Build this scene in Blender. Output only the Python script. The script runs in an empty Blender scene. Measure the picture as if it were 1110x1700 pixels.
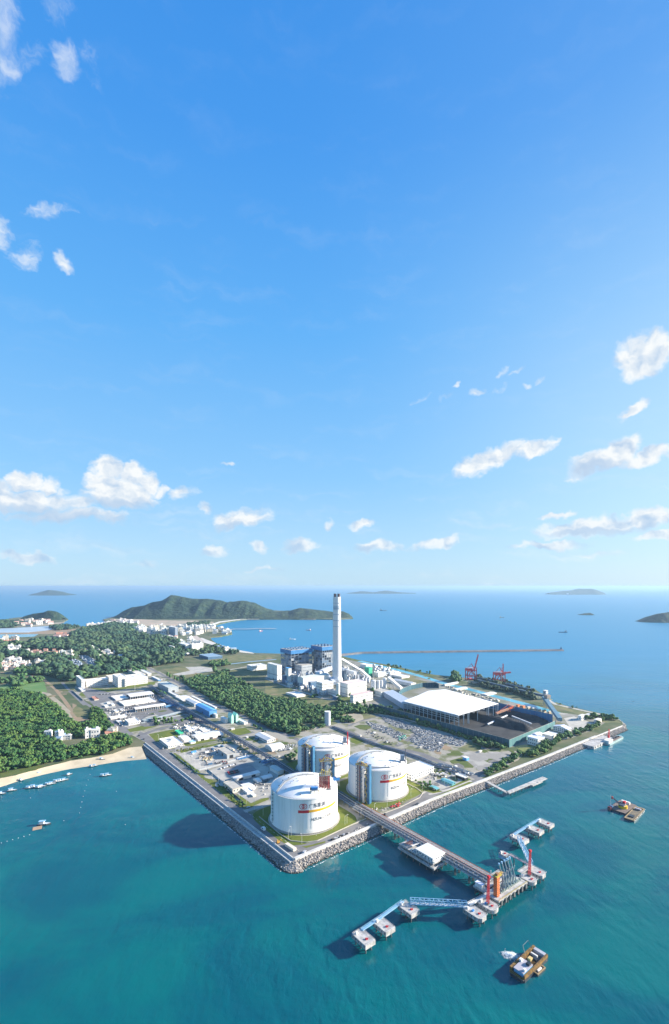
import bpy, math, random
import numpy as np
from mathutils import Vector, noise
random.seed(7)
RNG = np.random.default_rng(7)
S = bpy.context.scene
COL = S.collection
R = math.radians

# ------------------------------------------------------------------ camera, sky, sun, exposure
EYE = 306.0          # camera height above the sea
FOC, CX, HY = 800.0, 555.0, 973.0    # focal length, centre column and horizon row of the survey (photo pixels)
cam = bpy.data.cameras.new('camera')
cam.sensor_fit = 'VERTICAL'; cam.sensor_height = 36.0; cam.lens = FOC / 1700 * 36
cam.shift_y = (HY - 850) / 1700
cam.clip_start = 1; cam.clip_end = 400000
camo = bpy.data.objects.new('camera', cam); COL.objects.link(camo)
camo.location = (0, 0, EYE); camo.rotation_euler = (R(90), 0, 0)
S.camera = camo

SUN_AZ, SUN_EL = R(81), R(20.5)
W = bpy.data.worlds.new('World'); S.world = W; W.use_nodes = True
sun = bpy.data.lights.new('sun', 'SUN'); sun.energy = 4.8; sun.angle = R(0.9); sun.color = (1, .91, .79)
suno = bpy.data.objects.new('sun', sun); COL.objects.link(suno)
_sd = Vector((math.sin(SUN_AZ)*math.cos(SUN_EL), math.cos(SUN_AZ)*math.cos(SUN_EL), math.sin(SUN_EL)))
suno.rotation_euler = (-_sd).to_track_quat('-Z', 'Y').to_euler()
S.view_settings.view_transform = 'Standard'
try: S.view_settings.look = 'None'
except Exception: pass
S.view_settings.exposure = 1.5
S.view_settings.gamma = 1.0
S.cycles.max_bounces = 6; S.cycles.volume_bounces = 0; S.cycles.transparent_max_bounces = 6
S.cycles.use_adaptive_sampling = True

# ---- node shorthand
class NT:
    def __init__(s, tree): s.t = tree; s.n = tree.nodes; s.l = tree.links
    def new(s, typ, **kw):
        n = s.n.new(typ)
        for k, v in kw.items(): setattr(n, k, v)
        return n
    def put(s, sock, v):
        if isinstance(v, bpy.types.NodeSocket): s.l.new(v, sock)
        else:
            if isinstance(v, (tuple, list)) and len(v) == 3 and sock.type == 'RGBA': v = (*v, 1)
            sock.default_value = v
    def math(s, op, a, b=0.0, c=None, clamp=False):
        n = s.new('ShaderNodeMath', operation=op, use_clamp=clamp)
        s.put(n.inputs[0], a); s.put(n.inputs[1], b)
        if c is not None: s.put(n.inputs[2], c)
        return n.outputs[0]
    def vmath(s, op, a, b=(0, 0, 0), out=0):
        n = s.new('ShaderNodeVectorMath', operation=op)
        s.put(n.inputs[0], a); s.put(n.inputs[1], b)
        return n.outputs[out]
    def mix(s, f, a, b, mode='MIX'):
        n = s.new('ShaderNodeMix', data_type='RGBA', blend_type=mode)
        s.put(n.inputs[0], f); s.put(n.inputs[6], a); s.put(n.inputs[7], b)
        return n.outputs[2]
    def noise(s, vec, scale, detail=3, rough=.5, out=0, dist=0.0):
        n = s.new('ShaderNodeTexNoise'); s.put(n.inputs['Vector'], vec)
        n.inputs['Scale'].default_value = scale; n.inputs['Detail'].default_value = detail
        n.inputs['Roughness'].default_value = rough; n.inputs['Distortion'].default_value = dist
        return n.outputs[out]
    def ramp(s, v, lo, hi, a=0.0, b=1.0, smooth=True):
        n = s.new('ShaderNodeMapRange', interpolation_type='SMOOTHSTEP' if smooth else 'LINEAR')
        s.put(n.inputs[0], v); s.put(n.inputs[1], lo); s.put(n.inputs[2], hi); s.put(n.inputs[3], a); s.put(n.inputs[4], b)
        return n.outputs[0]
    def comb(s, x, y, z=0.0):
        n = s.new('ShaderNodeCombineXYZ'); s.put(n.inputs[0], x); s.put(n.inputs[1], y); s.put(n.inputs[2], z)
        return n.outputs[0]
# ------------------------------------------------------------------ sky (Nishita) with clouds high above the haze
SKY_STRENGTH = 0.12
def build_sky():
    t = NT(W.node_tree); t.n.clear()
    out = t.new('ShaderNodeOutputWorld'); bg = t.new('ShaderNodeBackground')
    t.l.new(bg.outputs[0], out.inputs[0])
    sky = t.new('ShaderNodeTexSky', sky_type='NISHITA'); sky.sun_disc = False
    sky.sun_elevation = SUN_EL; sky.sun_rotation = SUN_AZ
    sky.altitude = 0; sky.air_density = 1.0; sky.dust_density = 0.6; sky.ozone_density = 1.0
    tc = t.new('ShaderNodeTexCoord')
    sep = t.new('ShaderNodeSeparateXYZ'); t.l.new(tc.outputs['Generated'], sep.inputs[0])
    x, y, z = sep.outputs
    el = t.math('ARCTAN2', z, t.math('SQRT', t.math('ADD', t.math('MULTIPLY', x, x), t.math('MULTIPLY', y, y))))
    az = t.math('ARCTAN2', x, y)
    # a very clear, strongly blue day: the model sky blended with the clear-air colours, paler to the horizon and round the sun
    cr = t.new('ShaderNodeValToRGB'); e = cr.color_ramp.elements
    stops = [(0.0, (.47, .72, .93)), (.06, (.40, .68, .95)), (.18, (.25, .58, .97)), (.40, (.115, .45, .95)), (.62, (.055, .33, .88)), (.85, (.028, .26, .80)), (1.0, (.015, .16, .60))]
    while len(e) < len(stops): e.new(.5)
    for k, (p, c) in zip(e, stops): k.position = p; k.color = (*c, 1)
    t.put(cr.inputs[0], t.math('MULTIPLY', t.math('MAXIMUM', el, 0.0), 1/1.2))
    sd = t.new('ShaderNodeVectorMath', operation='DOT_PRODUCT'); t.l.new(tc.outputs['Generated'], sd.inputs[0]); sd.inputs[1].default_value = tuple(_sd)
    near = t.math('MULTIPLY', t.ramp(sd.outputs['Value'], .25, 1.0), t.ramp(el, .15, .8, .9, .12))
    clear = t.mix(near, cr.outputs[0], (.60, .83, .99, 1))
    sc_ = t.vmath('SCALE', clear, (0, 0, 0)); t.n[-1].inputs['Scale'].default_value = 1/(SKY_STRENGTH*2**S.view_settings.exposure)
    for n_ in t.n:
        if n_.type == 'VECT_MATH' and n_.operation == 'SCALE': n_.name = 'skyscale'; n_.inputs['Scale'].default_value = 1/(SKY_STRENGTH*2**S.view_settings.exposure)
    skyc = t.mix(.92, sky.outputs[0], sc_)
    # clouds: where the photograph has them (azimuth, elevation, half sizes in radians, strength)
    P = t.comb(t.math('MULTIPLY', az, 1.0), t.math('MULTIPLY', el, 1.0))
    warp = t.noise(P, 14.0, 4, .6, out=1)
    Pw = t.vmath('ADD', P, t.vmath('SCALE', t.vmath('SUBTRACT', warp, (.5, .5, .5)), (0, 0, 0)))
    sc = t.n[-1]
    for n in t.n:
        if n.type == 'VECT_MATH' and n.operation == 'SCALE' and n.name != 'skyscale': n.inputs['Scale'].default_value = 0.065
    sw = t.new('ShaderNodeSeparateXYZ'); t.l.new(Pw, sw.inputs[0])
    def direction(px, py):
        X, Z = (px - CX) / FOC, (HY - py) / FOC
        return math.atan2(X, 1), math.atan2(Z, math.hypot(X, 1))
    total = None
    for (px, py, rx, ry, st, tilt) in CLOUDS:
        a0, e0 = direction(px, py)
        k = math.cos(a0)                       # angular size of a pixel shrinks off axis
        rx_, ry_ = rx / FOC * k * k, ry / FOC * k
        dx = t.math('SUBTRACT', sw.outputs[0], a0); dy = t.math('SUBTRACT', sw.outputs[1], e0)
        c, s_ = math.cos(tilt), math.sin(tilt)
        u = t.math('DIVIDE', t.math('ADD', t.math('MULTIPLY', dx, c), t.math('MULTIPLY', dy, s_)), rx_)
        v = t.math('DIVIDE', t.math('SUBTRACT', t.math('MULTIPLY', dy, c), t.math('MULTIPLY', dx, s_)), ry_)
        d = t.math('ADD', t.math('MULTIPLY', u, u), t.math('MULTIPLY', v, v))
        m = t.math('MULTIPLY', t.math('SUBTRACT', 1.0, d), st)
        total = m if total is None else t.math('MAXIMUM', total, m)
    total = t.math('MAXIMUM', total, -1.5)
    def dens(vec):
        Q = t.vmath('MULTIPLY', vec, (1, 1.9, 1))
        n1 = t.noise(Q, 20.0, 8, .62)
        return n1
    n1 = dens(Pw)
    s1 = t.noise(t.vmath('MULTIPLY', Pw, (1, 1.5, 1)), 24.0, 3, .5)
    s2 = t.noise(t.vmath('MULTIPLY', t.vmath('ADD', Pw, (.012, .010, 0)), (1, 1.5, 1)), 24.0, 3, .5)   # a step towards the sun
    base = t.math('ADD', t.math('MULTIPLY', t.math('SUBTRACT', total, .12), .62), t.math('MULTIPLY', t.math('SUBTRACT', n1, .5), 1.55))
    alpha = t.ramp(base, -.10, 0.66)
    shade = t.math('ADD', t.math('MULTIPLY', t.math('SUBTRACT', s1, s2), 2.6), .74, clamp=True)
    thick = t.ramp(base, .10, .50)
    under = None                                          # flat grey undersides of the larger clouds
    for (px, py, rx, ry) in [(120, 868, 105, 15), (195, 838, 55, 9), (60, 850, 60, 11), (378, 874, 34, 7), (342, 916, 18, 7), (485, 914, 18, 6), (990, 778, 40, 9), (600, 914, 22, 6), (1000, 880, 80, 6)]:
        a0, e0 = direction(px, py)
        u = t.math('DIVIDE', t.math('SUBTRACT', sw.outputs[0], a0), rx/FOC); v = t.math('DIVIDE', t.math('SUBTRACT', sw.outputs[1], e0), ry/FOC)
        d = t.math('SUBTRACT', 1.0, t.math('ADD', t.math('MULTIPLY', u, u), t.math('MULTIPLY', v, v)))
        under = d if under is None else t.math('MAXIMUM', under, d)
    shade = t.math('MULTIPLY', shade, t.ramp(under, -.6, .9, 1.0, .25))
    cloud = t.mix(shade, (1.35, 1.85, 2.5, 1), (2.8, 2.9, 2.95, 1))
    cloud = t.mix(t.ramp(el, 0.0, .16), t.mix(.35, cloud, skyc), cloud)
    veil = t.math('MULTIPLY', t.ramp(t.noise(t.vmath('MULTIPLY', Pw, (1, 5, 1)), 5.0, 6, .6), .48, .78), t.ramp(el, .01, .30, .42, .08)); alpha = t.math('MAXIMUM', alpha, veil)
    thin = t.ramp(el, .45, .85, 1.0, .45)
    col = t.mix(t.math('MULTIPLY', alpha, thin), skyc, cloud)
    # nothing but clear sky behind and above the part the photograph shows
    t.l.new(col, bg.inputs['Color'])
    bg.inputs['Strength'].default_value = SKY_STRENGTH
CLOUDS = [(8, 60, 40, 55, .8, 0), (108, 103, 32, 24, .8, -.8), (60, 105, 30, 20, .35, 0), (150, 115, 22, 16, .3, -.6), (105, 8, 30, 14, .35, 0),
 (6, 385, 28, 24, .7, 0), (38, 425, 32, 22, .75, .4), (75, 358, 44, 14, .45, .3), (110, 442, 18, 16, .8, -.8),
 (28, 798, 24, 20, 1.5, 0), (53, 799, 24, 20, 1.5, 0), (80, 808, 24, 18, 1.4, 0), (8, 826, 40, 32, 1.5, 0), (48, 832, 60, 26, 1.4, 0), (100, 818, 20, 8, .9, .5), (178, 778, 30, 26, 1.7, 0), (218, 783, 28, 24, 1.7, 0), (242, 798, 26, 26, 1.5, 0), (172, 806, 40, 28, 1.5, 0), (212, 815, 52, 28, 1.6, 0), (262, 812, 24, 8, 1.0, .3), (132, 838, 50, 16, 1.0, .2), (190, 828, 70, 18, 1.4, 0), (120, 860, 110, 16, 1.3, .08), (95, 835, 60, 22, .9, 0),
 (305, 815, 30, 14, .8, .2), (340, 842, 12, 12, .7, 0), (400, 860, 56, 23, 1.4, .1), (376, 772, 10, 5, .8, 0),
 (355, 912, 28, 13, 1.2, 0), (427, 911, 20, 11, 1.3, 0), (500, 909, 38, 14, 1.2, .1), (546, 870, 12, 9, .8, .4), (597, 869, 26, 9, 1.2, .2), (630, 908, 48, 13, 1.3, .1), (730, 905, 46, 13, 1.3, .15), (690, 910, 20, 8, .7, 0),
 (45, 924, 52, 11, 1.3, 0), (240, 934, 26, 8, .6, 0), (440, 944, 40, 4, .6, 0),
 (812, 764, 66, 20, 1.5, .32), (885, 748, 44, 13, 1.3, .35), (915, 735, 16, 5, .9, .2),
 (1000, 762, 72, 22, 1.6, .3), (1025, 750, 50, 24, 1.5, .3), (1085, 757, 70, 15, 1.4, .1), (1058, 590, 60, 30, 1.6, .15), (1100, 580, 30, 22, 1.3, .1), (1055, 672, 38, 11, 1.3, .6),
 (697, 662, 16, 6, .55, .2), (738, 662, 14, 6, .4, .4), (795, 650, 16, 6, .5, .3), (832, 647, 22, 6, .45, .3), (840, 616, 15, 6, .45, .3), (866, 614, 20, 5, .6, .4), (882, 637, 10, 6, .5, 0), (903, 626, 11, 5, .5, .4), (755, 637, 10, 4, .4, .5),
 (925, 853, 34, 7, 1.1, .2), (985, 872, 120, 17, 1.5, .06), (1080, 860, 66, 20, 1.5, .1), (910, 903, 78, 8, 1.2, .03), (1000, 915, 60, 8, .8, 0), (1090, 888, 60, 10, 1.1, 0)]
build_sky()
# ------------------------------------------------------------------ survey helpers, materials, mesh builder
def P(px, py, z=6.0):
    """the place in the world, at height z, that the survey of the photograph gives for a photo pixel"""
    Y = FOC * (EYE - z) / (py - HY)
    return ((px - CX) / FOC * Y, Y)
CROPS = dict(c1=(0, 960, 2.921), c2=(360, 960, 2.921), c3=(730, 960, 2.921), c4=(0, 1090, 3.964), c5=(220, 1100, 4.269), c6=(430, 1160, 3.828),
 c7=(620, 1080, 3.70), c8=(820, 1100, 3.828), j1=(560, 1330, 3.083), j2=(760, 1360, 6.9375), j3=(560, 1330, 5.55), b1=(780, 1540, 6.167), b2=(980, 1290, 8.538),
 p5=(440, 1050, 5.55), h8=(750, 1070, 9.25), t1=(440, 1260, 7.93), t2=(570, 1230, 9.25), t3=(480, 1170, 9.25), w8=(0, 1220, 4.625),
 q1=(120, 1100, 7.929), q2=(240, 1110, 7.929), q3=(250, 1190, 7.4), q4=(290, 1220, 6.167), q5=(380, 1180, 8.538), q6=(560, 1170, 6.9375), q7=(670, 1190, 5.55), q8=(560, 1090, 6.9375),
 r1=(0, 1040, 6.9375), r2=(160, 1000, 4.625), r3=(250, 1050, 5.045), r4=(0, 970, 4.625), r5=(640, 1120, 5.045), r6=(820, 1120, 4.826), r7=(560, 1160, 7.929), r8=(430, 1360, 6.529), px=(0, 0, 1))
def Q(c, x, y, z=6.0):
    a, b, s = CROPS[c]; return P(a + x / s, b + y / s, z)
def QL(c, pts, z=6.0): return [Q(c, x, y, z) for x, y in pts]
GA = R(37.6)                          # the works is laid out square to the quay
UX, UY = math.cos(GA), math.sin(GA)   # along the right quay;  (-UY, UX) along the left quay
G0 = 6.0                              # level of the reclaimed ground

MATS = {}
def mat(name, c, rough=.7, c2=None, scale=.05, detail=3, metal=0.0, island=0.0, obj=0.0, bump=0.0, bscale=1.0, lo=.35, hi=.65, streak=False, spec=.4):
    if name in MATS: return MATS[name]
    m = bpy.data.materials.new(name); m.use_nodes = True; MATS[name] = m
    t = NT(m.node_tree); t.n.clear()
    o = t.new('ShaderNodeOutputMaterial'); b = t.new('ShaderNodeBsdfPrincipled'); t.l.new(b.outputs[0], o.inputs[0])
    g = t.new('ShaderNodeNewGeometry')
    pos = g.outputs['Position']
    if streak: pos = t.vmath('MULTIPLY', pos, (1, 1, .12))
    col = (*c, 1)
    if c2 is not None:
        col = t.mix(t.ramp(t.noise(pos, scale, detail, .6), lo, hi), (*c, 1), (*c2, 1))
    else:
        col = t.mix(t.ramp(t.noise(pos, scale, detail, .6), .3, .75), (*c, 1), (c[0]*.82, c[1]*.82, c[2]*.8, 1))
    if island:
        h = t.new('ShaderNodeHueSaturation'); t.put(h.inputs['Color'], col)
        t.put(h.inputs['Value'], t.ramp(g.outputs['Random Per Island'], 0, 1, 1-island, 1+island, False))
        t.put(h.inputs['Hue'], t.ramp(t.math('FRACT', t.math('MULTIPLY', g.outputs['Random Per Island'], 7.3)), 0, 1, .5-island*.05, .5+island*.05, False))
        col = h.outputs[0]
    if obj:
        oi = t.new('ShaderNodeObjectInfo'); h = t.new('ShaderNodeHueSaturation'); t.put(h.inputs['Color'], col)
        t.put(h.inputs['Value'], t.ramp(oi.outputs['Random'], 0, 1, 1-obj, 1+obj, False)); col = h.outputs[0]
    t.put(b.inputs['Base Color'], col)
    b.inputs['Roughness'].default_value = rough; b.inputs['Metallic'].default_value = metal
    b.inputs['Specular IOR Level'].default_value = spec
    if bump:
        bn = t.new('ShaderNodeBump'); bn.inputs['Strength'].default_value = 1; bn.inputs['Distance'].default_value = bump
        t.put(bn.inputs['Height'], t.noise(g.outputs['Position'], bscale, 4, .6)); t.l.new(bn.outputs[0], b.inputs['Normal'])
    return m

def props(o, label=None, cat=None, group=None, kind=None):
    if label: o['label'] = label
    if cat: o['category'] = cat
    if group: o['group'] = group
    if kind: o['kind'] = kind
    return o
def thing(name, label, cat, loc=(0, 0, 0), rot=0.0, group=None):
    o = bpy.data.objects.new(name, None); COL.objects.link(o)
    o.location = (*loc, G0) if len(loc) == 2 else loc; o.rotation_euler = (0, 0, rot); o.empty_display_size = 2
    return props(o, label, cat, group)

class MB:
    """collects simple solids into one mesh"""
    def __init__(s): s.v = []; s.f = []
    def add(s, v, f):
        k = len(s.v); s.v += [tuple(p) for p in v]; s.f += [tuple(i + k for i in q) for q in f]; return s
    def box(s, x0, x1, y0, y1, z0, z1, rot=0.0, o=(0, 0)):
        c, n = math.cos(rot), math.sin(rot)
        pts = [(x0, y0), (x1, y0), (x1, y1), (x0, y1)]
        pts = [(o[0] + x*c - y*n, o[1] + x*n + y*c) for x, y in pts]
        return s.prism(pts, z0, z1)
    def cbox(s, x, y, z0, sx, sy, sz, rot=0.0):
        return s.box(-sx/2, sx/2, -sy/2, sy/2, z0, z0+sz, rot, (x, y))
    def prism(s, pts, z0, z1, z1b=None):
        n = len(pts)
        if area(pts) < 0: pts = pts[::-1]
        v = [(p[0], p[1], z0) for p in pts] + [(p[0], p[1], z1) for p in pts]
        f = [tuple(range(n-1, -1, -1)), tuple(range(n, 2*n))] + [(i, (i+1) % n, n+(i+1) % n, n+i) for i in range(n)]
        return s.add(v, f)
    def gable(s, x0, x1, y0, y1, z, h, ov=.6, th=.35, axis='x'):
        """pitched roof shell, ridge along the axis"""
        x0 -= ov; x1 += ov; y0 -= ov; y1 += ov
        if axis == 'x':
            ym = (y0+y1)/2; v = []
            for x in (x0, x1): v += [(x, y0, z), (x, ym, z+h), (x, y1, z), (x, y1, z-th), (x, ym, z+h-th*1.3), (x, y0, z-th)]
        else:
            xm = (x0+x1)/2; v = []
            for y in (y1, y0): v += [(x0, y, z), (xm, y, z+h), (x1, y, z), (x1, y, z-th), (xm, y, z+h-th*1.3), (x0, y, z-th)]
        f = [(0, 1, 7, 6), (1, 2, 8, 7), (2, 3, 9, 8), (3, 4, 10, 9), (4, 5, 11, 10), (5, 0, 6, 11), (5, 4, 1, 0), (4, 3, 2, 1), (6, 7, 10, 11), (7, 8, 9, 10)]
        return s.add(v, f)
    def gends(s, x0, x1, y0, y1, z, h, axis='x'):
        """the triangular wall under a pitched roof, as a solid"""
        if axis == 'x':
            ym = (y0+y1)/2; v = [(x0, y0, z), (x0, y1, z), (x0, ym, z+h), (x1, y0, z), (x1, y1, z), (x1, ym, z+h)]
        else:
            xm = (x0+x1)/2; v = [(x1, y0, z), (x0, y0, z), (xm, y0, z+h), (x1, y1, z), (x0, y1, z), (xm, y1, z+h)]
        return s.add(v, [(0, 2, 1), (3, 4, 5), (0, 1, 4, 3), (1, 2, 5, 4), (2, 0, 3, 5)])
    def tube(s, pts, r, n=6, cap=True, r2=None):
        pts = [Vector(p) for p in pts]; m = len(pts); k = len(s.v); v = []
        for i, p in enumerate(pts):
            d = (pts[min(i+1, m-1)] - pts[max(i-1, 0)]).normalized()
            a = Vector((0, 0, 1)) if abs(d.z) < .9 else Vector((1, 0, 0))
            e = d.cross(a).normalized(); g = e.cross(d).normalized()
            rr = r if r2 is None else r + (r2-r)*i/(m-1)
            for j in range(n):
                w = 2*math.pi*(j+.5)/n; v.append(p + e*(math.cos(w)*rr) + g*(math.sin(w)*rr))
        f = [(i*n+j, i*n+(j+1) % n, (i+1)*n+(j+1) % n, (i+1)*n+j) for i in range(m-1) for j in range(n)]
        if cap: f += [tuple(range(n-1, -1, -1)), tuple(range((m-1)*n, m*n))]
        return s.add(v, f)
    def bar(s, a, b, w=.5): return s.tube([a, b], w*.7071, 4)
    def cyl(s, x, y, z0, z1, r, n=20, r2=None):
        r2 = r if r2 is None else r2
        v = [(x+math.cos(2*math.pi*i/n)*r, y+math.sin(2*math.pi*i/n)*r, z0) for i in range(n)] + [(x+math.cos(2*math.pi*i/n)*r2, y+math.sin(2*math.pi*i/n)*r2, z1) for i in range(n)]
        return s.add(v, [(i, (i+1) % n, n+(i+1) % n, n+i) for i in range(n)] + [tuple(range(n-1, -1, -1)), tuple(range(n, 2*n))])
    def lathe(s, prof, x=0, y=0, n=48, cap=True):
        v = [(x+math.cos(2*math.pi*i/n)*r, y+math.sin(2*math.pi*i/n)*r, z) for r, z in prof for i in range(n)]
        f = [(a*n+i, a*n+(i+1) % n, (a+1)*n+(i+1) % n, (a+1)*n+i) for a in range(len(prof)-1) for i in range(n)]
        if cap: f.append(tuple(range((len(prof)-1)*n, len(prof)*n)))
        return s.add(v, f)
    def truss(s, a, b, w, h, n, r=.18, flat=False):
        """box truss from a to b (points on its floor's centre line)"""
        a, b = Vector(a), Vector(b); d = b-a; e = Vector((-d.y, d.x, 0)).normalized()*w/2; up = Vector((0, 0, h))
        for sgn in (-1, 1):
            s.bar(a+e*sgn, b+e*sgn, r*2); s.bar(a+e*sgn+up, b+e*sgn+up, r*2)
            for i in range(n+1):
                p = a+d*(i/n)+e*sgn; s.bar(p, p+up, r*1.4)
                if i < n:
                    q = a+d*((i+1)/n)+e*sgn
                    if i % 2: s.bar(p, q+up, r*1.4)
                    else: s.bar(p+up, q, r*1.4)
        for i in range(n+1):
            p = a+d*(i/n)+up; s.bar(p-e, p+e, r*1.4)
        return s
    def build(s, name, m, parent=None, smooth=False, label=None, cat=None, group=None, kind=None):
        me = bpy.data.meshes.new(name); me.from_pydata(s.v, [], s.f); me.materials.append(m)
        if smooth: me.shade_smooth()
        o = bpy.data.objects.new(name, me); COL.objects.link(o)
        if parent is not None: o.parent = parent
        return props(o, label, cat, group, kind)
def area(p): return sum(p[i][0]*p[(i+1) % len(p)][1] - p[(i+1) % len(p)][0]*p[i][1] for i in range(len(p)))/2
def np_mesh(name, V, F, m, parent=None, smooth=False):
    """triangle mesh from numpy arrays"""
    me = bpy.data.meshes.new(name); me.vertices.add(len(V)); me.vertices.foreach_set('co', np.ascontiguousarray(V, dtype=np.float32).ravel())
    k = F.shape[1]; me.loops.add(F.size); me.loops.foreach_set('vertex_index', np.ascontiguousarray(F, dtype=np.int32).ravel())
    me.polygons.add(len(F)); me.polygons.foreach_set('loop_start', np.arange(0, F.size, k, dtype=np.int32))
    me.update(calc_edges=True); me.materials.append(m)
    if smooth: me.shade_smooth()
    o = bpy.data.objects.new(name, me); COL.objects.link(o)
    if parent is not None: o.parent = parent
    return o
def clone(t, loc, rot=None, label=None, group=None, scale=None):
    """copy of a thing with copies of its parts and sub-parts"""
    c = t.copy(); COL.objects.link(c); c.location = (*loc, G0) if len(loc) == 2 else loc
    if rot is not None: c.rotation_euler = (0, 0, rot)
    if label: c['label'] = label
    if group: c['group'] = group
    if scale: c.scale = (scale,)*3
    for ch in t.children:
        d = ch.copy(); COL.objects.link(d); d.parent = c
        for g in ch.children:
            e = g.copy(); COL.objects.link(e); e.parent = d
    return c
def inside(poly, x, y):
    """numpy point in polygon"""
    x = np.asarray(x); y = np.asarray(y); r = np.zeros(x.shape, bool); n = len(poly)
    for i in range(n):
        (x0, y0), (x1, y1) = poly[i], poly[(i+1) % n]
        if y0 == y1: continue
        c = ((y0 > y) != (y1 > y)) & (x < (x1-x0)*(y-y0)/(y1-y0)+x0); r ^= c
    return r
_lev = [0]
def sheet(name, pts, m, kind='structure', z=None, **kw):
    """flush ground sheet; each one a few centimetres above the last"""
    _lev[0] += 1
    zz = G0 + .02 + _lev[0]*.001 if z is None else z
    if area(pts) < 0: pts = pts[::-1]
    from mathutils.geometry import tessellate_polygon
    v = [(p[0], p[1], zz) for p in pts]
    tr = tessellate_polygon([[Vector(p) for p in v]])
    mb = MB(); mb.v = v
    for a, b, c in tr:
        n = (Vector(v[b])-Vector(v[a])).cross(Vector(v[c])-Vector(v[a]))
        mb.f.append((a, b, c) if n.z > 0 else (a, c, b))
    return mb.build(name, m, kind=kind, **kw)
def strip(pts, w):
    """outline of a road of width w along a centre line"""
    L, Rr = [], []
    for i, p in enumerate(pts):
        a, b = pts[max(i-1, 0)], pts[min(i+1, len(pts)-1)]
        d = Vector((b[0]-a[0], b[1]-a[1])).normalized()*w/2
        L.append((p[0]-d.y, p[1]+d.x)); Rr.append((p[0]+d.y, p[1]-d.x))
    return L + Rr[::-1]
# ------------------------------------------------------------------ sea
def water_mat(name, deep, shallow, far):
    m = bpy.data.materials.new(name); m.use_nodes = True; t = NT(m.node_tree); t.n.clear()
    o = t.new('ShaderNodeOutputMaterial'); b = t.new('ShaderNodeBsdfPrincipled'); t.l.new(b.outputs[0], o.inputs[0])
    pos = t.new('ShaderNodeNewGeometry').outputs['Position']
    sp = t.new('ShaderNodeSeparateXYZ'); t.l.new(pos, sp.inputs[0])
    # turbid green water near the works, clear deep blue offshore
    n = t.noise(pos, .0035, 3, .55)
    d = t.math('ADD', sp.outputs[1], t.math('MULTIPLY', t.math('SUBTRACT', n, .5), 900))
    offshore = t.ramp(d, 500, 2200)
    patch = t.ramp(t.noise(t.vmath('MULTIPLY', pos, (1, 1.6, 1)), .005, 5, .62, dist=.8), .36, .66)
    c = t.mix(patch, (*deep, 1), (*shallow, 1))
    c = t.mix(offshore, c, (*far, 1))
    t.put(b.inputs['Base Color'], c)
    b.inputs['IOR'].default_value = 1.33; b.inputs['Roughness'].default_value = .2
    t.put(b.inputs['Roughness'], t.ramp(sp.outputs[1], 300, 2500, .16, .36))
    w1 = t.noise(t.vmath('MULTIPLY', pos, (1, .55, 1)), .16, 4, .62, dist=.4)
    w2 = t.noise(t.vmath('MULTIPLY', pos, (.7, 1, 1)), .035, 3, .6)
    w3 = t.new('ShaderNodeTexWave', wave_type='BANDS', bands_direction='DIAGONAL'); t.put(w3.inputs['Vector'], t.vmath('MULTIPLY', pos, (1.0, .45, 0))); w3.inputs['Scale'].default_value = .022; w3.inputs['Distortion'].default_value = 9; w3.inputs['Detail'].default_value = 4; w3.inputs['Detail Scale'].default_value = 1.6
    gust = t.ramp(t.noise(t.vmath('MULTIPLY', pos, (.5, 1, 1)), .0045, 4, .6), .38, .66, .35, 1.25)
    h = t.math('MULTIPLY', gust, t.math('ADD', t.math('ADD', t.math('MULTIPLY', w1, 1.0), t.math('MULTIPLY', w2, 1.5)), t.math('MULTIPLY', w3.outputs['Fac'], .35)))
    bn = t.new('ShaderNodeBump'); bn.inputs['Distance'].default_value = 1.0
    t.put(bn.inputs['Strength'], t.ramp(sp.outputs[1], 400, 5000, .62, .25)); t.put(bn.inputs['Height'], h)
    t.l.new(bn.outputs[0], b.inputs['Normal'])
    return m
SEA = water_mat('sea water', (.0, .078, .108), (.0, .116, .120), (.008, .180, .33))
mb = MB()
xs = [-120000, -30000, -8000, -2500, -800, 0, 800, 2500, 8000, 30000, 120000]
ys = [-1500, 0, 400, 900, 2000, 6000, 20000, 60000, 120000]
mb.v = [(x, y, 0) for y in ys for x in xs]
n = len(xs); mb.f = [(j*n+i, j*n+i+1, (j+1)*n+i+1, (j+1)*n+i) for j in range(len(ys)-1) for i in range(n-1)]
mb.build('sea', SEA, kind='structure')
# haze: one even volume round the camera and everything that stands
hz = bpy.data.materials.new('haze air'); hz.use_nodes = True; t = NT(hz.node_tree); t.n.clear()
o = t.new('ShaderNodeOutputMaterial'); v = t.new('ShaderNodeVolumePrincipled'); t.l.new(v.outputs[0], o.inputs['Volume'])
v.inputs['Color'].default_value = (.42, .62, .84, 1); v.inputs['Density'].default_value = HAZE = 3.9e-5; v.inputs['Anisotropy'].default_value = 0.2
mb = MB(); mb.box(-121000, 121000, -1600, 121000, -4, 322)
mb.build('haze', hz, kind='stuff')

# ------------------------------------------------------------------ land
def land(name, pts, m, z0=-3.0, z1=G0):
    from mathutils.geometry import tessellate_polygon
    if area(pts) < 0: pts = pts[::-1]
    k = len(pts); v = [(p[0], p[1], z1) for p in pts] + [(p[0], p[1], z0) for p in pts]
    tr = tessellate_polygon([[Vector(p) for p in v[:k]]])
    mb = MB(); mb.v = v
    for a, b, c in tr:
        nn = (Vector(v[b])-Vector(v[a])).cross(Vector(v[c])-Vector(v[a])); mb.f.append((a, b, c) if nn.z > 0 else (a, c, b))
    mb.f += [(i, k+i, k+(i+1) % k, (i+1) % k) for i in range(k)]
    return mb.build(name, m, kind='structure')
GRND = mat('open ground', (.13, .13, .07), .95, (.055, .085, .028), .012, 5, lo=.42, hi=.6)
GRASS = mat('grass', (.065, .10, .017), .95, (.10, .12, .026), .06, 4)
LAWN = mat('lawn', (.085, .12, .012), .95, (.13, .15, .018), .05, 5)
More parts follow.
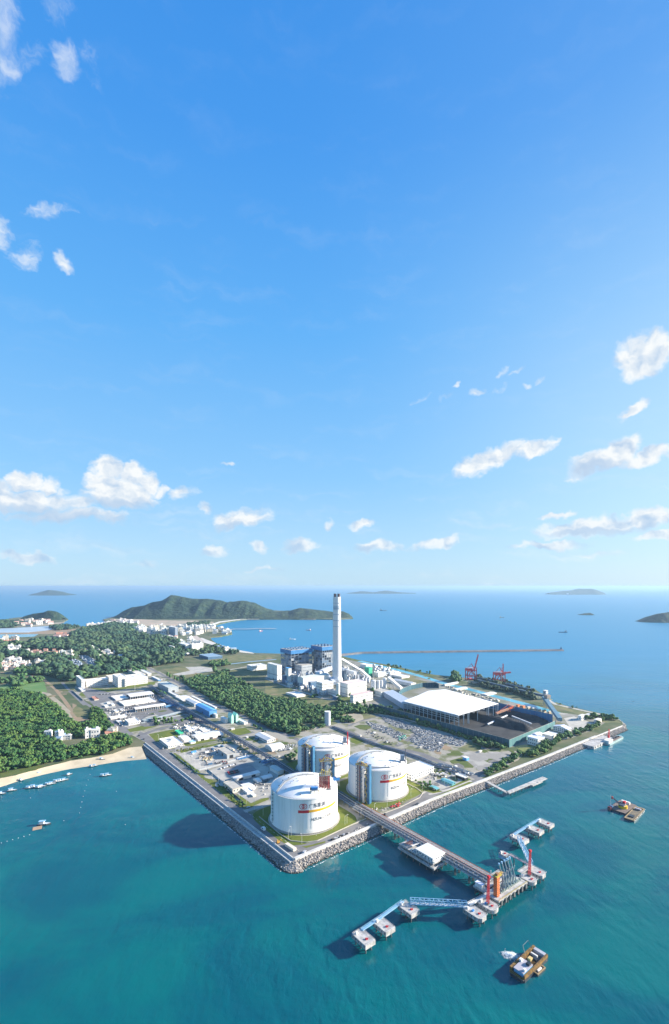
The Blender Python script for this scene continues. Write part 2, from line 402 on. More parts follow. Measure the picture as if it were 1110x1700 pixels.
DRY = mat('dry grass', (.19, .17, .075), .95, (.10, .12, .045), .03, 5)
DIRT = mat('bare earth', (.31, .21, .13), .95, (.24, .19, .12), .04, 5)
PALE = mat('pale compacted earth', (.37, .32, .23), .95, (.30, .26, .19), .03, 4)
ASPH = mat('asphalt road', (.145, .14, .14), .85, (.19, .185, .18), .05, 5)
CONC = mat('concrete paving', (.42, .395, .345), .85, (.31, .295, .26), .05, 5)
LCONC = mat('light concrete', (.47, .44, .38), .8, (.36, .34, .30), .08, 5)
GRAV = mat('gravel yard', (.30, .29, .27), .95, (.22, .22, .21), .25, 5)
SAND = mat('beach sand', (.52, .44, .31), .95, (.43, .36, .25), .05, 4)
EDGE_R = [(489, 1427), (600, 1380), (720, 1327), (804, 1295.5), (906, 1256.5), (964, 1233), (1001, 1218), (1033, 1205), (1033.4, 1200), (1025, 1192.5), (1006.5, 1186), (977.5, 1180), (944, 1172.5),
          (919.5, 1167), (905, 1156), (890, 1145.5), (845, 1137), (798, 1128), (760, 1124), (720, 1120), (682.5, 1112), (646.5, 1104), (603, 1097), (569, 1091), (556, 1087),
          (500, 1086), (459, 1085), (424, 1084), (397, 1080), (365, 1072), (352, 1063), (348, 1057.5), (366, 1056), (385, 1052), (384, 1045), (370, 1043), (354.6, 1039), (363, 1035.7), (380, 1032), (400, 1029), (425, 1027), (469.5, 1027.5), (497, 1028), (521, 1027.5), (560, 1028), (586, 1026.5),
          (578, 1021), (540, 1017), (450, 1013), (330, 1010), (220, 1013), (190, 1024), (171, 1028), (180, 1036), (138, 1040), (104, 1041), (101, 1034), (113, 1028), (104, 1023), (60, 1022), (20, 1026), (0, 1030), (-300, 1030), (-1200, 1040), (-4000, 1060)]
BEACH_B = [(234.6, 1239), (214, 1241), (187, 1251), (151, 1258), (116, 1263), (60.5, 1277), (25, 1287), (0, 1292), (-100, 1330), (-300, 1420), (-700, 1560)]
BEACH_W = [(243, 1259), (202, 1263), (151, 1271), (116, 1276), (68, 1286.5), (33, 1295.5), (0, 1306.5), (-100, 1350), (-300, 1450), (-700, 1620)]
pts = [P(x, y) for x, y in EDGE_R] + [(-9000, 1500), (-9000, 300), (-1500, 300)] + [P(x, y) for x, y in BEACH_B[::-1]] + [P(240, 1232)]
LANDPOLY = pts
land('ground', pts, GRND)
bw = [P(x, y, 0.0) for x, y in BEACH_W]; bb = [P(x, y) for x, y in BEACH_B]
def resample(p, n):
    d = [0]
    for a, b in zip(p, p[1:]): d.append(d[-1] + math.dist(a, b))
    o = []
    for i in range(n):
        s = d[-1]*i/(n-1); k = max(j for j in range(len(d)-1) if d[j] <= s+1e-9); u = (s-d[k])/(d[k+1]-d[k])
        o.append((p[k][0]+(p[k+1][0]-p[k][0])*u, p[k][1]+(p[k+1][1]-p[k][1])*u))
    return o
bw2 = resample(bw, 60); bb2 = resample(bb, 60)
mb = MB()
for k, (z, f) in enumerate([(6.03, -.03), (4.4, .18), (1.6, .75), (.4, 1.0), (-2, 1.35)]):
    for a, b in zip(bb2, bw2): mb.v.append((a[0]+(b[0]-a[0])*f + random.uniform(-.6, .6), a[1]+(b[1]-a[1])*f + random.uniform(-.6, .6), z))
mb.f = [(j*60+i, j*60+i+1, (j+1)*60+i+1, (j+1)*60+i) for j in range(4) for i in range(59)]
o = mb.build('beach', SAND, kind='structure', smooth=True)
m_ = o.data; 
if m_.polygons[5].normal.z < 0: m_.flip_normals()

# hills: ridge height fields
def ridge_z(Y, py): return EYE - (py-HY)/FOC*Y
def hill(name, prof, Y0, depth, m, nx=120, ny=16, rough=.42, base=-2.0, sc=.004, front=.4):
    """prof = silhouette points (px, py); ridge line at distance Y0"""
    xs_ = np.linspace(prof[0][0], prof[-1][0], nx); hs = np.interp(xs_, [p[0] for p in prof], [p[1] for p in prof])
    V = []
    for j in range(ny):
        v = j/(ny-1)*2-1                       # -1 front .. 1 back
        s = max(0.0, 1-abs(v)**1.5)
        for i in range(nx):
            X = (xs_[i]-CX)/FOC*Y0; H = max(0, ridge_z(Y0, hs[i]))
            ez = min(1, 6*min(i, nx-1-i)/nx + .05)
            dd = depth*(.35+.65*ez)
            y = Y0 + v*dd*(front if v < 0 else 1)
            nz = noise.fractal(Vector((X*sc, y*sc*.8, Y0)), 1.0, 2.0, 5)
            gul = abs(noise.noise(Vector((X*sc*2.2, y*sc*.5, 3.3))))
            z = base + (H-base)*s*(1+rough*nz*(1-s*.75) - .9*gul*(s*(1-s))*2)
            V.append((X, y, z))
    mb = MB(); mb.v = V; mb.f = [(j*nx+i, j*nx+i+1, (j+1)*nx+i+1, (j+1)*nx+i) for j in range(ny-1) for i in range(nx-1)]
    return mb.build(name, m, kind='structure', smooth=True)
HILLM = mat('wooded hill', (.007, .032, .018), .95, (.032, .060, .028), .022, 8, bump=16, bscale=.03, lo=.44, hi=.62)
hill('headland_hill', [(c[0]/2.921, 960+c[1]/2.921) for c in [(535, 205), (560, 188), (600, 158), (640, 140), (690, 131), (735, 118), (780, 106), (805, 92), (830, 79), (850, 82), (880, 89), (940, 94), (1000, 99), (1050, 108), (1060, 106), (1110, 117)]] +
     [(360+c[0]/2.921, 960+c[1]/2.921) for c in [(30, 110), (80, 113), (130, 112), (180, 117), (230, 140), (290, 159), (350, 157), (400, 142), (450, 147), (500, 155), (570, 165), (610, 160), (640, 172), (662, 194)]], 4750, 620, HILLM, nx=220, ny=26, front=.62)
hill('wooded_knoll', [(30, 1031), (40, 1023), (55, 1018), (72, 1016), (80, 1013.5), (90, 1015), (98, 1019), (104, 1026)], 4300, 200, HILLM, nx=60, ny=14)
hill('wooded_knoll', [(-60, 1034), (-20, 1030), (10, 1031), (30, 1029), (44, 1034)], 3900, 160, HILLM, nx=50, ny=12)
hill('island', [(50, 987), (60, 984.5), (72, 981.5), (80, 979), (95, 981), (108, 984.5), (116, 988)], 16000, 900, HILLM, nx=60, ny=12, sc=.0015)
hill('island', [(910, 984), (935, 981), (950, 979.5), (962, 976.5), (985, 977.5), (1003, 984)], 17500, 900, HILLM, nx=60, ny=12, sc=.0015)
hill('island', [(960, 1020.5), (970, 1018), (980, 1017), (988, 1021.5)], 5100, 90, HILLM, nx=40, ny=10)
hill('island', [(1060, 1035), (1075, 1027), (1090, 1020), (1105, 1017), (1130, 1012), (1180, 1010), (1240, 1035)], 4100, 240, HILLM, nx=80, ny=16)
hill('island', [(575, 985), (600, 981), (620, 983), (640, 980), (660, 983), (690, 984.5)], 19500, 500, HILLM, nx=40, ny=10, sc=.0015)
# ------------------------------------------------------------------ ground cover, roads, yards
def px(c, *pts): return QL(c, pts)
def PX(*pts): return [P(x, y) for x, y in pts]
sheet('works_ground', PX((489, 1424), (241, 1232.5), (222, 1222), (205, 1215), (176, 1187), (160, 1172), (120, 1152), (126, 1135), (180, 1122), (250, 1107), (300, 1133), (430, 1203), (480, 1222), (555, 1196),
      (600, 1187), (640, 1186), (700, 1203), (760, 1222), (840, 1246), (872, 1248), (860, 1262), (803, 1290), (720, 1325), (600, 1377)), mat('works gravel', (.31, .285, .235), .95, (.14, .15, .075), .03, 5, lo=.46, hi=.6))
sheet('plant_ground', PX((440, 1126), (445, 1108), (480, 1100), (560, 1092), (640, 1108), (720, 1127), (780, 1141), (850, 1160), (930, 1183), (985, 1190), (1010, 1196), (985, 1212), (950, 1225), (880, 1236), (846, 1241), (760, 1222), (700, 1200), (640, 1184), (560, 1163), (520, 1157)), mat('plant ground', (.25, .24, .21), .95, (.15, .155, .10), .02, 4))
sheet('quay_road', PX((488.5, 1425.3), (242, 1233), (226, 1223), (232, 1214), (243.4, 1219), (283, 1250), (327.7, 1284), (412, 1349), (440, 1367), (466, 1391), (486, 1398), (512, 1399), (596, 1366), (600, 1365), (650, 1346), (700, 1324), (712, 1329), (600, 1377)), ASPH)
sheet('quay_road', px('q7', (0, 800), (180, 700), (390, 655), (620, 590), (700, 560), (760, 575), (640, 618), (200, 800), (100, 830), (0, 870)), ASPH)
def rd(name, c, pts, w, m=ASPH): return sheet(name, strip(px(c, *pts), w), m)
rd('road', 'q3', [(-90, 215), (0, 180), (150, 140), (330, 105), (560, 60)], 13)
rd('road', 'q3', [(210, 420), (500, 350), (900, 272), (1060, 235)], 9)
rd('road', 'q5', [(40, 372), (200, 340), (350, 300)], 9)
rd('road', 'c5', [(790, 1055), (900, 1020), (990, 980)], 8, CONC)
rd('long_road', 'c5', [(100, 30), (200, 80), (330, 150), (430, 215), (550, 290), (680, 345), (780, 380), (900, 440), (1000, 480), (1110, 520), (1200, 560)], 11)
rd('long_road', 'r7', [(-300, 330), (0, 385), (150, 430), (400, 540), (620, 610), (800, 668), (1000, 740), (1250, 815)], 10)
rd('long_road', 'q7', [(-20, 300), (160, 340), (300, 400), (450, 470), (640, 545), (700, 575)], 13)
rd('road', 'r7', [(140, 360), (280, 295), (420, 260), (560, 215)], 8)
rd('road', 'r7', [(770, 625), (860, 590), (1000, 480), (1120, 405)], 9)
rd('road', 'q7', [(640, 560), (740, 490), (830, 420), (900, 360)], 11)
rd('road', 'q7', [(20, 620), (110, 660), (190, 705)], 6, CONC)
rd('road', 'q7', [(230, 715), (420, 670), (620, 590)], 5, LCONC)
rd('road', 'p5', [(0, 425), (110, 462), (280, 530), (400, 565), (520, 605), (640, 625)], 9, CONC)
rd('road', 'c6', [(560, 520), (500, 540), (470, 560)], 7, CONC)
rd('road', 'q1', [(-40, 360), (60, 430), (150, 520), (330, 640)], 8)
rd('road', 'q1', [(180, 340), (300, 430)], 12)
rd('road', 'q1', [(140, 480), (460, 420), (780, 370), (1040, 320), (1110, 290), (1150, 240)], 8, CONC)
rd('road', 'q1', [(300, 470), (470, 640), (560, 760), (740, 960)], 20)
rd('road', 'q1', [(560, 520), (700, 640), (850, 760)], 12)
rd('road', 'c1', [(730, 440), (640, 390), (560, 330), (520, 300)], 8)
rd('road', 'c1', [(300, 505), (350, 560), (410, 615)], 8)
rd('track', 'c1', [(0, 455), (70, 465), (140, 470), (205, 485), (270, 540), (310, 590), (345, 640), (400, 680)], 9, DIRT)
rd('track', 'c1', [(100, 540), (170, 548), (230, 560), (290, 610), (330, 650), (380, 700)], 12, PALE)
rd('track', 'r3', [(560, 330), (700, 305), (850, 280)], 9, LCONC)
rd('canal_road', 'r3', [(660, 265), (830, 245), (1050, 225)], 16, mat('blue grey roofing', (.25, .36, .46), .6))
rd('harbour_mole', 'r2', [(960, 220), (1010, 210), (1060, 204), (1150, 204), (1250, 200), (1380, 200)], 22, mat('mole surface', (.46, .33, .27), .9, (.5, .45, .38), .02))
# lawns and verges
for (cx_, cy_, hw, hh) in ((-39.2, 625.5, 60, 60), (63.6, 715, 62, 58), (-17.7, 797, 62, 58)):
    pts = []
    for i in range(40):
        a = 2*math.pi*i/40; c, s_ = math.cos(a), math.sin(a)
        k = 1/((abs(c)**5+abs(s_)**5)**.2)
        u, v = c*k*hw*.93, s_*k*hh*.93; pts.append((cx_+u*UX-v*UY, cy_+u*UY+v*UX))
    sheet('tank_lawn', pts, LAWN)
    sheet('tank_apron', [(cx_+math.cos(i/20*math.pi)*46.5, cy_+math.sin(i/20*math.pi)*46.5) for i in range(40)], CONC)
def lawn(c, *pts, m=LAWN): return sheet('lawn', px(c, *pts), m)
lawn('c5', (112, 507), (300, 470), (345, 530), (230, 560), (165, 562))
lawn('c5', (670, 475), (800, 462), (845, 495), (760, 515), (690, 505))
lawn('q1', (240, 335), (330, 385), (400, 400), (700, 345), (1080, 290), (1095, 250), (1000, 255), (960, 275), (700, 310), (420, 350), (330, 335))
lawn('q1', (80, 425), (150, 370), (225, 432), (130, 448))
lawn('q1', (720, 880), (880, 840), (1110, 790), (1250, 770), (1250, 800), (930, 890), (760, 915))
lawn('q1', (840, 700), (930, 680), (960, 710), (880, 720))
lawn('c5', (740, 945), (770, 935), (830, 1000), (960, 950), (965, 970), (820, 1030), (790, 1010))
lawn('c5', (280, 650), (300, 640), (470, 770), (490, 790), (640, 880), (790, 1025), (760, 1030), (600, 905), (480, 815), (455, 785), (330, 705))
lawn('c5', (330, 620), (560, 580), (700, 560), (700, 570), (480, 615), (340, 640))
lawn('c5', (350, 575), (660, 525), (660, 540), (380, 595))
lawn('q7', (0, 570), (60, 560), (130, 610), (240, 660), (330, 680), (360, 690), (270, 705), (150, 670), (60, 620))
lawn('q7', (260, 745), (600, 600), (650, 605), (620, 630), (370, 735))
lawn('q7', (560, 580), (600, 565), (620, 580), (520, 620), (430, 655), (420, 640))
lawn('r7', (215, 365), (300, 340), (400, 345), (440, 380), (380, 415), (290, 400), m=GRASS)
lawn('r7', (165, 520), (220, 505), (360, 560), (250, 600), (170, 570))
lawn('r7', (350, 610), (440, 605), (540, 650), (500, 660))
lawn('r7', (300, 200), (500, 220), (510, 240), (340, 275), (320, 240), m=DRY)
sheet('bare_patch', px('r7', (60, 220), (250, 180), (330, 215), (345, 270), (230, 320), (140, 300)), PALE)
lawn('q7', (420, 405), (540, 370), (650, 440), (640, 470), (560, 470), (440, 430), m=GRASS)
lawn('q7', (330, 255), (430, 290), (440, 310), (360, 305), m=GRASS)
lawn('q7', (500, 290), (620, 240), (750, 290), (700, 320), (560, 310), m=DRY)
lawn('q7', (640, 250), (760, 280), (900, 310), (880, 330), (700, 300), m=GRASS)
lawn('q8', (570, 350), (640, 380), (700, 420), (620, 400), m=GRASS)
lawn('q8', (720, 250), (820, 240), (1040, 290), (980, 320), (880, 330), (760, 290), m=DRY)
lawn('p5', (690, 600), (800, 580), (990, 560), (960, 620), (800, 660), (700, 640), m=GRASS)
lawn('p5', (0, 440), (100, 470), (280, 545), (460, 600), (620, 640), (500, 700), (200, 640), (0, 560), m=DRY)
lawn('r3', (540, 330), (800, 300), (980, 310), (980, 345), (800, 370), (660, 375), m=DRY)
lawn('r3', (400, 220), (700, 190), (1040, 190), (1030, 215), (700, 250), (500, 250), m=DRY)
lawn('r3', (110, 310), (250, 285), (520, 290), (560, 330), (330, 380), (190, 360), m=DRY)
sheet('construction_yard', px('r3', (180, 350), (330, 320), (290, 290), (420, 285), (530, 300), (520, 325), (240, 362)), LCONC)
sheet('green_pond', px('r3', (325, 400), (420, 360), (500, 358), (500, 375), (350, 410)), mat('green roofing', (.12, .32, .26), .7))
lawn('c4', (0, 190), (130, 180), (290, 165), (310, 235), (150, 225), (0, 222), m=mat('green field', (.09, .19, .05), .95, (.13, .22, .07), .02))
lawn('c4', (0, 765), (230, 720), (300, 715), (240, 745), (100, 775), (0, 800), m=GRASS)
lawn('q1', (10, 560), (100, 590), (250, 690), (270, 720), (60, 740), (0, 700), m=DRY)
sheet('bare_patch', px('q1', (0, 540), (60, 560), (0, 620)), DIRT); sheet('bare_patch', px('q1', (-40, 650), (0, 650), (60, 720), (280, 730), (200, 770), (70, 780), (0, 720)), DIRT)
lawn('r6', (165, 575), (250, 560), (385, 590), (330, 655), (210, 605), m=mat('olive pond', (.16, .19, .03), .5, (.20, .20, .05), .05))
lawn('c3', (560, 600), (700, 650), (860, 690), (880, 701), (800, 700), (560, 625), m=DRY)
sheet('paved_yard', px('r6', (560, 350), (640, 335), (820, 400), (720, 440), (610, 430)), LCONC)
sheet('paved_yard', px('q3', (340, 460), (600, 400), (900, 330), (1060, 360), (1110, 540), (880, 590), (690, 650), (570, 655)), LCONC)
sheet('paved_yard', px('q4', (330, 375), (600, 280), (900, 180), (1010, 250), (1080, 350), (990, 640), (880, 650), (780, 700), (520, 520)), CONC)
sheet('car_park', px('q4', (470, 330), (760, 280), (860, 380), (600, 440)), mat('dark paving', (.25, .25, .26), .9))
sheet('paved_yard', px('q3', (340, 130), (640, 130), (860, 180), (700, 260), (400, 230)), GRAV)
sheet('paved_yard', px('q7', (60, 590), (280, 470), (520, 530), (600, 560), (480, 620), (330, 680), (180, 640)), CONC)
sheet('gravel_yard', px('q7', (480, 320), (660, 330), (860, 320), (1015, 350), (960, 440), (800, 490), (700, 500), (560, 390)), mat('grey yard', (.36, .34, .30), .9, (.26, .245, .22), .02, lo=.4, hi=.5))
sheet('gravel_yard', px('c1', (370, 520), (560, 560), (740, 540), (900, 620), (1000, 700), (700, 720), (480, 650)), ASPH)
for c, pts in (('q1', [(360, 540), (520, 495), (575, 590), (450, 600)]), ('q1', [(510, 450), (690, 425), (740, 470), (570, 500)]), ('q1', [(420, 650), (620, 600), (720, 690), (500, 740)]), ('q1', [(560, 770), (820, 700), (900, 780), (700, 850)])):
    sheet('concrete_pad', px(c, *pts), LCONC)
# fish ponds, greenhouses and the far shore
POND = mat('pale ponds', (.33, .44, .52), .35, (.45, .50, .52), .01); POND2 = mat('fish pond water', (.10, .32, .42), .2)
sheet('fish_ponds', px('r4', (-300, 350), (100, 335), (380, 320), (400, 345), (300, 370), (0, 372), (-300, 380)), POND)
sheet('fish_ponds', px('r4', (-300, 385), (150, 385), (300, 380), (260, 402), (0, 412), (-300, 420)), POND2)
sheet('bare_shore', px('r4', (-300, 372), (200, 372), (400, 350), (540, 345), (640, 340), (700, 342), (600, 370), (400, 382), (0, 385)), DIRT)
sheet('bare_shore', px('r4', (60, 330), (300, 305), (480, 290), (500, 295), (360, 318)), PALE)
sheet('bare_shore', px('r2', (80, 150), (150, 130), (330, 130), (480, 138), (750, 140), (900, 150), (890, 180), (620, 178), (330, 182), (100, 175)), mat('terraced earth', (.46, .34, .25), .95, (.30, .27, .2), .012, 4))
sheet('far_beach', px('r2', (895, 178), (950, 155), (1110, 131), (1250, 130), (1250, 127), (1110, 127), (940, 148), (885, 165)), mat('white sand', (.75, .72, .64), .9))
sheet('far_beach', px('c2', (165, 198), (190, 187), (320, 191), (320, 196), (190, 197)), SAND); sheet('far_beach', px('c2', (400, 198), (430, 187), (470, 191), (480, 199)), SAND)
sheet('far_beach', px('r3', (340, 50), (430, 45), (520, 80), (600, 108), (740, 148), (850, 168), (870, 178), (740, 165), (600, 125), (480, 95)), mat('pale shore', (.6, .56, .5), .9))
sheet('school_field', px('r2', (690, 265), (770, 255), (830, 300), (740, 305)), mat('pink paving', (.5, .42, .36), .9))
# dark shingle along the outer sea wall
rd('sea_wall_path', 'px', [(560, 1089), (603, 1099), (646, 1106), (682, 1114), (720, 1122.5)], 26, GRASS)
rd('sea_wall_path', 'px', [(905, 1159), (921, 1169), (945, 1174.5), (978, 1182), (1006, 1188), (1024, 1195)], 10, LCONC)
rd('canal', 'px', [(596, 1097.5), (620, 1103), (660, 1112), (700, 1123), (739, 1135), (783, 1145.5), (824, 1156.5), (872, 1169), (909, 1179.5), (925, 1184)], 24, mat('canal water', (.10, .40, .50), .15))
rd('quay_apron', 'px', [(740, 1126), (798, 1132), (845, 1142), (890, 1152), (905, 1162)], 40, mat('quay apron', (.22, .24, .18), .9, (.16, .19, .10), .02))

# ------------------------------------------------------------------ rock slopes, sea walls
def ico(n=1):
    import bmesh
    bm = bmesh.new(); bmesh.ops.create_icosphere(bm, subdivisions=n, radius=1); bmesh.ops.triangulate(bm, faces=bm.faces)
    V = np.array([v.co[:] for v in bm.verts]); F = np.array([[v.index for v in f.verts] for f in bm.faces]); bm.free(); return V, F
def lump(n, amp, seed):
    V, F = ico(n); o = []
    for v in V:
        k = 1 + amp*noise.noise(Vector(v)*1.3+Vector((seed*3.1, 0, 0))) + amp*.6*noise.noise(Vector(v)*3.1+Vector((0, seed*2.3, 0))); o.append(v*k)
    return np.array(o), F
def scatter(name, temps, pos, scale, m, rot=None, parent=None, smooth=False, kind='stuff', **kw):
    """many copies of template meshes in one mesh; pos (n,3), scale (n,3)"""
    pos = np.asarray(pos, float).reshape(-1, 3); scale = np.asarray(scale, float); n = len(pos)
    if n == 0: return None
    if scale.ndim == 1: scale = np.repeat(scale[:, None], 3, 1)
    rot = RNG.uniform(0, 2*math.pi, n) if rot is None else np.asarray(rot); which = RNG.integers(0, len(temps), n)
    VV, FF, k = [], [], 0
    for j, (V, F) in enumerate(temps):
        s = np.where(which == j)[0]
        if not len(s): continue
        A = V[None]*scale[s][:, None]; c, sn = np.cos(rot[s])[:, None], np.sin(rot[s])[:, None]
        B = np.stack([A[..., 0]*c - A[..., 1]*sn, A[..., 0]*sn + A[..., 1]*c, A[..., 2]], -1) + pos[s][:, None]
        VV.append(B.reshape(-1, 3)); FF.append((F[None] + (np.arange(len(s))*len(V))[:, None, None] + k).reshape(-1, F.shape[1])); k += len(s)*len(V)
    o = np_mesh(name, np.concatenate(VV), np.concatenate(FF), m, parent, smooth)
    return props(o, kind=kind, **kw)
ROCKM = mat('armour rock', (.38, .34, .30), .9, (.22, .20, .18), .5, 3, island=.28, lo=.3, hi=.7)
ROCKB = mat('rubble slope', (.22, .21, .20), .95, (.13, .13, .13), .6, 4)
def wet_foot(m):
    """a dark weedy tide band on stone below a metre or so above the sea"""
    t = NT(m.node_tree); b = next(n for n in t.n if n.type == 'BSDF_PRINCIPLED'); src = b.inputs['Base Color'].links[0].from_socket
    g = t.new('ShaderNodeNewGeometry'); sp = t.new('ShaderNodeSeparateXYZ'); t.l.new(g.outputs['Position'], sp.inputs[0])
    f = t.ramp(t.math('ADD', sp.outputs[2], t.math('MULTIPLY', t.noise(g.outputs['Position'], .4, 3), .9)), .7, 1.9)
    t.put(b.inputs['Base Color'], t.mix(f, (.045, .048, .035, 1), src))
wet_foot(ROCKM); wet_foot(ROCKB)
rocks = [lump(1, .55, s) for s in range(5)]
def slope(path, w, z0, z1, dens, smin=.9, smax=2.0, name='rock_slope', off=0.0, mrock=ROCKM):
    """path: world points along the top edge, the sea on its right-hand side"""
    mb = MB(); P3 = []; L = 0; nrm = []
    for i, p in enumerate(path):
        a, b = path[max(i-1, 0)], path[min(i+1, len(path)-1)]
        d = Vector((b[0]-a[0], b[1]-a[1])).normalized(); nrm.append((d.y, -d.x))
    for p, q in zip(path, nrm): mb.v += [(p[0]+q[0]*off, p[1]+q[1]*off, z0), (p[0]+q[0]*(off+w+2.2), p[1]+q[1]*(off+w+2.2), z1-1.5)]
    mb.f = [(2*i, 2*i+1, 2*i+3, 2*i+2) for i in range(len(path)-1)]
    mb.build(name, ROCKB, kind='structure')
    pos, sc = [], []
    for i in range(len(path)-1):
        a, b = path[i], path[i+1]; l = math.dist(a, b)
        for _ in range(int(l*w*dens)):
            t_, s_ = random.random(), random.random(); q = (nrm[i][0]*(1-t_)+nrm[i+1][0]*t_, nrm[i][1]*(1-t_)+nrm[i+1][1]*t_)
            e = off + s_*w*random.uniform(.93, 1.06); x = a[0]+(b[0]-a[0])*t_+q[0]*e; y = a[1]+(b[1]-a[1])*t_+q[1]*e
            pos.append((x, y, z0+(z1-z0)*s_+random.uniform(-.2, .45))); r = random.uniform(smin, smax); sc.append((r, r*random.uniform(.6, 1), r*random.uniform(.5, .8)))
    scatter('armour_rocks', rocks, pos, sc, mrock)
LQ = resample(PX((489, 1427), (241, 1233.3)), 30)       # left quay, corner to beach
RQ = resample(PX((489, 1427), (600, 1380), (720, 1327), (804, 1295.5), (906, 1256.5), (964, 1233), (1001, 1218), (1033, 1205)), 70)
slope(LQ[::-1], 11.0, 4.3, -.3, .55, off=6.0, smin=.5, smax=1.5)
slope(RQ, 12.0, 5.2, -.4, .60, off=.6, smin=.5, smax=1.5)
# corner fan
c0 = P(489, 1427); fan = []
a0 = math.atan2(-LQ[0][1]+LQ[1][1], LQ[1][0]-LQ[0][0])
vL = Vector((LQ[1][0]-c0[0], LQ[1][1]-c0[1])).normalized(); vR = Vector((RQ[1][0]-c0[0], RQ[1][1]-c0[1])).normalized()
nL = Vector((-vL.y, vL.x)); nR = Vector((vR.y, -vR.x))
pos, sc = [], []
for _ in range(900):
    t_ = random.random(); d = (nL*(1-t_)+nR*t_).normalized(); s_ = random.random()**.6; e = 1.5+s_*14
    pos.append((c0[0]+d.x*e, c0[1]+d.y*e, 5-5.2*s_+random.uniform(-.2, .4))); r = random.uniform(.6, 1.6); sc.append((r, r*.8, r*.65))
scatter('armour_rocks', rocks, pos, sc, ROCKM)
mb = MB(); mb.v = [(c0[0], c0[1], 4.6)] + [(c0[0]+(nL*(1-k/8)+nR*k/8).normalized().x*17, c0[1]+(nL*(1-k/8)+nR*k/8).normalized().y*17, -1.9) for k in range(9)]
mb.f = [(0, k+1, k+2) for k in range(8)]; mb.build('rock_slope', ROCKB, kind='structure')
# outer sea walls
OW = resample(PX((1033, 1205), (1033.4, 1200), (1025, 1192.5), (1006.5, 1186), (977.5, 1180), (944, 1172.5), (919.5, 1167)), 30)
slope(OW, 7, 5, -.4, .10, smin=1.3, smax=2.6)
OW2 = resample(PX((720, 1120), (682.5, 1112), (646.5, 1104), (603, 1097), (569, 1091)), 40)
slope(OW2, 8, 5, -.4, .06, smin=1.5, smax=3.2)
# walls
WHITE_C = mat('sea wall concrete', (.60, .58, .54), .8, (.46, .45, .42), .12, 4)
def wallrun(name, path, w, z0, z1, m, label, cat='wall', off=0.0, seg=None):
    """continuous wall; off = distance of its inner face outwards (to the right of the path)"""
    mb = MB(); n = len(path); rows = []
    for i, p in enumerate(path):
        a, b = path[max(i-1, 0)], path[min(i+1, n-1)]; d = Vector((b[0]-a[0], b[1]-a[1])).normalized(); q = (d.y, -d.x)
        i0 = (p[0]+q[0]*off, p[1]+q[1]*off); i1 = (p[0]+q[0]*(off+w), p[1]+q[1]*(off+w))
        mb.v += [(*i0, z0), (*i1, z0), (*i1, z1), (*i0, z1)]
    for i in range(n-1):
        for j in range(4): mb.f.append((4*i+j, 4*i+(j+1) % 4, 4*i+4+(j+1) % 4, 4*i+4+j))
    mb.f += [(3, 2, 1, 0), tuple(4*(n-1)+j for j in range(4))]
    return mb.build(name, m, label=label, cat=cat)
wallrun('sea_wall', LQ[::-1], 1.2, 3, 7.2, WHITE_C, 'tall pale concrete wave wall beside the road, from the beach to the sharp corner of the works', off=-.2)
wallrun('sea_wall', [ (p[0], p[1]) for p in RQ[:60]], 3.6, 2, 7.5, WHITE_C, 'broad white concrete wave wall above the rocks on the jetty side of the works', off=-2.4)
wallrun('sea_wall', RQ[59:], 2.0, 2, 7.0, WHITE_C, 'low pale wall above the rocks by the small quay and barge', off=-1.0)
TERR = mat('terrace concrete', (.40, .40, .39), .85, (.31, .31, .30), .3, 3)
mbp = [(p[0], p[1]) for p in LQ[::-1]]
o = wallrun('quay_terrace', mbp, 4.4, 0, 5.3, TERR, '', off=1.0); 
for k in ('label', 'category'):
    if k in o: del o[k]
o['kind'] = 'structure'
wallrun('quay_kerb', mbp, 1.0, 2, 5.7, WHITE_C, 'low concrete kerb wall between the quay terrace and the rocks below the road', off=5.2)
# ribs on the terrace
mb = MB(); d = (vL.x, vL.y); nn = (-nL.x, -nL.y)
Ltot = math.dist(LQ[0], LQ[-1]); k = 6
while k < Ltot-4:
    x, y = c0[0]+vL.x*k+nL.x*3.2, c0[1]+vL.y*k+nL.y*3.4; mb.cbox(x, y, 4.9, 4.2, .6, .5, math.atan2(nL.y, nL.x)); k += 5.5
props(mb.build('terrace_rib', WHITE_C), kind='stuff')
# ------------------------------------------------------------------ buildings
WH = mat('white render wall', (.78, .75, .70), .6, (.62, .60, .56), .05, 3)
WR = mat('white roofing', (.79, .76, .71), .55, (.62, .60, .56), .08, 4)
GW = mat('grey cladding', (.38, .41, .43), .55, (.32, .35, .37), .06, 3)
GR = mat('grey green roof', (.50, .53, .49), .6, (.42, .45, .42), .05, 4)
BR = mat('blue roof sheet', (.10, .32, .62), .5, (.12, .38, .68), .08, 3)
BW = mat('blue cladding', (.07, .22, .44), .5, (.09, .28, .5), .08, 3)
DKB = mat('dark blue steel', (.05, .12, .22), .6, (.08, .17, .28), .2, 3)
DK = mat('dark opening', (.03, .035, .045), .3)
GLASS = mat('window glass', (.05, .09, .14), .12)
CREAM = mat('cream wall', (.70, .64, .52), .7, (.62, .56, .46), .05)
PINK = mat('pink tinted wall', (.74, .62, .58), .7)
REDR = mat('terracotta roof', (.42, .20, .14), .8, (.35, .17, .12), .1, obj=.25)
TEAL = mat('teal roof', (.14, .40, .44), .5); MINT = mat('mint green wall', (.36, .70, .56), .55, (.44, .74, .62), .1)
GREENB = mat('green cladding', (.03, .36, .20), .55, (.04, .42, .26), .06)
TREE_G = None
def solve(c, xN, yN, xL, xR, h):
    a, b, s = CROPS[c]; gx, gy = a+xN/s, b+yN/s; X, Y = P(gx, gy)
    def ln(xt, dx, dy):
        k = (a+xt/s-CX)/FOC; return (k*Y-X)/(dx-k*dy)
    return (X, Y), ln(xR, UX, UY), ln(xL, -UY, UX), h/s*Y/FOC
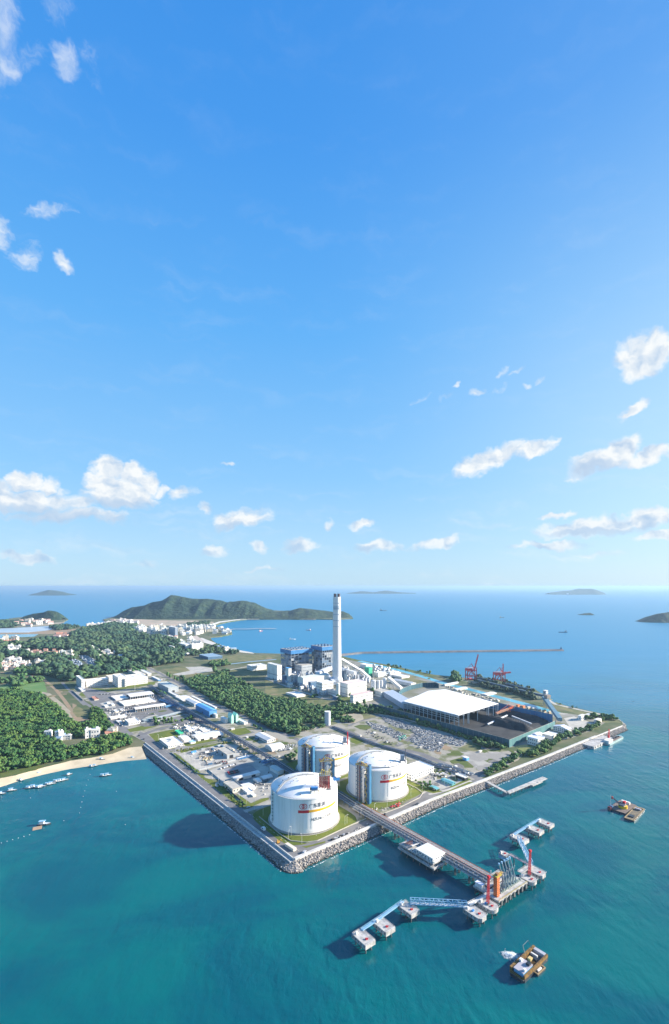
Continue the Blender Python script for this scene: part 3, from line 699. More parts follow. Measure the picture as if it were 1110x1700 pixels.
def windows(mb, lu, lv, h, rows, pitch=4.0, ww=2.4, wh=1.9, z0=1.0, sides='rl'):
    fh = (h-z0)/rows
    for r in range(rows):
        z = z0+r*fh+fh*.3
        if 'r' in sides:
            n = max(1, int(lu/pitch)); 
            for i in range(n):
                x = (i+.5)*lu/n; mb.box(x-ww/2, x+ww/2, -.06, .05, z, z+min(wh, fh*.55))
        if 'l' in sides:
            n = max(1, int(lv/pitch))
            for i in range(n):
                y = (i+.5)*lv/n; mb.box(-.06, .05, y-ww/2, y+ww/2, z, z+min(wh, fh*.55))
def bld(c, xN, yN, xL, xR, h, label, wall=WH, roof=WR, cat='building', rt='flat', rows=0, name='works_building', axis='x', group=None, door=0, plant=0, pitch=4.0, winm=GLASS, sides='rl', min_=3.0):
    loc, lu, lv, H = solve(c, xN, yN, xL, xR, h); lu = max(lu, min_); lv = max(lv, min_); H = max(H, 2.5)
    t = thing(name, label, cat, loc, GA, group)
    if rt == 'gable':
        rise = min(H*.35, (lv if axis == 'x' else lu)*.14); hw = H-rise
        m = MB().box(0, lu, 0, lv, -.3, hw); m.gends(.02, lu-.02, .02, lv-.02, hw, rise-.05, axis); m.build('wall', wall, t)
        MB().gable(0, lu, 0, lv, hw+.1, rise, ov=.9, axis=axis).build('roof', roof, t)
    elif rt == 'arch':
        hw = H*.35; m = MB().box(0, lu, 0, lv, -.3, hw); m.build('wall', wall, t)
        v = []; n = 12
        for x in (-.5, lu+.5):
            for i in range(n+1):
                a = math.pi*i/n; v.append((x, lv/2-math.cos(a)*(lv/2+.4), hw+math.sin(a)*(H-hw)))
        f = [(i, n+1+i, n+2+i, i+1) for i in range(n)] + [tuple(range(n+1)), tuple(range(2*n+1, n, -1))]
        MB().add(v, f).build('roof', roof, t)
    else:
        hw = H
        MB().box(0, lu, 0, lv, -.3, H-.3).build('wall', wall, t)
        m = MB().box(-.4, lu+.4, -.4, lv+.4, H-.3, H)
        if lu > 8 and lv > 8:
            for a, b, e, f in ((-.4, lu+.4, -.4, 0), (-.4, lu+.4, lv, lv+.4), (-.4, 0, 0, lv), (lu, lu+.4, 0, lv)): m.box(a, b, e, f, H, H+.7)
        m.build('roof', roof, t)
    if rows:
        m = MB(); windows(m, lu, lv, hw-.6, rows, pitch, sides=sides); m.build('window', winm, t, kind='stuff')
    if door:
        m = MB()
        for i in range(door):
            x = (i+.5)*lu/door; w = min(lu/door*.6, 7); m.box(x-w/2, x+w/2, -.08, .05, 0, min(hw*.75, 6))
        for i in range(max(1, door//2)):
            y = (i+.5)*lv/max(1, door//2); w = min(5, lv*.4); m.box(-.08, .05, y-w/2, y+w/2, 0, min(hw*.7, 5))
        m.build('shutter_door', DK, t, kind='stuff')
    for i in range(plant):
        x, y = random.uniform(.2, .8)*lu, random.uniform(.2, .8)*lv
        MB().cbox(x, y, hw, min(4, lu*.2), min(3, lv*.2), 1.8).build('roof_unit', GW, t)
    return t, lu, lv, H
def canopy(c, xN, yN, xL, xR, h, label, roof=WR, nbay=10):
    loc, lu, lv, H = solve(c, xN, yN, xL, xR, h); t = thing('open_shed', label, 'shed', loc, GA)
    MB().gable(0, lu, 0, lv, H-.5, 2.2, ov=.8).build('roof', roof, t)
    m = MB()
    for i in range(nbay+1):
        for y in (.4, lv-.4): m.box(i*lu/nbay-.25, i*lu/nbay+.25, y-.25, y+.25, -.2, H-.7)
    m.build('post', WH, t, kind='stuff'); MB().box(1, lu-1, lv-1.6, lv-1.2, 0, H-1).build('back_wall', GW, t)
    m = MB()
    for i in range(nbay):
        if random.random() < .75: m.cbox((i+.5)*lu/nbay, lv*.5, 0, lu/nbay*.55, lv*.5, random.uniform(2, 4), 0)
    m.build('stored_equipment', DKB, t, kind='stuff')
    return t
bld('q2', 310, 322, 170, 445, 66, 'big grey warehouse with a pale green flat roof beside the long forest road', GW, GR, 'warehouse', door=1)
bld('q2', 850, 642, 668, 948, 92, 'bright blue roofed industrial hall next to the overhead pipe rack', BW, BR, 'hall', rt='gable', axis='y', door=2)
bld('q2', 935, 650, 880, 960, 45, 'small white block at the end of the blue roofed hall', rows=1)
bld('q2', 500, 432, 400, 640, 18, 'wide low white roofed hall between the grey warehouse and blue hall', cat='hall', rt='gable')
bld('q2', 420, 378, 300, 460, 14, 'flat white annex right behind the grey warehouse end')
bld('q2', 655, 502, 535, 745, 50, 'white hall with strip windows next to the blue roofed hall', cat='hall', rows=2, rt='gable', axis='y')
bld('q2', 925, 525, 610, 950, 14, 'long narrow white shed along the forest road behind the blue hall', cat='shed')
bld('q2', 180, 165, 90, 210, 20, 'low blue sided shed across the road from the office block', BW, WR, 'shed')
canopy('q1', 765, 492, 705, 1070, 42, 'open white roofed vehicle shed nearest the office lawn')
canopy('q1', 832, 660, 800, 1228, 48, 'long open shed with pale blue roof ridge beside the blue pipework', nbay=14)
bld('q1', 680, 577, 612, 1100, 10, 'very low flat white roof between the two open sheds', cat='shed')
bld('q1', 570, 502, 508, 735, 8, 'flat pale slab roof left of the open vehicle shed', cat='shed')
bld('q1', 505, 752, 485, 720, 16, 'thin long white shed on the grey yard', cat='shed')
bld('q1', 740, 830, 690, 885, 38, 'white control room with blue windows on the grey yard corner', rows=1)
for i, (x, y, w) in enumerate([(430, 590, 40), (520, 570, 40), (460, 545, 35), (560, 660, 50), (640, 640, 46), (600, 800, 50), (860, 790, 40)]):
    bld('q1', x, y, x-w*.5, x+w, 12, ['small flat concrete hut by the grey road bend', 'small flat hut beside the pale slab', 'tiny flat hut nearest the office drive', 'square concrete cabin in the middle of the grey yard', 'flat cabin left of the long open shed', 'pale cabin beside the thin white shed', 'cabin by the lawn below the open shed'][i], CREAM if i % 2 else WH, WR, 'hut')
# office complex
bld('q1', 118, 342, 48, 165, 112, 'tall white end block of the office complex by the drive', rows=5, cat='office', name='office_block', plant=1)
bld('q1', 185, 322, 158, 470, 78, 'long white office wing with window bands beside the tall end block', rows=3, cat='office', name='office_block', plant=2)
bld('q1', 600, 328, 528, 712, 130, 'central white office tower with a dark glass front', rows=5, cat='office', name='office_block', plant=2, pitch=5)
MBg = bld('q1', 655, 322, 640, 690, 105, 'dark glass entrance slab standing out of the central office tower', GLASS, WH, 'entrance')
bld('q1', 718, 305, 640, 992, 88, 'east white office wing with arched court behind the lawn', rows=3, cat='office', name='office_block', plant=3)
bld('q1', 480, 255, 440, 640, 60, 'rear white office wing with a cream roof', WH, CREAM, rows=2, cat='office', name='office_block')
bld('q1', 860, 190, 700, 960, 30, 'cream flat building behind the office complex', CREAM, CREAM, rows=1)
bld('q1', 990, 175, 880, 1040, 28, 'white low block by the road junction behind the offices', rows=1)
bld('q1', 120, 385, 70, 170, 14, 'small white gatehouse canopy before the tall office end block', cat='gatehouse')
bld('q1', 290, 500, 250, 345, 10, 'brown roofed gate lodge at the foot of the office drive', CREAM, REDR, 'gatehouse')
# yard blocks
bld('q3', 215, 392, 105, 400, 32, 'white flat building beside the quay road and small lawn', rows=1, plant=3)
bld('q3', 412, 317, 335, 492, 38, 'pitched white shed between the quay road block and blue kiosk', rt='gable', cat='shed')
bld('q3', 582, 302, 500, 895, 38, 'long white roofed store along the cross road', rt='gable', cat='store', door=3)
bld('q3', 492, 337, 465, 552, 22, 'small kiosk with light blue roof by the cross road', WH, mat('light blue roof', (.42, .62, .74), .5), 'kiosk')
bld('q3', 345, 222, 298, 398, 20, 'low shed covered in vivid green beside the lawn', GREENB, mat('vivid green sheeting', (.05, .55, .28), .6), 'shed')
for i, (x, y, w, h) in enumerate([(470, 190, 70, 18), (560, 220, 60, 20), (640, 200, 80, 22), (520, 160, 60, 16), (440, 150, 50, 20), (700, 185, 60, 15)]):
    bld('q3', x, y, x-w*.6, x+w, h, ['white cabin in the middle of the cluttered gravel yard', 'grey cabin behind the long store', 'pitched cabin nearest the long store end', 'small cabin beside the cross road', 'cabin next to the green shed', 'cabin closest to the yellow crane girders'][i], [WH, GW][i % 2], WR, 'cabin', rt='gable' if i % 2 else 'flat')
bld('q4', 535, 247, 438, 622, 42, 'grey box store in the middle of the pale concrete yard', GW, LCONC, 'store', door=1)
bld('q4', 612, 482, 583, 868, 38, 'long pale shed beside the dark car park', WH, WR, 'shed', rt='gable', door=2)
bld('q4', 592, 600, 497, 692, 42, 'pale flat workshop next to the road hedge', CREAM, LCONC, 'workshop', rows=1)
bld('q4', 735, 582, 660, 828, 24, 'white pavilion with blue awning edge near the workshop', WH, WR, 'pavilion', rt='gable')
bld('q4', 742, 612, 690, 800, 16, 'white blue-windowed cabin before the pavilion', WH, WR, 'cabin', rows=1)
bld('q4', 1055, 412, 972, 1115, 46, 'white hipped store close behind the nearest tank', WH, GR, 'store', rt='gable', axis='y')
bld('q4', 905, 470, 868, 1000, 30, 'arched grey shelter beside the hipped store', GW, WR, 'shelter', rt='arch')
bld('q4', 850, 500, 800, 890, 30, 'arched small shelter next to the pavilion lane', WH, WR, 'shelter', rt='arch')
bld('q4', 800, 640, 770, 830, 10, 'tiny cream hut on the corner lawn', CREAM, WR, 'hut')
bld('q5', 540, 460, 370, 660, 58, 'long white pitched hall between the pipe rack and forest road', WH, WR, 'hall', rt='gable', axis='y', rows=1)
bld('q5', 610, 582, 512, 785, 66, 'white arched hangar near the rear tank', WH, WR, 'hangar', rt='arch')
bld('q5', 400, 410, 365, 450, 22, 'small dark blue shed before the long white hall', DKB, GW, 'shed')
bld('c5', 655, 432, 622, 675, 32, 'white shed beside the mint green silos', WH, WR, 'shed')
for i, (x, y, w) in enumerate([(700, 432, 26), (732, 428, 26)]):
    t, lu, lv, H = bld('c5', x, y, x-w, x+16, 52, ['left mint green silo block with a pointed cap', 'right mint green silo block with a pointed cap'][i], MINT, MINT, 'silo', name='silo_block')
    MB().gable(0, lu, 0, lv, H+.02, 5, ov=.2, axis='y').gends(.1, lu-.1, .1, lv-.1, H, 4.5, 'y').build('cap', MINT, t)
bld('c5', 790, 440, 740, 815, 14, 'low white hut next to the mint green silos', WH, WR, 'hut')
bld('q7', 70, 588, -60, 276, 58, 'white warehouse with two window rows right of the middle tank', WH, mat('lilac white roof', (.72, .76, .84), .5), 'warehouse', rows=2, pitch=5)
bld('q7', 562, 592, 474, 592, 28, 'dark walled hut with white roof near the small pier', DK, WR, 'hut')
bld('q7', 442, 637, 343, 476, 26, 'teal roofed pump house beside the quay lawn', TEAL, TEAL, 'pump house', rt='gable', rows=1, axis='y')
bld('q7', 300, 682, 238, 322, 22, 'smaller teal and white cabin on the quay lawn', WH, TEAL, 'cabin', rt='gable')
bld('q7', 578, 408, 543, 602, 28, 'blue and white box cabin on the grey yard', BR, WR, 'cabin')
bld('r6', 350, 578, 268, 405, 60, 'white gabled pump hall by the olive pond', WH, mat('lavender roof', (.68, .72, .86), .5), 'hall', rows=2, name='pump_hall')
bld('r6', 345, 545, 305, 385, 68, 'raised roof section standing on the white pump hall', WH, WR, 'roof house', rt='gable')
bld('r6', 590, 475, 473, 618, 52, 'white hall with lavender roof beneath the sloping conveyor', WH, mat('lavender roof', (.68, .72, .86), .5), 'hall', rows=2, rt='gable')
bld('r6', 462, 520, 385, 520, 26, 'low white link building between the two pump halls', WH, WR)
bld('r6', 560, 520, 520, 600, 18, 'white terrace roof among the shore trees', WH, WR)
bld('r6', 700, 368, 672, 735, 36, 'white harbour office at the far corner', WH, WR, rows=1)
bld('r6', 755, 352, 730, 780, 30, 'pale harbour store next to the harbour office', CREAM, WR)
bld('r6', 830, 392, 800, 862, 28, 'pink walled house among the corner trees', PINK, WR, 'house')
# power station
bld('p5', 110, 440, 20, 152, 135, 'white cube building at the left end of the power station', WH, WR, rows=1, name='station_block')
def boiler(xN, yN, xL, xR, h, label):
    loc, lu, lv, H = solve('p5', xN, yN, xL, xR, h); t = thing('boiler_house', label, 'boiler house', loc, GA)
    MB().box(lu*.12, lu*.88, lv*.1, lv*.9, 0, H-14).build('boiler', mat('boiler casing', (.10, .13, .18), .6, (.06, .09, .14), .1), t)
    m = MB(); nx, ny, nz = 6, 5, 9
    for i in range(nx+1):
        for y in (0, lv): m.bar((i*lu/nx, y, 0), (i*lu/nx, y, H-12), 1.3)
    for j in range(1, ny):
        for x in (0, lu): m.bar((x, j*lv/ny, 0), (x, j*lv/ny, H-12), 1.3)
    for k in range(1, nz):
        z = k*(H-12)/nz
        for y in (0, lv): m.bar((0, y, z), (lu, y, z), 1.0)
        for x in (0, lu): m.bar((x, 0, z), (x, lv, z), 1.0)
    m.build('steel_frame', mat('frame steel pale', (.24, .29, .35), .5), t)
    m = MB()
    for k in range(nz-1):
        for i in range(nx):
            if random.random() < .45: m.box(i*lu/nx+.6, (i+1)*lu/nx-.6, -.3, .3, k*(H-12)/nz+.8, (k+1)*(H-12)/nz-.8)
        for i in range(ny):
            if random.random() < .7: m.box(-.3, .3, i*lv/ny+.6, (i+1)*lv/ny-.6, k*(H-12)/nz+.8, (k+1)*(H-12)/nz-.8)
    m.build('side_panel', mat('panel grey blue', (.10, .17, .26), .6, (.34, .35, .35), .05, lo=.45, hi=.6), t, kind='stuff')
    MB().box(-2, lu+2, -2, lv+2, H-13, H).build('blue_top', mat('boiler blue', (.025, .15, .36), .5, (.035, .19, .42), .05), t)
    m = MB().box(-1.2, lu+1.2, -1.2, lv+1.2, H+.02, H+.5)
    m.build('roof', LCONC, t)
    m = MB()
    for i in range(4):
        for j in range(3): m.box(lu*(.08+i*.24), lu*(.08+i*.24)+lu*.13, lv*(.1+j*.3), lv*(.1+j*.3)+lv*.12, H+.5, H+3.5)
    m.build('vent_housing', DKB, t, kind='stuff')
boiler(238, 388, 146, 432, 222, 'left boiler house with open steel frame and bright blue top')
boiler(525, 376, 428, 645, 242, 'right boiler house with blue top half behind the chimney')
bld('p5', 335, 400, 270, 432, 95, 'grey block before the left boiler house', GW, LCONC, name='station_block', rows=3)
bld('p5', 215, 472, 186, 242, 140, 'narrow tower with a blue cap left of the boilers', WH, BR, 'tower', name='lift_tower')
bld('p5', 350, 508, 298, 585, 98, 'long pale hall in front of the boilers', WH, GR, 'hall', rt='gable', name='station_block', rows=1)
bld('p5', 420, 520, 395, 480, 60, 'dark equipment block behind the white window building', DKB, GW, name='station_block')
bld('p5', 175, 470, 155, 200, 70, 'dark blue block beside the lift tower', DKB, GW, name='station_block')
bld('p5', 270, 475, 240, 300, 80, 'grey frame block beside the long pale hall', GW, LCONC, name='station_block', rows=2)
bld('p5', 525, 575, 472, 628, 108, 'white four storey building with dark windows left of the chimney foot', rows=4, name='station_block', winm=DK)
bld('p5', 650, 590, 560, 660, 50, 'low white annex at the chimney foot', name='station_block', rows=1)
bld('p5', 760, 596, 690, 935, 120, 'white and pink hall right of the chimney', WH, PINK, 'hall', name='station_block', rows=2)
bld('p5', 825, 510, 790, 900, 60, 'stepped white upper block on the pink hall', WH, WR, name='station_block')
bld('p5', 812, 658, 782, 992, 78, 'low long white building with red sign line below the pink hall', WH, mat('red edged roof', (.66, .5, .48), .6), name='station_block', rows=2)
bld('p5', 655, 622, 620, 672, 30, 'dark small shed at the foot of the white silo', DKB, WR, 'shed')
bld('q8', 360, 232, 312, 402, 100, 'green clad transfer building among the white station roofs', GREENB, mat('green top', (.06, .42, .3), .5), 'transfer tower', name='transfer_building')
bld('q8', 330, 140, 260, 400, 40, 'white roof block behind the green building', WH, WR, name='station_block')
bld('q8', 500, 470, 400, 612, 60, 'white office strip beside the teal fence end', WH, LCONC, name='station_block', rows=1)
bld('q8', 470, 240, 420, 560, 50, 'white roof block right of the green building', WH, WR, name='station_block')
bld('q8', 640, 215, 540, 720, 30, 'white arched roof near the canal', WH, WR, 'shed', rt='arch')
bld('q8', 740, 255, 600, 830, 20, 'long white low roof alongside the canal', WH, WR, 'shed')
bld('q8', 850, 345, 640, 905, 45, 'white sloping conveyor house near the fenced coal yard', WH, WR, 'shed', rt='gable', axis='y')
bld('p5', 290, 602, 190, 370, 22, 'long white roofed house in the dry grass before the station', WH, WR, 'house', rt='gable')
bld('p5', 760, 680, 700, 800, 10, 'flat white slab roof at the forest end', WH, WR, 'shed')
def cyl_thing(c, x, y, w, h, label, m, name='silo', cat='silo', cap=True, capm=WR):
    a, b, s = CROPS[c]; X, Y = P(a+x/s, b+y/s); r = w/s*Y/FOC/2; H = h/s*Y/FOC; t = thing(name, label, cat, (X, Y+r), 0)
    MB().cyl(0, 0, -.2, H, r, 28).build('body', m, t, smooth=False)
    if cap: MB().lathe([(r+.2, H), (r+.2, H+.5), (r*.6, H+r*.22), (.05, H+r*.32)], n=28).build('cap', capm, t)
    return t, r, H
SILO = mat('silo concrete', (.62, .64, .66), .7, (.52, .54, .57), .05)
for i, (x, y, w, h) in enumerate([(418, 388, 62, 105), (470, 385, 36, 105), (506, 380, 36, 100), (545, 366, 46, 112)]):
    cyl_thing('q8', x, y, w, h, ['widest grey silo left in the silo row', 'slim second silo in the grey silo row', 'slim third silo in the grey silo row', 'silo at the conveyor end of the silo row'][i], SILO)
cyl_thing('p5', 720, 440, 58, 90, 'dark round absorber tower right of the chimney', mat('dark steel blue', (.10, .17, .26), .5))
cyl_thing('p5', 670, 612, 36, 140, 'white slim silo standing before the chimney', WR)
for i, (x, y) in enumerate([(782, 450), (806, 452), (830, 448), (856, 452)]):
    cyl_thing('p5', x, y, 15, 60, ['first slim grey cylinder beside the dark absorber tower', 'second slim grey cylinder from the dark absorber tower', 'third slim grey cylinder from the dark absorber tower', 'slim grey cylinder farthest from the dark absorber tower'][i], SILO, cap=True)
t, r_, H_ = cyl_thing('t3', 587, 322, 92, 205, 'plain grey cylindrical surge tower behind the rear tank', mat('grey steel shaft', (.40, .44, .50), .5, (.46, .5, .55), .1), name='surge_tower', cat='tower', cap=False)
MB().cyl(0, 0, H_, H_+.6, r_+.25, 28).build('rim', WR, t)
# chimney
X, Y = P(559, 1134); t = thing('power_station_chimney', 'very tall pale chimney with two dark flue tips', 'chimney', (X, Y), 0)
ztop = EYE - (991-HY)/FOC*Y - G0
sc_c = Y/FOC
MB().lathe([(7.6*sc_c, 0), (7.2*sc_c, ztop*.25), (6.7*sc_c, ztop*.55), (6.3*sc_c, ztop*.9), (6.3*sc_c, ztop)], n=48).build('shaft', mat('chimney paint', (.66, .66, .66), .6, (.50, .51, .52), .01, 3, streak=True), t, smooth=False)
m = MB()
for z in (.93, .87, .80, .73, .66): m.lathe([(6.5*sc_c, ztop*z-1), (6.9*sc_c, ztop*z-1), (6.9*sc_c, ztop*z+.6), (6.5*sc_c, ztop*z+.6)], n=40, cap=False)
m.build('ring_platform', mat('grey blue ring', (.33, .43, .52), .5), t, kind='stuff')
m = MB().lathe([(6.36*sc_c, ztop*.78), (6.36*sc_c, ztop*.90)], n=40, cap=False); m.build('grey_band', mat('band grey', (.42, .5, .58), .6), t)
MB().lathe([(9.6*sc_c, 6), (9.6*sc_c, 13), (7.5*sc_c, 22)], n=32, cap=False).build('base_collar', SILO, t)
for s_ in (-1, 1): MB().cyl(s_*3.0*sc_c, 0, ztop-1, ztop+6*sc_c*.9, 2.3*sc_c, 20).build('flue_tip', mat('sooty steel', (.12, .09, .10), .7), t)
# ducts and galleries
def gallery(c0_, p0, z0, c1_, p1, z1, w, h, label, m, legs=5, name='conveyor_gallery', cat='conveyor'):
    a = Q(c0_, *p0, z=z0); b = Q(c1_, *p1, z=z1); A, B = Vector((*a, z0)), Vector((*b, z1)); t = thing(name, label, cat, (A.x, A.y, 0), 0)
    d = B-A; e = Vector((-d.y, d.x, 0)).normalized()*w/2; O = Vector((A.x, A.y, 0)); up = Vector((0, 0, h))
    v = [A-e-O, A+e-O, A+e+up-O, A-e+up-O, B-e-O, B+e-O, B+e+up-O, B-e+up-O]
    MB().add(v, [(0, 1, 2, 3), (7, 6, 5, 4), (0, 4, 5, 1), (1, 5, 6, 2), (2, 6, 7, 3), (3, 7, 4, 0)]).build('housing', m, t)
    mm = MB()
    for i in range(legs):
        q = A + d*((i+.5)/legs) - O
        if q.z < G0+3: continue
        for s_ in (-1, 1): mm.bar(q+e*s_*.8, Vector((q.x, q.y, G0-.5))+e*s_*1.3, .9)
    if mm.v: mm.build('support_leg', GW, t, kind='stuff')
    return t
gallery('p5', (702, 250), 75, 'p5', (870, 350), 30, 8, 6, 'pale sloping conveyor running down from the boilers', SILO)
gallery('p5', (870, 350), 30, 'p5', (965, 432), 10, 9, 7, 'lower white conveyor joining the silo row', WR, legs=3)
gallery('q8', (590, 262), 30, 'q8', (735, 385), 7, 10, 8, 'white conveyor chute sloping from the silo row to the coal yard', WR, legs=3)
gallery('q8', (570, 440), 7, 'q8', (830, 600), 7, 34, 13, 'long grey ribbed shed behind the teal fence', mat('ribbed grey sheet', (.40, .46, .54), .6, (.30, .36, .44), .3), legs=0, name='long_shed', cat='shed')
gallery('p5', (600, 345), 28, 'p5', (480, 400), 28, 12, 12, 'fat pale flue duct left of the chimney', SILO, legs=3, name='flue_duct', cat='duct')
gallery('p5', (690, 350), 30, 'p5', (830, 390), 30, 10, 10, 'pale flue duct right of the chimney', SILO, legs=4, name='flue_duct', cat='duct')
gallery('p5', (560, 390), 18, 'p5', (640, 480), 12, 9, 8, 'short pale duct at the chimney foot', SILO, legs=2, name='flue_duct', cat='duct')
# ------------------------------------------------------------------ gas tanks
TW = mat('tank white paint', (.86, .82, .76), .5, (.72, .68, .61), .07, 6, lo=.5, hi=.72, streak=True)
TD = mat('tank dome paint', (.85, .82, .77), .5, (.75, .72, .67), .06, 4)
RED = mat('signal red', (.62, .02, .03), .5); AMB = mat('amber paint', (.80, .42, .02), .5); NAVY = mat('dark lettering', (.05, .06, .09), .5)
SCAF = mat('galvanised steel', (.26, .27, .27), .6); YEL = mat('safety yellow', (.48, .37, .05), .6); RUST = mat('red oxide steel', (.36, .06, .05), .6); PIPE = mat('insulated pipe', (.40, .41, .41), .45); BLUEP = mat('blue steel', (.04, .22, .50), .5); DPIPE = mat('dark pipework', (.06, .07, .10), .5); BROWN = mat('brown pipe', (.30, .13, .10), .6)
TR, TH = 43.0, 42.0
def wrap(mb, x0, x1, z0, z1, th0, r, n=30):
    """band on the tank wall; x along the wall in metres from angle th0"""
    for i in range(n):
        a, b = th0+(x0+(x1-x0)*i/n)/TR, th0+(x0+(x1-x0)*(i+1)/n)/TR
        pa, pb = (math.sin(a)*r, -math.cos(a)*r), (math.sin(b)*r, -math.cos(b)*r)
        ia, ib = (math.sin(a)*(r-.1), -math.cos(a)*(r-.1)), (math.sin(b)*(r-.1), -math.cos(b)*(r-.1))
        mb.add([(*pa, z0), (*pb, z0), (*pb, z1), (*pa, z1), (*ia, z1), (*ib, z1), (*ia, z0), (*ib, z0)], [(0, 1, 2, 3), (3, 2, 5, 4), (1, 0, 6, 7)])
def lettering(text, size, th0, z, parent, name='lettering', sx=1.0, bold=.0):
    cu = bpy.data.curves.new('txt', 'FONT'); cu.body = text; cu.size = size; cu.extrude = .04; cu.offset = bold
    o = bpy.data.objects.new('txt', cu); COL.objects.link(o)
    me = bpy.data.meshes.new_from_object(o.evaluated_get(bpy.context.evaluated_depsgraph_get()))
    bpy.data.objects.remove(o); k = len(me.vertices); co = np.zeros(k*3, np.float32); me.vertices.foreach_get('co', co); co = co.reshape(-1, 3)
    a = th0 + co[:, 0]*sx/TR; r = TR+.12+co[:, 2]
    co = np.stack([np.sin(a)*r, -np.cos(a)*r, z+co[:, 1]], -1).astype(np.float32); me.vertices.foreach_set('co', co.ravel()); me.materials.clear(); me.materials.append(NAVY); me.update()
    q = bpy.data.objects.new(name, me); COL.objects.link(q); q.parent = parent; return q
def emblem(th0, z, parent):
    """round double-loop company emblem in red"""
    mb = MB()
    def ring(cx_, cy_, rr, w, a0=0, a1=360, n=28, ex=1.0):
        for i in range(n):
            p, q = R(a0+(a1-a0)*i/n), R(a0+(a1-a0)*(i+1)/n); V = []
            for ang, rad in ((p, rr-w/2), (q, rr-w/2), (q, rr+w/2), (p, rr+w/2)):
                x, y = cx_+math.cos(ang)*rad*ex, cy_+math.sin(ang)*rad; th = th0+x/TR
                V.append((math.sin(th)*(TR+.12), -math.cos(th)*(TR+.12), z+y))
            mb.add(V, [(0, 1, 2, 3)])
    ring(-1.4, 0, 3.0, .75, 35, 325); ring(1.4, 0, 3.0, .75, -145, 145); ring(-.7, 0, 1.4, .6); ring(.9, 0, 1.4, .6)
    return mb.build('emblem', RED, parent)
def riser(parent_label, loc, rot, z_top, name='riser_tower'):
    """pipe and stair tower against the tank: x sideways, y towards the tank"""
    t = thing(name, parent_label, 'pipe tower', loc, rot)
    H = z_top
    MB().box(7.6, 10.4, -3, 3.5, 0, H-2).build('blue_panel', mat('blue tower panel', (.02, .10, .20), .5, (.03, .14, .26), .1), t)
    MB().box(-1.0, 1.8, -2, 2, 0, H-9).build('white_duct', WR, t)
    m = MB(); n = 9
    for x0, x1 in ((-10.5, -2), (2.6, 7.2)):
        for x in (x0, x1):
            for y in (-3.2, 3.2): m.bar((x, y, 0), (x, y, H-4), .45)
        for k in range(1, n+1):
            z = k*(H-4)/n
            for y in (-3.2, 3.2): m.bar((x0, y, z), (x1, y, z), .35); m.bar((x0, y, z-(H-4)/n), (x1, y, z), .25)
            for x in (x0, x1): m.bar((x, -3.2, z), (x, 3.2, z), .35)
    m.build('steel_frame', DKB, t)
    m = MB()
    for k in range(1, n+1):
        z = k*(H-4)/n; m.box(2.4, 7.4, -3.4, 3.4, z-.2, z)
    m.build('landing', SCAF, t, kind='stuff')
    m = MB()
    for k in range(n):
        z = k*(H-4)/n; a, b = (3.2, 6.8) if k % 2 else (6.8, 3.2); m.bar((a, -2.6, z), (b, -2.6, z+(H-4)/n), .8)
    m.build('stair_flight', YEL, t, kind='stuff')
    for i, (x, mm, r) in enumerate([(-9.4, DPIPE, .7), (-7.6, PIPE, .8), (-6.0, BROWN, .55), (-4.6, DPIPE, .8), (-3.2, PIPE, .5)]):
        MB().tube([(x, -1.2, 0), (x, -1.2, H-5), (x*.8, 2, H-1.5), (x*.6, 9, H-3)], r, 8).build('riser_pipe', mm, t)
    # head platform
    m = MB()
    m.box(-11, 8, -4, 4.5, H-4, H-3.6)
    m.build('head_deck', SCAF, t)
    m = MB()
    for z in (H-3, H-2.4):
        for y in (-4, 4.5): m.bar((-11, y, z), (8, y, z), .22)
        for x in (-11, 8): m.bar((x, -4, z), (x, 4.5, z), .22)
    for i in range(10): m.bar((-11+i*2.1, -4, H-3.6), (-11+i*2.1, -4, H-2.4), .2)
    m.bar((-10, -3.5, H-3.2), (-2, -3.5, H+2.2), .7); m.bar((-2, -3.5, H+2.2), (7.4, -3.5, H-2.6), .7); m.bar((-9, 2, H-3.2), (-1, 2, H+3), .6)
    m.build('handrail', YEL, t)
    m = MB()
    for i in range(6): m.tube([(-9+i*2.6, -2+i % 2, H-3.4), (-9+i*2.6, -2+i % 2, H-1+(i % 3)), (-7.5+i*2.3, 3, H-1+(i % 3))], .45, 6)
    m.build('head_pipe', BLUEP, t, kind='stuff')
    m = MB()
    for i in range(7): m.tube([(-10+i*2.4, 0, H-3.4), (-10+i*2.4, .5, H-.2-(i % 2))], .55, 6)
    m.build('valve', mat('orange valves', (.55, .24, .05), .5), t, kind='stuff')
    return t
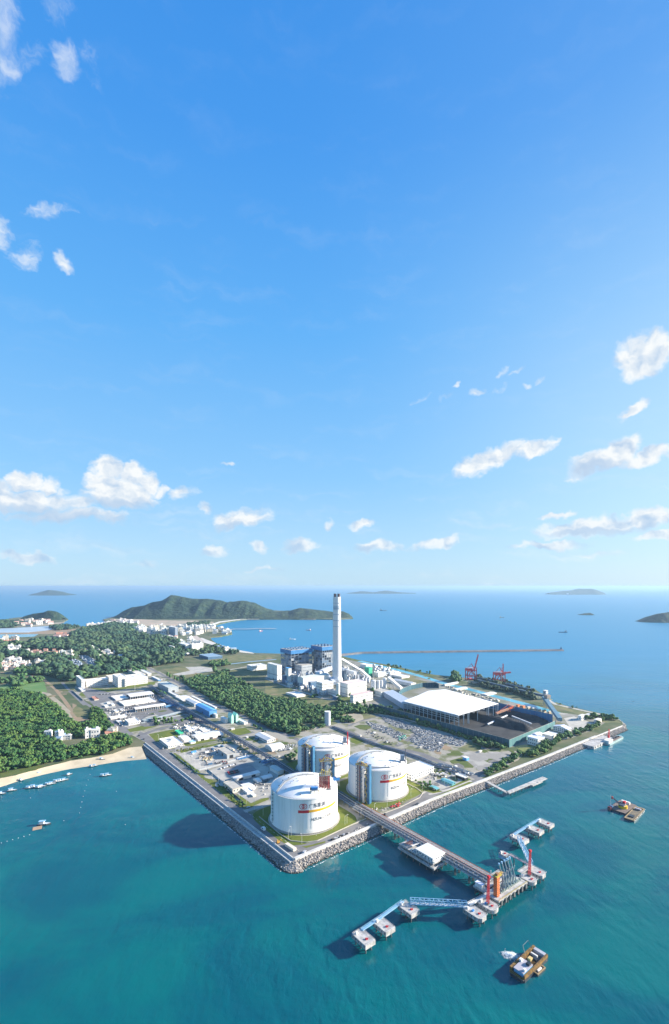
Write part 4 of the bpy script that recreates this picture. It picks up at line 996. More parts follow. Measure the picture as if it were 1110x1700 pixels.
def tank(cx_, cy_, label, code, full):
    t = thing('gas_storage_tank', label, 'storage tank', (cx_, cy_), 0)
    mb = MB(); mb.lathe([(TR+1.0, 1.2), (TR+1.0, 3.4), (TR, 5.8), (TR, TH-.9), (TR+.35, TH-.9), (TR+.35, TH), (TR-.6, TH)], n=128, cap=False); o = mb.build('wall', TW, t, smooth=True)
    o.data.set_sharp_from_angle(angle=R(25))
    prof = [(TR-.5, TH-.1)] + [((TR-.5)*math.cos(R(a)), TH-.1+9.5*math.sin(R(a))*1.0) for a in range(8, 90, 8)] + [(.3, TH+9.4)]
    Rs = (TR**2+9.5**2)/(2*9.5); prof = [(r, TH-.1+math.sqrt(Rs*Rs-r*r)-(Rs-9.5)) for r in np.linspace(TR-.5, .3, 16)]
    MB().lathe(prof, n=96).build('dome_roof', TD, t, smooth=True)
    MB().lathe([(TR+1.8, .5), (TR+1.8, 1.3), (TR-1, 1.3)], n=96).build('base_slab', CONC, t)
    m = MB()
    for i in range(110):
        a = 2*math.pi*i/110; m.cbox(math.cos(a)*(TR+1.2), math.sin(a)*(TR+1.2), -.3, 1.0, .6, .9, a)
    m.build('base_pier', DK, t, kind='stuff')
    # roof edge rail and walkways
    m = MB()
    for z in (TH+.6, TH+1.2): m.tube([(math.cos(2*math.pi*i/72)*(TR-.2), math.sin(2*math.pi*i/72)*(TR-.2), z) for i in range(73)], .07, 4)
    for i in range(72): a = 2*math.pi*i/72; m.bar((math.cos(a)*(TR-.2), math.sin(a)*(TR-.2), TH-.1), (math.cos(a)*(TR-.2), math.sin(a)*(TR-.2), TH+1.2), .1)
    m.build('edge_rail', SCAF, t)
    def dome_z(x, y): r2 = x*x+y*y; return TH-.1+math.sqrt(Rs*Rs-r2)-(Rs-9.5)
    def walk(pts, w=1.3, h=.7, m_=SCAF, nm='roof_walkway'):
        q = [];
        for a, b in zip(pts, pts[1:]):
            for i in range(8): q.append((a[0]+(b[0]-a[0])*i/8, a[1]+(b[1]-a[1])*i/8))
        q.append(pts[-1]); MB().tube([(x, y, dome_z(x, y)+h) for x, y in q], w*.5, 4).build(nm, m_, t)
    walk([(-33, -25.5), (-24, -6), (-10, 6), (6, 12), (12, 14)]); walk([(-33.5, -24), (-25, -5), (-10.5, 7.3), (5, 13.4)], .5, 1.6, PIPE, 'roof_pipe')
    if full: walk([(-18, -34), (-8, -36.5), (2, -37.5), (14, -36), (26, -29)], 1.2, .9)
    walk([(24, -8), (36, -12)], .9)
    # wall ladder with cages on the left seam
    a = R(-62) if not full else R(-17); m = MB()
    for s_ in (-.02, .02): m.bar((math.sin(a+s_)*(TR+.6), -math.cos(a+s_)*(TR+.6), 0), (math.sin(a+s_)*(TR+.6), -math.cos(a+s_)*(TR+.6), TH+1), .3)
    for k in range(9): z = 3+k*4.4; m.cbox(math.sin(a)*(TR+.9), -math.cos(a)*(TR+.9), z, 1.6, 1.6, .5, a)
    m.build('wall_ladder', mat('green grey steel', (.26, .32, .30), .5), t)
    m = MB(); wrap(m, 0, .5, 4, TH-1, R(-19), TR+.07, 1); m.build('wall_seam', mat('seam paint', (.66, .70, .74), .6), t)
    th0 = R(-6.5) if not full else R(0)
    m = MB(); wrap(m, 0, 13.2, TH-16.6, TH-13.2, th0, TR+.1, 8); m.build('red_stripe', RED, t)
    m = MB(); wrap(m, 13.2, 58, TH-16.2, TH-13.4, th0, TR+.1, 40); m.build('amber_stripe', AMB, t)
    emblem(th0+R(8.5), TH-8.6, t)
    lettering('广东能源', 5.6, th0+R(17), TH-10.6, t, bold=.05)
    lettering(code, 4.7, th0+R(21.5), TH-26.6, t, sx=1.02, bold=.06)
    return t
t1 = tank(-39.2, 625.5, 'nearest white gas tank at the corner of the quay', 'HZLNG-T-0201', False)
t2 = tank(63.6, 715, 'right-hand white gas tank beside the jetty pipe rack', 'HZLNG-T-0203', True)
t3 = tank(-17.7, 797, 'rear white gas tank behind the other two', 'HZLNG-T-0202', True)
# roof gear standing on the nearest tank
g = thing('roof_pump_platform', 'red framed pump platform on the right of the nearest tank roof', 'platform', (-11.8, 607, G0+TH+3.2), R(8))
m = MB()
for i in range(5):
    for j in range(2): m.bar((-7.2+i*3.2, j*4.5-2, 0), (-7.2+i*3.2, j*4.5-2, 17), .75)
for k in range(1, 6):
    for j in range(2): m.bar((-7.2, j*4.5-2, k*3.3), (5.6, j*4.5-2, k*3.3), .45)
m.build('red_frame', RUST, g)
m = MB()
for i in range(4): m.tube([(-5.6+i*3.2, .2, 0), (-5.6+i*3.2, .2, 15.5)], .8, 8)
m.build('pump_column', mat('deep red pipe', (.45, .05, .05), .5), g, kind='stuff')
m = MB()
for x in (-13, -9.4):
    for y in (-2, 3): m.bar((x, y, -1), (x, y, 17), .28)
for k in range(8): m.bar((-13, -2, k*2.3), (-9.4, -2, k*2.3), .22); m.bar((-13, 3, k*2.3), (-9.4, 3, k*2.3), .22)
m.build('scaffold', WR, g)
MB().box(-8, 6.6, -3, 4, 16.6, 17).build('upper_deck', SCAF, g)
MB().box(-9.5, 7.5, -4, 4.5, -.6, -.2).build('lower_deck', SCAF, g)
m = MB()
for x in (-9.3, -3.7, 1.8, 7.3):
    for y in (-3.8, 4.3): m.bar((x, y, -6 if y < 0 else -2), (x, y, -.5), .4)
m.build('deck_leg', SCAF, g, kind='stuff')
m = MB()
for i in range(6): m.tube([(-7+i*2.4, (i % 3)-1, 17), (-7+i*2.4, (i % 3)-1, 20+(i*7 % 4)), (-5+i*2.2, 3, 20+(i*7 % 4))], .5, 6)
m.build('head_pipe', YEL, g, kind='stuff')
g = thing('roof_crane_cab', 'blue machine box on stilts at the front of the nearest tank roof', 'machine box', (-24.6, 594.5, G0+TH+2.6), R(4))
MB().box(-4.2, 4, -1.8, 1.8, 4, 7.6).build('body', mat('bright blue casing', (.06, .28, .66), .45), g)
MB().cyl(-4.6, 0, 4.2, 7.0, 1.2, 12).build('motor', DPIPE, g)
m = MB()
for x in (-5, 0, 5):
    for y in (-2, 2): m.bar((x, y, -2.2), (x, y, 4), .35)
for z in (0, 2): m.bar((-5, -2, z), (5, -2, z), .25)
m.bar((-5, -2, 3.8), (8, -2, 3.8), .3); m.bar((-5, -2, 5), (8, -2, 5), .15)
m.build('stilt_frame', YEL, g)
g = thing('roof_machine_box', 'blue and white box beyond the red pump platform', 'machine box', (2.4, 622, G0+TH+1.8), R(20))
MB().box(-4, 4, -2, 2, 6, 9.6).build('body', mat('bright blue casing', (.06, .28, .66), .45), g); MB().box(-1, 5.5, -2.4, 2.4, 9.7, 10.3).build('cover', WR, g)
m = MB()
for x in (-3.5, 3.5):
    for y in (-1.8, 1.8): m.bar((x, y, -2), (x, y, 6), .35)
m.build('stilt', SCAF, g, kind='stuff')
# riser towers
riser('pipe tower with yellow head rising behind the nearest tank', (-10.5, 668), R(100-90+4), 62)
riser('blue panelled pipe tower on the left of the right-hand tank', (40.5, 669.5), R(-30), 55)
riser('blue panelled pipe tower on the left of the rear tank', (-41, 752), R(-30), 53)
for i, (x, y, lab, mm) in enumerate([(63.6+36, 699, 'small roof platform with dark mast on the right-hand tank', DPIPE), (-17.7+35.5, 780, 'small roof platform with red mast on the rear tank', RED)]):
    g = thing('vent_mast_platform', lab, 'platform', (x, y, G0+TH), 0)
    MB().box(-4.2, 1.6, -2.2, 2.2, 5.5, 13).build('cabin', mat('grey louvre', (.28, .33, .40), .5), g)
    MB().box(-5, 3, -3, 3, 5, 5.4).build('deck', DPIPE, g)
    m = MB()
    for xx in (-4.6, 2.6):
        for yy in (-2.6, 2.6): m.bar((xx, yy, -.4), (xx, yy, 5), .4)
    m.bar((-4.6, -2.6, 0), (2.6, -2.6, 5), .3); m.build('stilt', SCAF, g, kind='stuff')
    MB().tube([(3.2, 0, 2), (3.2, 0, 22)], .55 if i == 0 else 1.0, 8).build('mast', mm, g)
# ------------------------------------------------------------------ jetty, dolphins and piers
DECK = mat('jetty concrete', (.50, .48, .45), .8, (.31, .30, .28), .25, 4); PILE = mat('tarred pile', (.12, .13, .13), .7); ORNG = mat('orange paint', (.52, .11, .02), .6, (.38, .08, .02), .4)
LBLUE = mat('light blue steel', (.22, .42, .58), .45, (.30, .50, .66), .2); SLATE = mat('slate steel', (.13, .20, .24), .5, (.18, .26, .30), .3)
def zsolve(c, xN, yN, xL, xR, z):
    a, b, s = CROPS[c]; gx, gy = a+xN/s, b+yN/s; X, Y = P(gx, gy, z)
    def ln(xt, dx, dy):
        k = (a+xt/s-CX)/FOC; return (k*Y-X)/(dx-k*dy)
    return (X, Y), ln(xR, UX, UY), ln(xL, -UY, UX)
T0 = P(638, 1372, 10)
jt = thing('jetty_trestle', 'long straight pipe jetty running from the tanks out over the sea', 'jetty', (*T0, 0), GA)
YL, YS = 62, -150
MB().box(0, 17.5, YS, YL, 8.9, 10).build('deck', DECK, jt)
MB().box(12.6, 17.4, YS, YL, 10.02, 10.5).build('roadway', mat('pale roadway', (.40, .385, .36), .85, (.30, .29, .27), .3), jt)
m = MB()
for x in (17.3, 12.6):
    for z in (11.0, 11.5): m.bar((x, YS, z), (x, YL, z), .16)
k = YS
while k < YL: m.bar((17.3, k, 10.2), (17.3, k, 11.5), .14); k += 3
m.build('orange_rail', ORNG, jt)
for x, r, mm, z in ((2.0, .55, PIPE, 11.6), (3.6, .55, PIPE, 11.6), (5.2, .4, DPIPE, 11.4), (6.6, .6, WR, 11.8), (8.2, .35, BROWN, 11.4), (9.4, .45, PIPE, 11.5), (4.4, .4, PIPE, 13.6), (7.4, .4, DPIPE, 13.6), (10.8, .3, BLUEP, 11.3)):
    MB().tube([(x, YS+4, z), (x, YL, z)], r, 8).build('pipe', mm, jt)
m = MB(); k = YS+3
while k < YL:
    for x in (1.0, 11.6): m.bar((x, k, 10), (x, k, 14.2), .4)
    m.bar((1, k, 13.1), (11.6, k, 13.1), .35); m.bar((1, k, 10.8), (11.6, k, 10.8), .3); k += 6
m.build('pipe_frame', SCAF, jt, kind='stuff')
m = MB(); m2 = MB(); k = YS+8
while k < 10:
    m.box(.5, 17, k-1.2, k+1.2, 7.4, 8.88)
    for x in (2, 8.7, 15.4):
        for dy in (-.6, .6): m2.cyl(x, k+dy*1.2, -4, 7.38, .55, 8)
    k += 18
m.build('pile_cap', DECK, jt, kind='stuff'); m2.build('pile', PILE, jt, kind='stuff')
def deck(name, label, cat, loc, lu, lv, z0, z1, round_end=False, cham=False, piles=(2, 3), group=None):
    t = thing(name, label, cat, (*loc, 0), GA, group)
    if round_end:
        pts = [(0, lv), (0, lu*.35)] + [(lu/2-math.cos(R(a))*lu/2, lu*.35-math.sin(R(a))*lu*.35) for a in range(15, 170, 15)] + [(lu, lu*.35), (lu, lv)]
    elif cham: pts = [(0, lv), (0, 2.2), (2.6, 0), (lu-2.6, 0), (lu, 2.2), (lu, lv)]
    else: pts = [(0, 0), (lu, 0), (lu, lv), (0, lv)]
    MB().prism(pts, z0, z1).build('deck', DECK, t)
    m = MB(); m.prism([(p[0]*.94+lu*.03, p[1]*.94+lv*.03) for p in pts], z0-.6, z0-.01).build('soffit', PILE, t)
    m = MB()
    for i in range(piles[0]):
        for j in range(piles[1]):
            x, y = lu*(i+.5)/piles[0], lv*(j+.5)/piles[1]
            m.tube([(x+(x-lu/2)*.25, y+(y-lv/2)*.12, -4), (x, y, z0-.3)], .6, 8)
    m.build('pile', PILE, t, kind='stuff')
    return t
def hook(t, x, y, z, mm=RED):
    m = MB(); m.cbox(x, y, z, 1.3, 1.6, .9); m.cyl(x+.9, y-.8, z, z+1.5, .35, 8); m.build('mooring_hook', mm, t)
def rail(t, lu, lv, z, name='handrail'):
    m = MB()
    for a, b in (((.2, .2), (lu-.2, .2)), ((lu-.2, .2), (lu-.2, lv-.2)), ((lu-.2, lv-.2), (.2, lv-.2)), ((.2, lv-.2), (.2, .2))):
        for zz in (.55, 1.1): m.bar((*a, z+zz), (*b, z+zz), .09)
    m.build(name, WR, t)
DOL = [(133, 695, 11, 18, 0, 'outermost of the three square white mooring platforms in front'), (237, 632, 11, 17.5, 0, 'middle of the three square white mooring platforms in front'), (363, 545, 11, 18, 0, 'white mooring platform where the long blue truss footbridge begins'),
 (706, 566, 11.5, 19, 2, 'white platform with a cut nose at the right end of the blue truss'), (772, 527, 12, 18, 1, 'round-nosed white platform under the nearer red mast'), (979, 393, 11, 15, 1, 'round-nosed white platform under the farther red mast'),
 (1018, 357, 11.5, 17, 2, 'white platform beyond the farther red mast, at the truss foot'), (930, 187, 11, 19, 0, 'white mooring platform at the top of the sloping blue truss'), (1010, 143, 11, 18, 0, 'middle white mooring platform of the far row'), (1063, 110, 11, 18, 0, 'last white mooring platform at the far end')]
for i, (x, y, lu, lv, k, lab) in enumerate(DOL):
    X, Y = Q('j1', x, y, 8.5); ox = X-(lu/2*UX-lv/2*UY); oy = Y-(lu/2*UY+lv/2*UX)
    t = deck('mooring_platform', lab, 'mooring platform', (ox, oy), lu, lv, 5.0, 8.5, k == 1, k == 2, group='white mooring platforms round the jetty head')
    hook(t, lu*.5, lv*.3, 8.5)
    if i in (3, 4): MB().cbox(lu*.4, lv*.6, 8.5, 2.4, 1.6, 1.2).build('winch', BLUEP, t)
    MB().cbox(lu*.3, lv*.85, 8.5, 2, 1.6, 2.0).build('locker', WR, t)
    m = MB(); n = 5
    for j in range(n): m.tube([(-.25, lv*(j+.5)/n, 7.9), (-.25, lv*(j+.5)/n, 6.2)], .35, 6); m.tube([(lu+.25, lv*(j+.5)/n, 7.9), (lu+.25, lv*(j+.5)/n, 6.2)], .35, 6)
    m.build('fender', PILE, t, kind='stuff')
    rail(t, lu, lv, 8.5)
def catwalk(c, a, b, z, w, label, m, truss=0, zb=None, pil=0):
    A = Vector((*Q(c, *a, z=z), z)); B = Vector((*Q(c, *b, z=zb or z), zb or z)); t = thing('catwalk', label, 'footbridge', (A.x, A.y, 0), 0)
    O = Vector((A.x, A.y, 0)); A -= O; B -= O; d = B-A; e = Vector((-d.y, d.x, 0)).normalized()*w/2
    v = [A-e, A+e, A+e-Vector((0, 0, .5)), A-e-Vector((0, 0, .5)), B-e, B+e, B+e-Vector((0, 0, .5)), B-e-Vector((0, 0, .5))]
    MB().add(v, [(3, 2, 1, 0), (4, 5, 6, 7), (0, 1, 5, 4), (1, 2, 6, 5), (2, 3, 7, 6), (3, 0, 4, 7)]).build('walkway', WR if truss else m, t)
    mm = MB()
    if truss: mm.truss(A, B, w, 4.2, truss, .24)
    else:
        for s_ in (-1, 1):
            for z_ in (.6, 1.15): mm.bar(A+e*s_+Vector((0, 0, z_)), B+e*s_+Vector((0, 0, z_)), .12)
            n = int(d.length/2.5)+1
            for i in range(n+1): q = A+d*i/n+e*s_; mm.bar(q, q+Vector((0, 0, 1.15)), .1)
    mm.build('truss' if truss else 'handrail', m, t)
    if pil:
        mm = MB()
        for i in range(pil): q = A+d*(i+.5)/pil; mm.cyl(q.x, q.y, -4, q.z-.5, .6, 8)
        mm.build('pile', PILE, t, kind='stuff')
    return t
catwalk('j1', (125, 658), (218, 596), 9.0, 2.6, 'pale blue footbridge between the outer and middle front platforms', LBLUE)
catwalk('j1', (218, 596), (335, 512), 9.0, 2.6, 'pale blue footbridge leading up to the truss bridge', LBLUE)
catwalk('j1', (372, 522), (662, 538), 9.2, 3.4, 'long light blue truss footbridge in front of the jetty head', LBLUE, truss=12)
catwalk('j1', (672, 528), (772, 476), 9.4, 3.6, 'white walkway from the truss bridge to the loading deck', WR, pil=2)
catwalk('j1', (905, 170), (975, 126), 9.0, 2.6, 'pale footbridge to the middle far platform', LBLUE)
catwalk('j1', (975, 126), (1038, 90), 9.0, 2.6, 'pale footbridge to the last far platform', LBLUE)
catwalk('j1', (928, 196), (992, 330), 9.2, 3.2, 'light blue truss footbridge sloping down right of the loading arms', LBLUE, truss=8)
catwalk('j1', (880, 272), (975, 322), 9.0, 3.0, 'narrow brown walkway to the small blue-sided platform', mat('pinkish steel', (.46, .36, .36), .6), pil=2)
catwalk('j1', (932, 364), (990, 328), 9.6, 5.0, 'wide pale walkway behind the farther red mast', DECK, pil=2)
X, Y = Q('j1', 866, 268, 8.5)
t = deck('mooring_platform', 'small mooring platform with light blue sides on its own', 'mooring platform', (X-3, Y-6), 8, 9, 6.6, 8.5); MB().box(-.3, 8.3, -.3, 9.3, 3.5, 6.4).build('skirt', LBLUE, t); hook(t, 4, 4, 8.5); MB().cbox(1.5, 7, 8.5, 1.5, 1.5, 2.5).build('post', WR, t)
# halfway platform with its house
loc, lu, lv = zsolve('j1', 494, 348, 308, 552, 7.0)
t = deck('halfway_platform', 'wide two level platform with pipework halfway along the jetty', 'platform', loc, lu, lv, 5.4, 7.0, piles=(3, 6))
MB().box(1.2, lu-1, 2.2, lv-.5, 9.8, 10.6).build('upper_deck', DECK, t)
m = MB()
for i in range(9):
    for x in (1.6, lu/2, lu-1.6): m.bar((x, 2.8+i*(lv-4)/8, 7), (x, 2.8+i*(lv-4)/8, 9.8), .5)
m.build('deck_post', DECK, t, kind='stuff')
m = MB()
for z in (7.6, 8.1): m.bar((.2, .3, z), (.2, lv-.3, z), .12); m.bar((.2, .3, z), (lu-.2, .3, z), .12)
for z in (11.2, 11.8): m.bar((1.3, 2.4, z), (1.3, lv-.7, z), .12); m.bar((1.3, 2.4, z), (lu-1, 2.4, z), .12)
m.build('handrail', WR, t)
m = MB()
for i in range(5): m.tube([(2+i*1.1, lv-1-i*.5, 11.2), (2+i*1.1, lv-13-i, 11.2+i*.5), (lu-2, lv-13-i, 11.2+i*.5)], .45, 6)
m.build('pipe', PIPE, t, kind='stuff')
m = MB()
for i in range(6): m.tube([(4+i*1.6, lv-7, 10.7), (4+i*1.6, lv-7, 13.5), (6+i*1.5, lv-10, 13.5), (6+i*1.5, lv-10, 10.7)], .4, 6)
m.build('red_valve_pipe', BROWN, t, kind='stuff')
m = MB()
for i in range(7): m.cbox(3.2, 4+i*(lv-18)/7, 10.62, 2.2, 2.4, 1.6)
m.build('pump', SLATE, t, kind='stuff')
loc, lu2, lv2 = zsolve('j1', 488, 318, 402, 548, 10.65)
t = thing('control_house', 'white flat roofed house standing on the halfway platform', 'control house', (*loc, 10.65), GA)
MB().box(0, lu2, 0, lv2, 0, 4.6).build('wall', WH, t); MB().box(-.6, lu2+.6, -.6, lv2+.6, 4.6, 5.3).build('roof', mat('pale house roof', (.68, .68, .66), .7), t)
m = MB(); windows(m, lu2, lv2, 4.5, 1, 3.6, 1.8, 1.3); m.build('window', GLASS, t, kind='stuff')
# loading head
loc, lu, lv = zsolve('j2', 474, 948, 372, 800, 9.0)
LH = loc
t = deck('loading_platform', 'long concrete loading deck at the end of the jetty', 'platform', loc, lu, max(lv, 16), 7.2, 9.0, piles=(9, 3)); LV = max(lv, 16); LU = lu
m = MB()
for x in (.3,):
    for z in (9.6, 10.1): m.bar((0, .3, z), (LU, .3, z), .12)
for i in range(22): m.bar((i*LU/21, .3, 9), (i*LU/21, .3, 10.1), .1)
m.build('handrail', mat('yellow rail', (.6, .45, .08), .5), t)
m = MB()
for i in range(7): m.cbox((i+.5)*LU/7, -.6, 4.4, 2.4, .9, 4.2)
m.build('fender_panel', PILE, t, kind='stuff')
m = MB()
for i in range(4): m.tube([(10, 10+i*1.2, 9.6), (LU-3, 10+i*1.2, 9.6)], .42, 6)
for i in range(14): m.cbox(12+i*2.6, 6.5, 9, 1.4, 2.2, 1.4+(i % 3)*.6)
m.build('manifold', mat('grey green plant', (.24, .30, .28), .5), t, kind='stuff')
def head(x, y, z): return (LH[0]+x*UX-y*UY, LH[1]+x*UY+y*UX, z)
# orange tower
t = thing('gangway_tower', 'bright orange gangway tower on the left of the loading deck', 'tower', head(5.5, 6.5, 9), GA)
m = MB().box(-2.1, 2.1, -2.0, 2.0, 0, 19).build('panel', ORNG, t)
m = MB()
for k in range(1, 11): m.box(-2.25, 2.25, -2.15, 2.15, k*1.8-.12, k*1.8+.12)
m.build('rib', mat('pale orange', (.85, .38, .16), .5), t, kind='stuff'); MB().box(-2.8, 5, -2.6, 2.6, 19, 19.5).build('head_deck', YEL, t)
MB().truss((2.2, 0, 18.6), (11, 1, 16.8), 1.6, 1.8, 5, .14).build('gangway', mat('brass brown steel', (.45, .30, .08), .5), t); MB().cbox(1, 0, 19.5, 3, 2.6, 2).build('cab', mat('brown cab', (.30, .16, .08), .6), t)
# loading arms
def arm():
    t = thing('marine_loader', '', 'marine loader', (0, 0, 0), GA)
    MB().cyl(0, 0, 0, 13, .75, 10).build('riser', SLATE, t)
    MB().tube([(0, .4, 12.5), (.3, 4.0, 24.0)], .6, 8).build('inboard_arm', SLATE, t)
    MB().tube([(.3, 4.0, 24.0), (0, -2.6, 6.0), (0, -3.4, 3)], .5, 8).build('outboard_arm', SLATE, t)
    MB().tube([(0, .4, 12.5), (-.2, -1.8, 19.0)], .35, 6).build('counterweight_arm', GW, t); MB().cbox(0, 0, 0, 2.8, 2.8, 1.2).build('base', DECK, t)
    m = MB(); m.cyl(0, 3.9, 23.2, 24.9, .9, 10); m.build('swivel', LBLUE, t)
    return t
a0_ = arm()
labs = ['slate grey loading arm nearest the orange tower', 'second slate grey loading arm from the orange tower', 'middle one of the five slate grey loading arms', 'fourth slate grey loading arm from the orange tower', 'slate grey loading arm farthest from the orange tower']
for i in range(5):
    o = a0_ if i == 0 else clone(a0_, (0, 0, 0)); o.location = head(17.0+i*4.6, 7.5, 9); o['label'] = labs[i]; o['group'] = 'loading arms on the jetty head'
def mast(c, a, b, z, label):
    A = Vector((*Q(c, *a, z=z), z)); h = 24; t = thing('fire_monitor_tower', label, 'tower', (A.x, A.y, z), GA)
    m = MB()
    tx = 1.6
    for sx in (-1, 1):
        for sy in (-1, 1): m.bar((sx*1.0, sy*1.0, 0), (sx*.6+tx, sy*.6, h), .38)
    for k in range(11):
        z0, z1 = k*h/11, (k+1)*h/11; w0 = 1-.4*k/11; x0 = tx*k/11; x1 = tx*(k+1)/11
        m.bar((x0-w0, -w0, z0), (x1+w0, -w0, z1), .26); m.bar((x0+w0, w0, z0), (x1-w0, w0, z1), .26); m.bar((x0-w0, -w0, z0), (x0+w0, -w0, z0), .26); m.bar((x0-w0, w0, z0), (x0+w0, w0, z0), .26)
    m.build('lattice', mat('crimson steel', (.36, .02, .03), .6), t); MB().cbox(tx, 0, h, 2.2, 2.2, 1.8).build('monitor_head', RED, t); MB().cbox(0, 0, -.02, 3.6, 3.6, .8).build('footing', PILE, t)
mast('j2', (342, 975), None, 8.5, 'nearer crimson lattice mast left of the orange tower')
mast('j2', (822, 648), None, 8.5, 'farther crimson lattice mast right of the loading arms')
loc, lu, lv = zsolve('j2', 452, 722, 345, 575, 9.4)
t = deck('equipment_deck', 'pale square deck with rounded corner behind the orange tower', 'platform', loc, lu, lv, 7.6, 9.4, cham=True, piles=(3, 3)); hook(t, lu*.45, lv*.7, 9.4, DK); hook(t, lu*.62, lv*.55, 9.4, DK); rail(t, lu, lv, 9.4)
MB().cyl(lu*.2, lv*.92, 9.4, 15, .3, 8).build('light_post', WR, t)
loc, lu, lv = zsolve('j2', 348, 862, 175, 400, 8.2)
t = deck('equipment_deck', 'lower deck with a small lilac house left of the jetty end', 'platform', loc, lu, lv, 6.4, 8.2, piles=(3, 4))
t2_ = thing('switch_house', 'small lilac white house on the lower deck left of the jetty end', 'switch house', (loc[0]+1*UX-(lv*.45)*UY, loc[1]+1*UY+(lv*.45)*UX, 8.2), GA)
MB().box(0, lu*.5, 0, lv*.45, 0, 3.6).build('wall', WH, t2_); MB().box(-.3, lu*.5+.3, -.3, lv*.45+.3, 3.6, 4.1).build('roof', mat('lilac roof', (.66, .66, .76), .6), t2_)
# small pier and quay to the right
pA = P(805, 1296, 5); pB = Q('c7', 822, 872, 5.2); pC = Q('c7', 1048, 778, 5.2)
def pier_leg(mb, mp, a, b, w, step=9):
    a, b = Vector(a), Vector(b); d = b-a; L_ = d.length; ang = math.atan2(d.y, d.x)
    mb.box(0, L_, -w/2, w/2, 4.2, 5.2, ang, (a.x, a.y)); k = step/2
    while k < L_:
        q = a+d*(k/L_)
        for s_ in (-1, 1): mp.cyl(q.x-math.sin(ang)*w*.35*s_, q.y+math.cos(ang)*w*.35*s_, -4, 4.18, .5, 7)
        k += step
t = thing('small_pier', 'L-shaped concrete pier reaching out right of the works corner road', 'pier', (0, 0, 0), 0)
mb, mp = MB(), MB(); pier_leg(mb, mp, pA, pB, 5.0); mb.build('approach', DECK, t); mb = MB(); pier_leg(mb, mp, pB, pC, 6.5); mb.build('berth_arm', DECK, t)
mid = ((pB[0]*.42+pC[0]*.58), (pB[1]*.42+pC[1]*.58)); mb = MB(); d_ = math.atan2(pC[1]-pB[1], pC[0]-pB[0]); mb.box(-2, 24, -7, -3.3, 3.2, 4.6, d_, mid); mb.build('landing_stage', DECK, t); mb = MB(); mb.box(14, 40, -5.5, -3.3, 4.2, 5.2, d_, mid); mb.build('berth_widening', DECK, t)
mp.build('pile', PILE, t, kind='stuff')
loc, lu, lv = zsolve('r6', 800, 578, 690, 962, 5.0)
t = thing('barge_quay', 'flat pale concrete quay slab at the far corner of the works', 'quay', (*loc, 0), GA)
MB().box(0, lu, 0, lv+14, -3, 5).build('slab', DECK, t)
m = MB()
for i in range(8): m.cbox(lu*(i+.5)/8, -.3, 1.5, 1, .8, 3)
for i in range(3): m.cbox(-.3, lv*(i+.5)/3, 1.5, .8, 1, 3)
m.build('fender', PILE, t, kind='stuff')

# ------------------------------------------------------------------ vessels
def frame(c, N, Rr, L, z):
    n, r, l = Q(c, *N, z=z), Q(c, *Rr, z=z), Q(c, *L, z=z); rot = math.atan2(r[1]-n[1], r[0]-n[0])
    lu = math.dist(n, r); lv = (l[0]-n[0])*-math.sin(rot)+(l[1]-n[1])*math.cos(rot); return n, rot, lu, abs(lv)
OCH = mat('ochre steel', (.24, .135, .03), .7, (.11, .065, .025), .4, 3); HULL = mat('dark hull', (.04, .05, .06), .5); RUSTD = mat('rusty deck', (.20, .15, .12), .8, (.12, .09, .08), .4)
n, rot, lu, lv = frame('b1', (548, 545), (798, 300), (390, 440), 3)
t = thing('work_barge', 'ochre framed work barge with grey deckhouse and open hold in the foreground', 'barge', (*n, 0), rot)
MB().prism([(0, 2), (2, 0), (lu, 0), (lu, lv), (2, lv), (0, lv-2)], -1, 2.2).build('hull', HULL, t)
MB().box(.4, lu-.3, .3, lv-.3, 2.2, 2.5).build('deck', RUSTD, t)
m = MB(); m.box(2, lu, 0, 1.3, 2.5, 5.0); m.build('side_girder', OCH, t); m = MB(); m.box(2, lu, lv-1.8, lv, 2.5, 5.6); m.build('side_girder', OCH, t)
MB().box(lu-3.4, lu-.2, 1.6, lv-2.1, 2.5, 5.2).build('stern_platform', mat('barge grey', (.40, .40, .44), .7), t)
MB().box(.6, 2, 1, lv-1, 2.5, 3.6).build('bow_bulwark', OCH, t)
MB().box(3.0, lu*.44, 1.8, lv-3.0, 2.5, 5.6).build('deckhouse', mat('pale blue cabin', (.16, .42, .66), .5), t); MB().box(2.7, lu*.45, 1.6, lv-2.8, 5.6, 6.0).build('deckhouse_roof', mat('mauve grey roof', (.40, .38, .42), .7), t)
for x, y, sx in ((lu*.36, lv*.76, 2.5), (lu*.38, lv*.30, 3.4), (lu*.16, lv*.2, 2)): MB().cbox(x, y, 6.0, sx, sx*.8, 1.6).build('roof_box', WR if sx < 3 else DK, t)
MB().box(lu*.47, lu*.86, 2.2, lv-2.6, 2.52, 3.0).build('hold', DK, t)
MB().cbox(lu*.60, lv*.55, 3, 3.4, 2.6, 2.6).build('winch_house', mat('sand yellow', (.62, .46, .20), .6), t); MB().cbox(lu*.70, lv*.38, 3, 3.2, 3.2, 1.8).build('machinery', DK, t); MB().cbox(lu*.8, lv*.6, 3, 1.4, 5.5, 1.6).build('pipe_bundle', WR, t)
m = MB()
for i in range(5): m.bar((lu*.5+i*1.1, 2.6, 3.2), (lu*.55+i*1.2, lv-3.4, 4.4), .35)
m.build('beam', OCH, t, kind='stuff')
m = MB()
for i in range(6): m.tube([(lu*.2+i*2.6, lv+.1, 4.4), (lu*.2+i*2.6, lv+1.6, 3.6)], .5, 6)
m.build('tyre_fender', DK, t, kind='stuff')
m = MB(); m.bar((lu*.62, lv-1, 5.4), (lu*.62, lv+1, 11), .25); m.bar((lu*.9, lv-1, 5.4), (lu*.84, lv+1, 11.5), .25); m.bar((lu*.62, lv+1, 11), (lu*.84, lv+1, 11.5), .2); m.build('a_frame', SCAF, t)
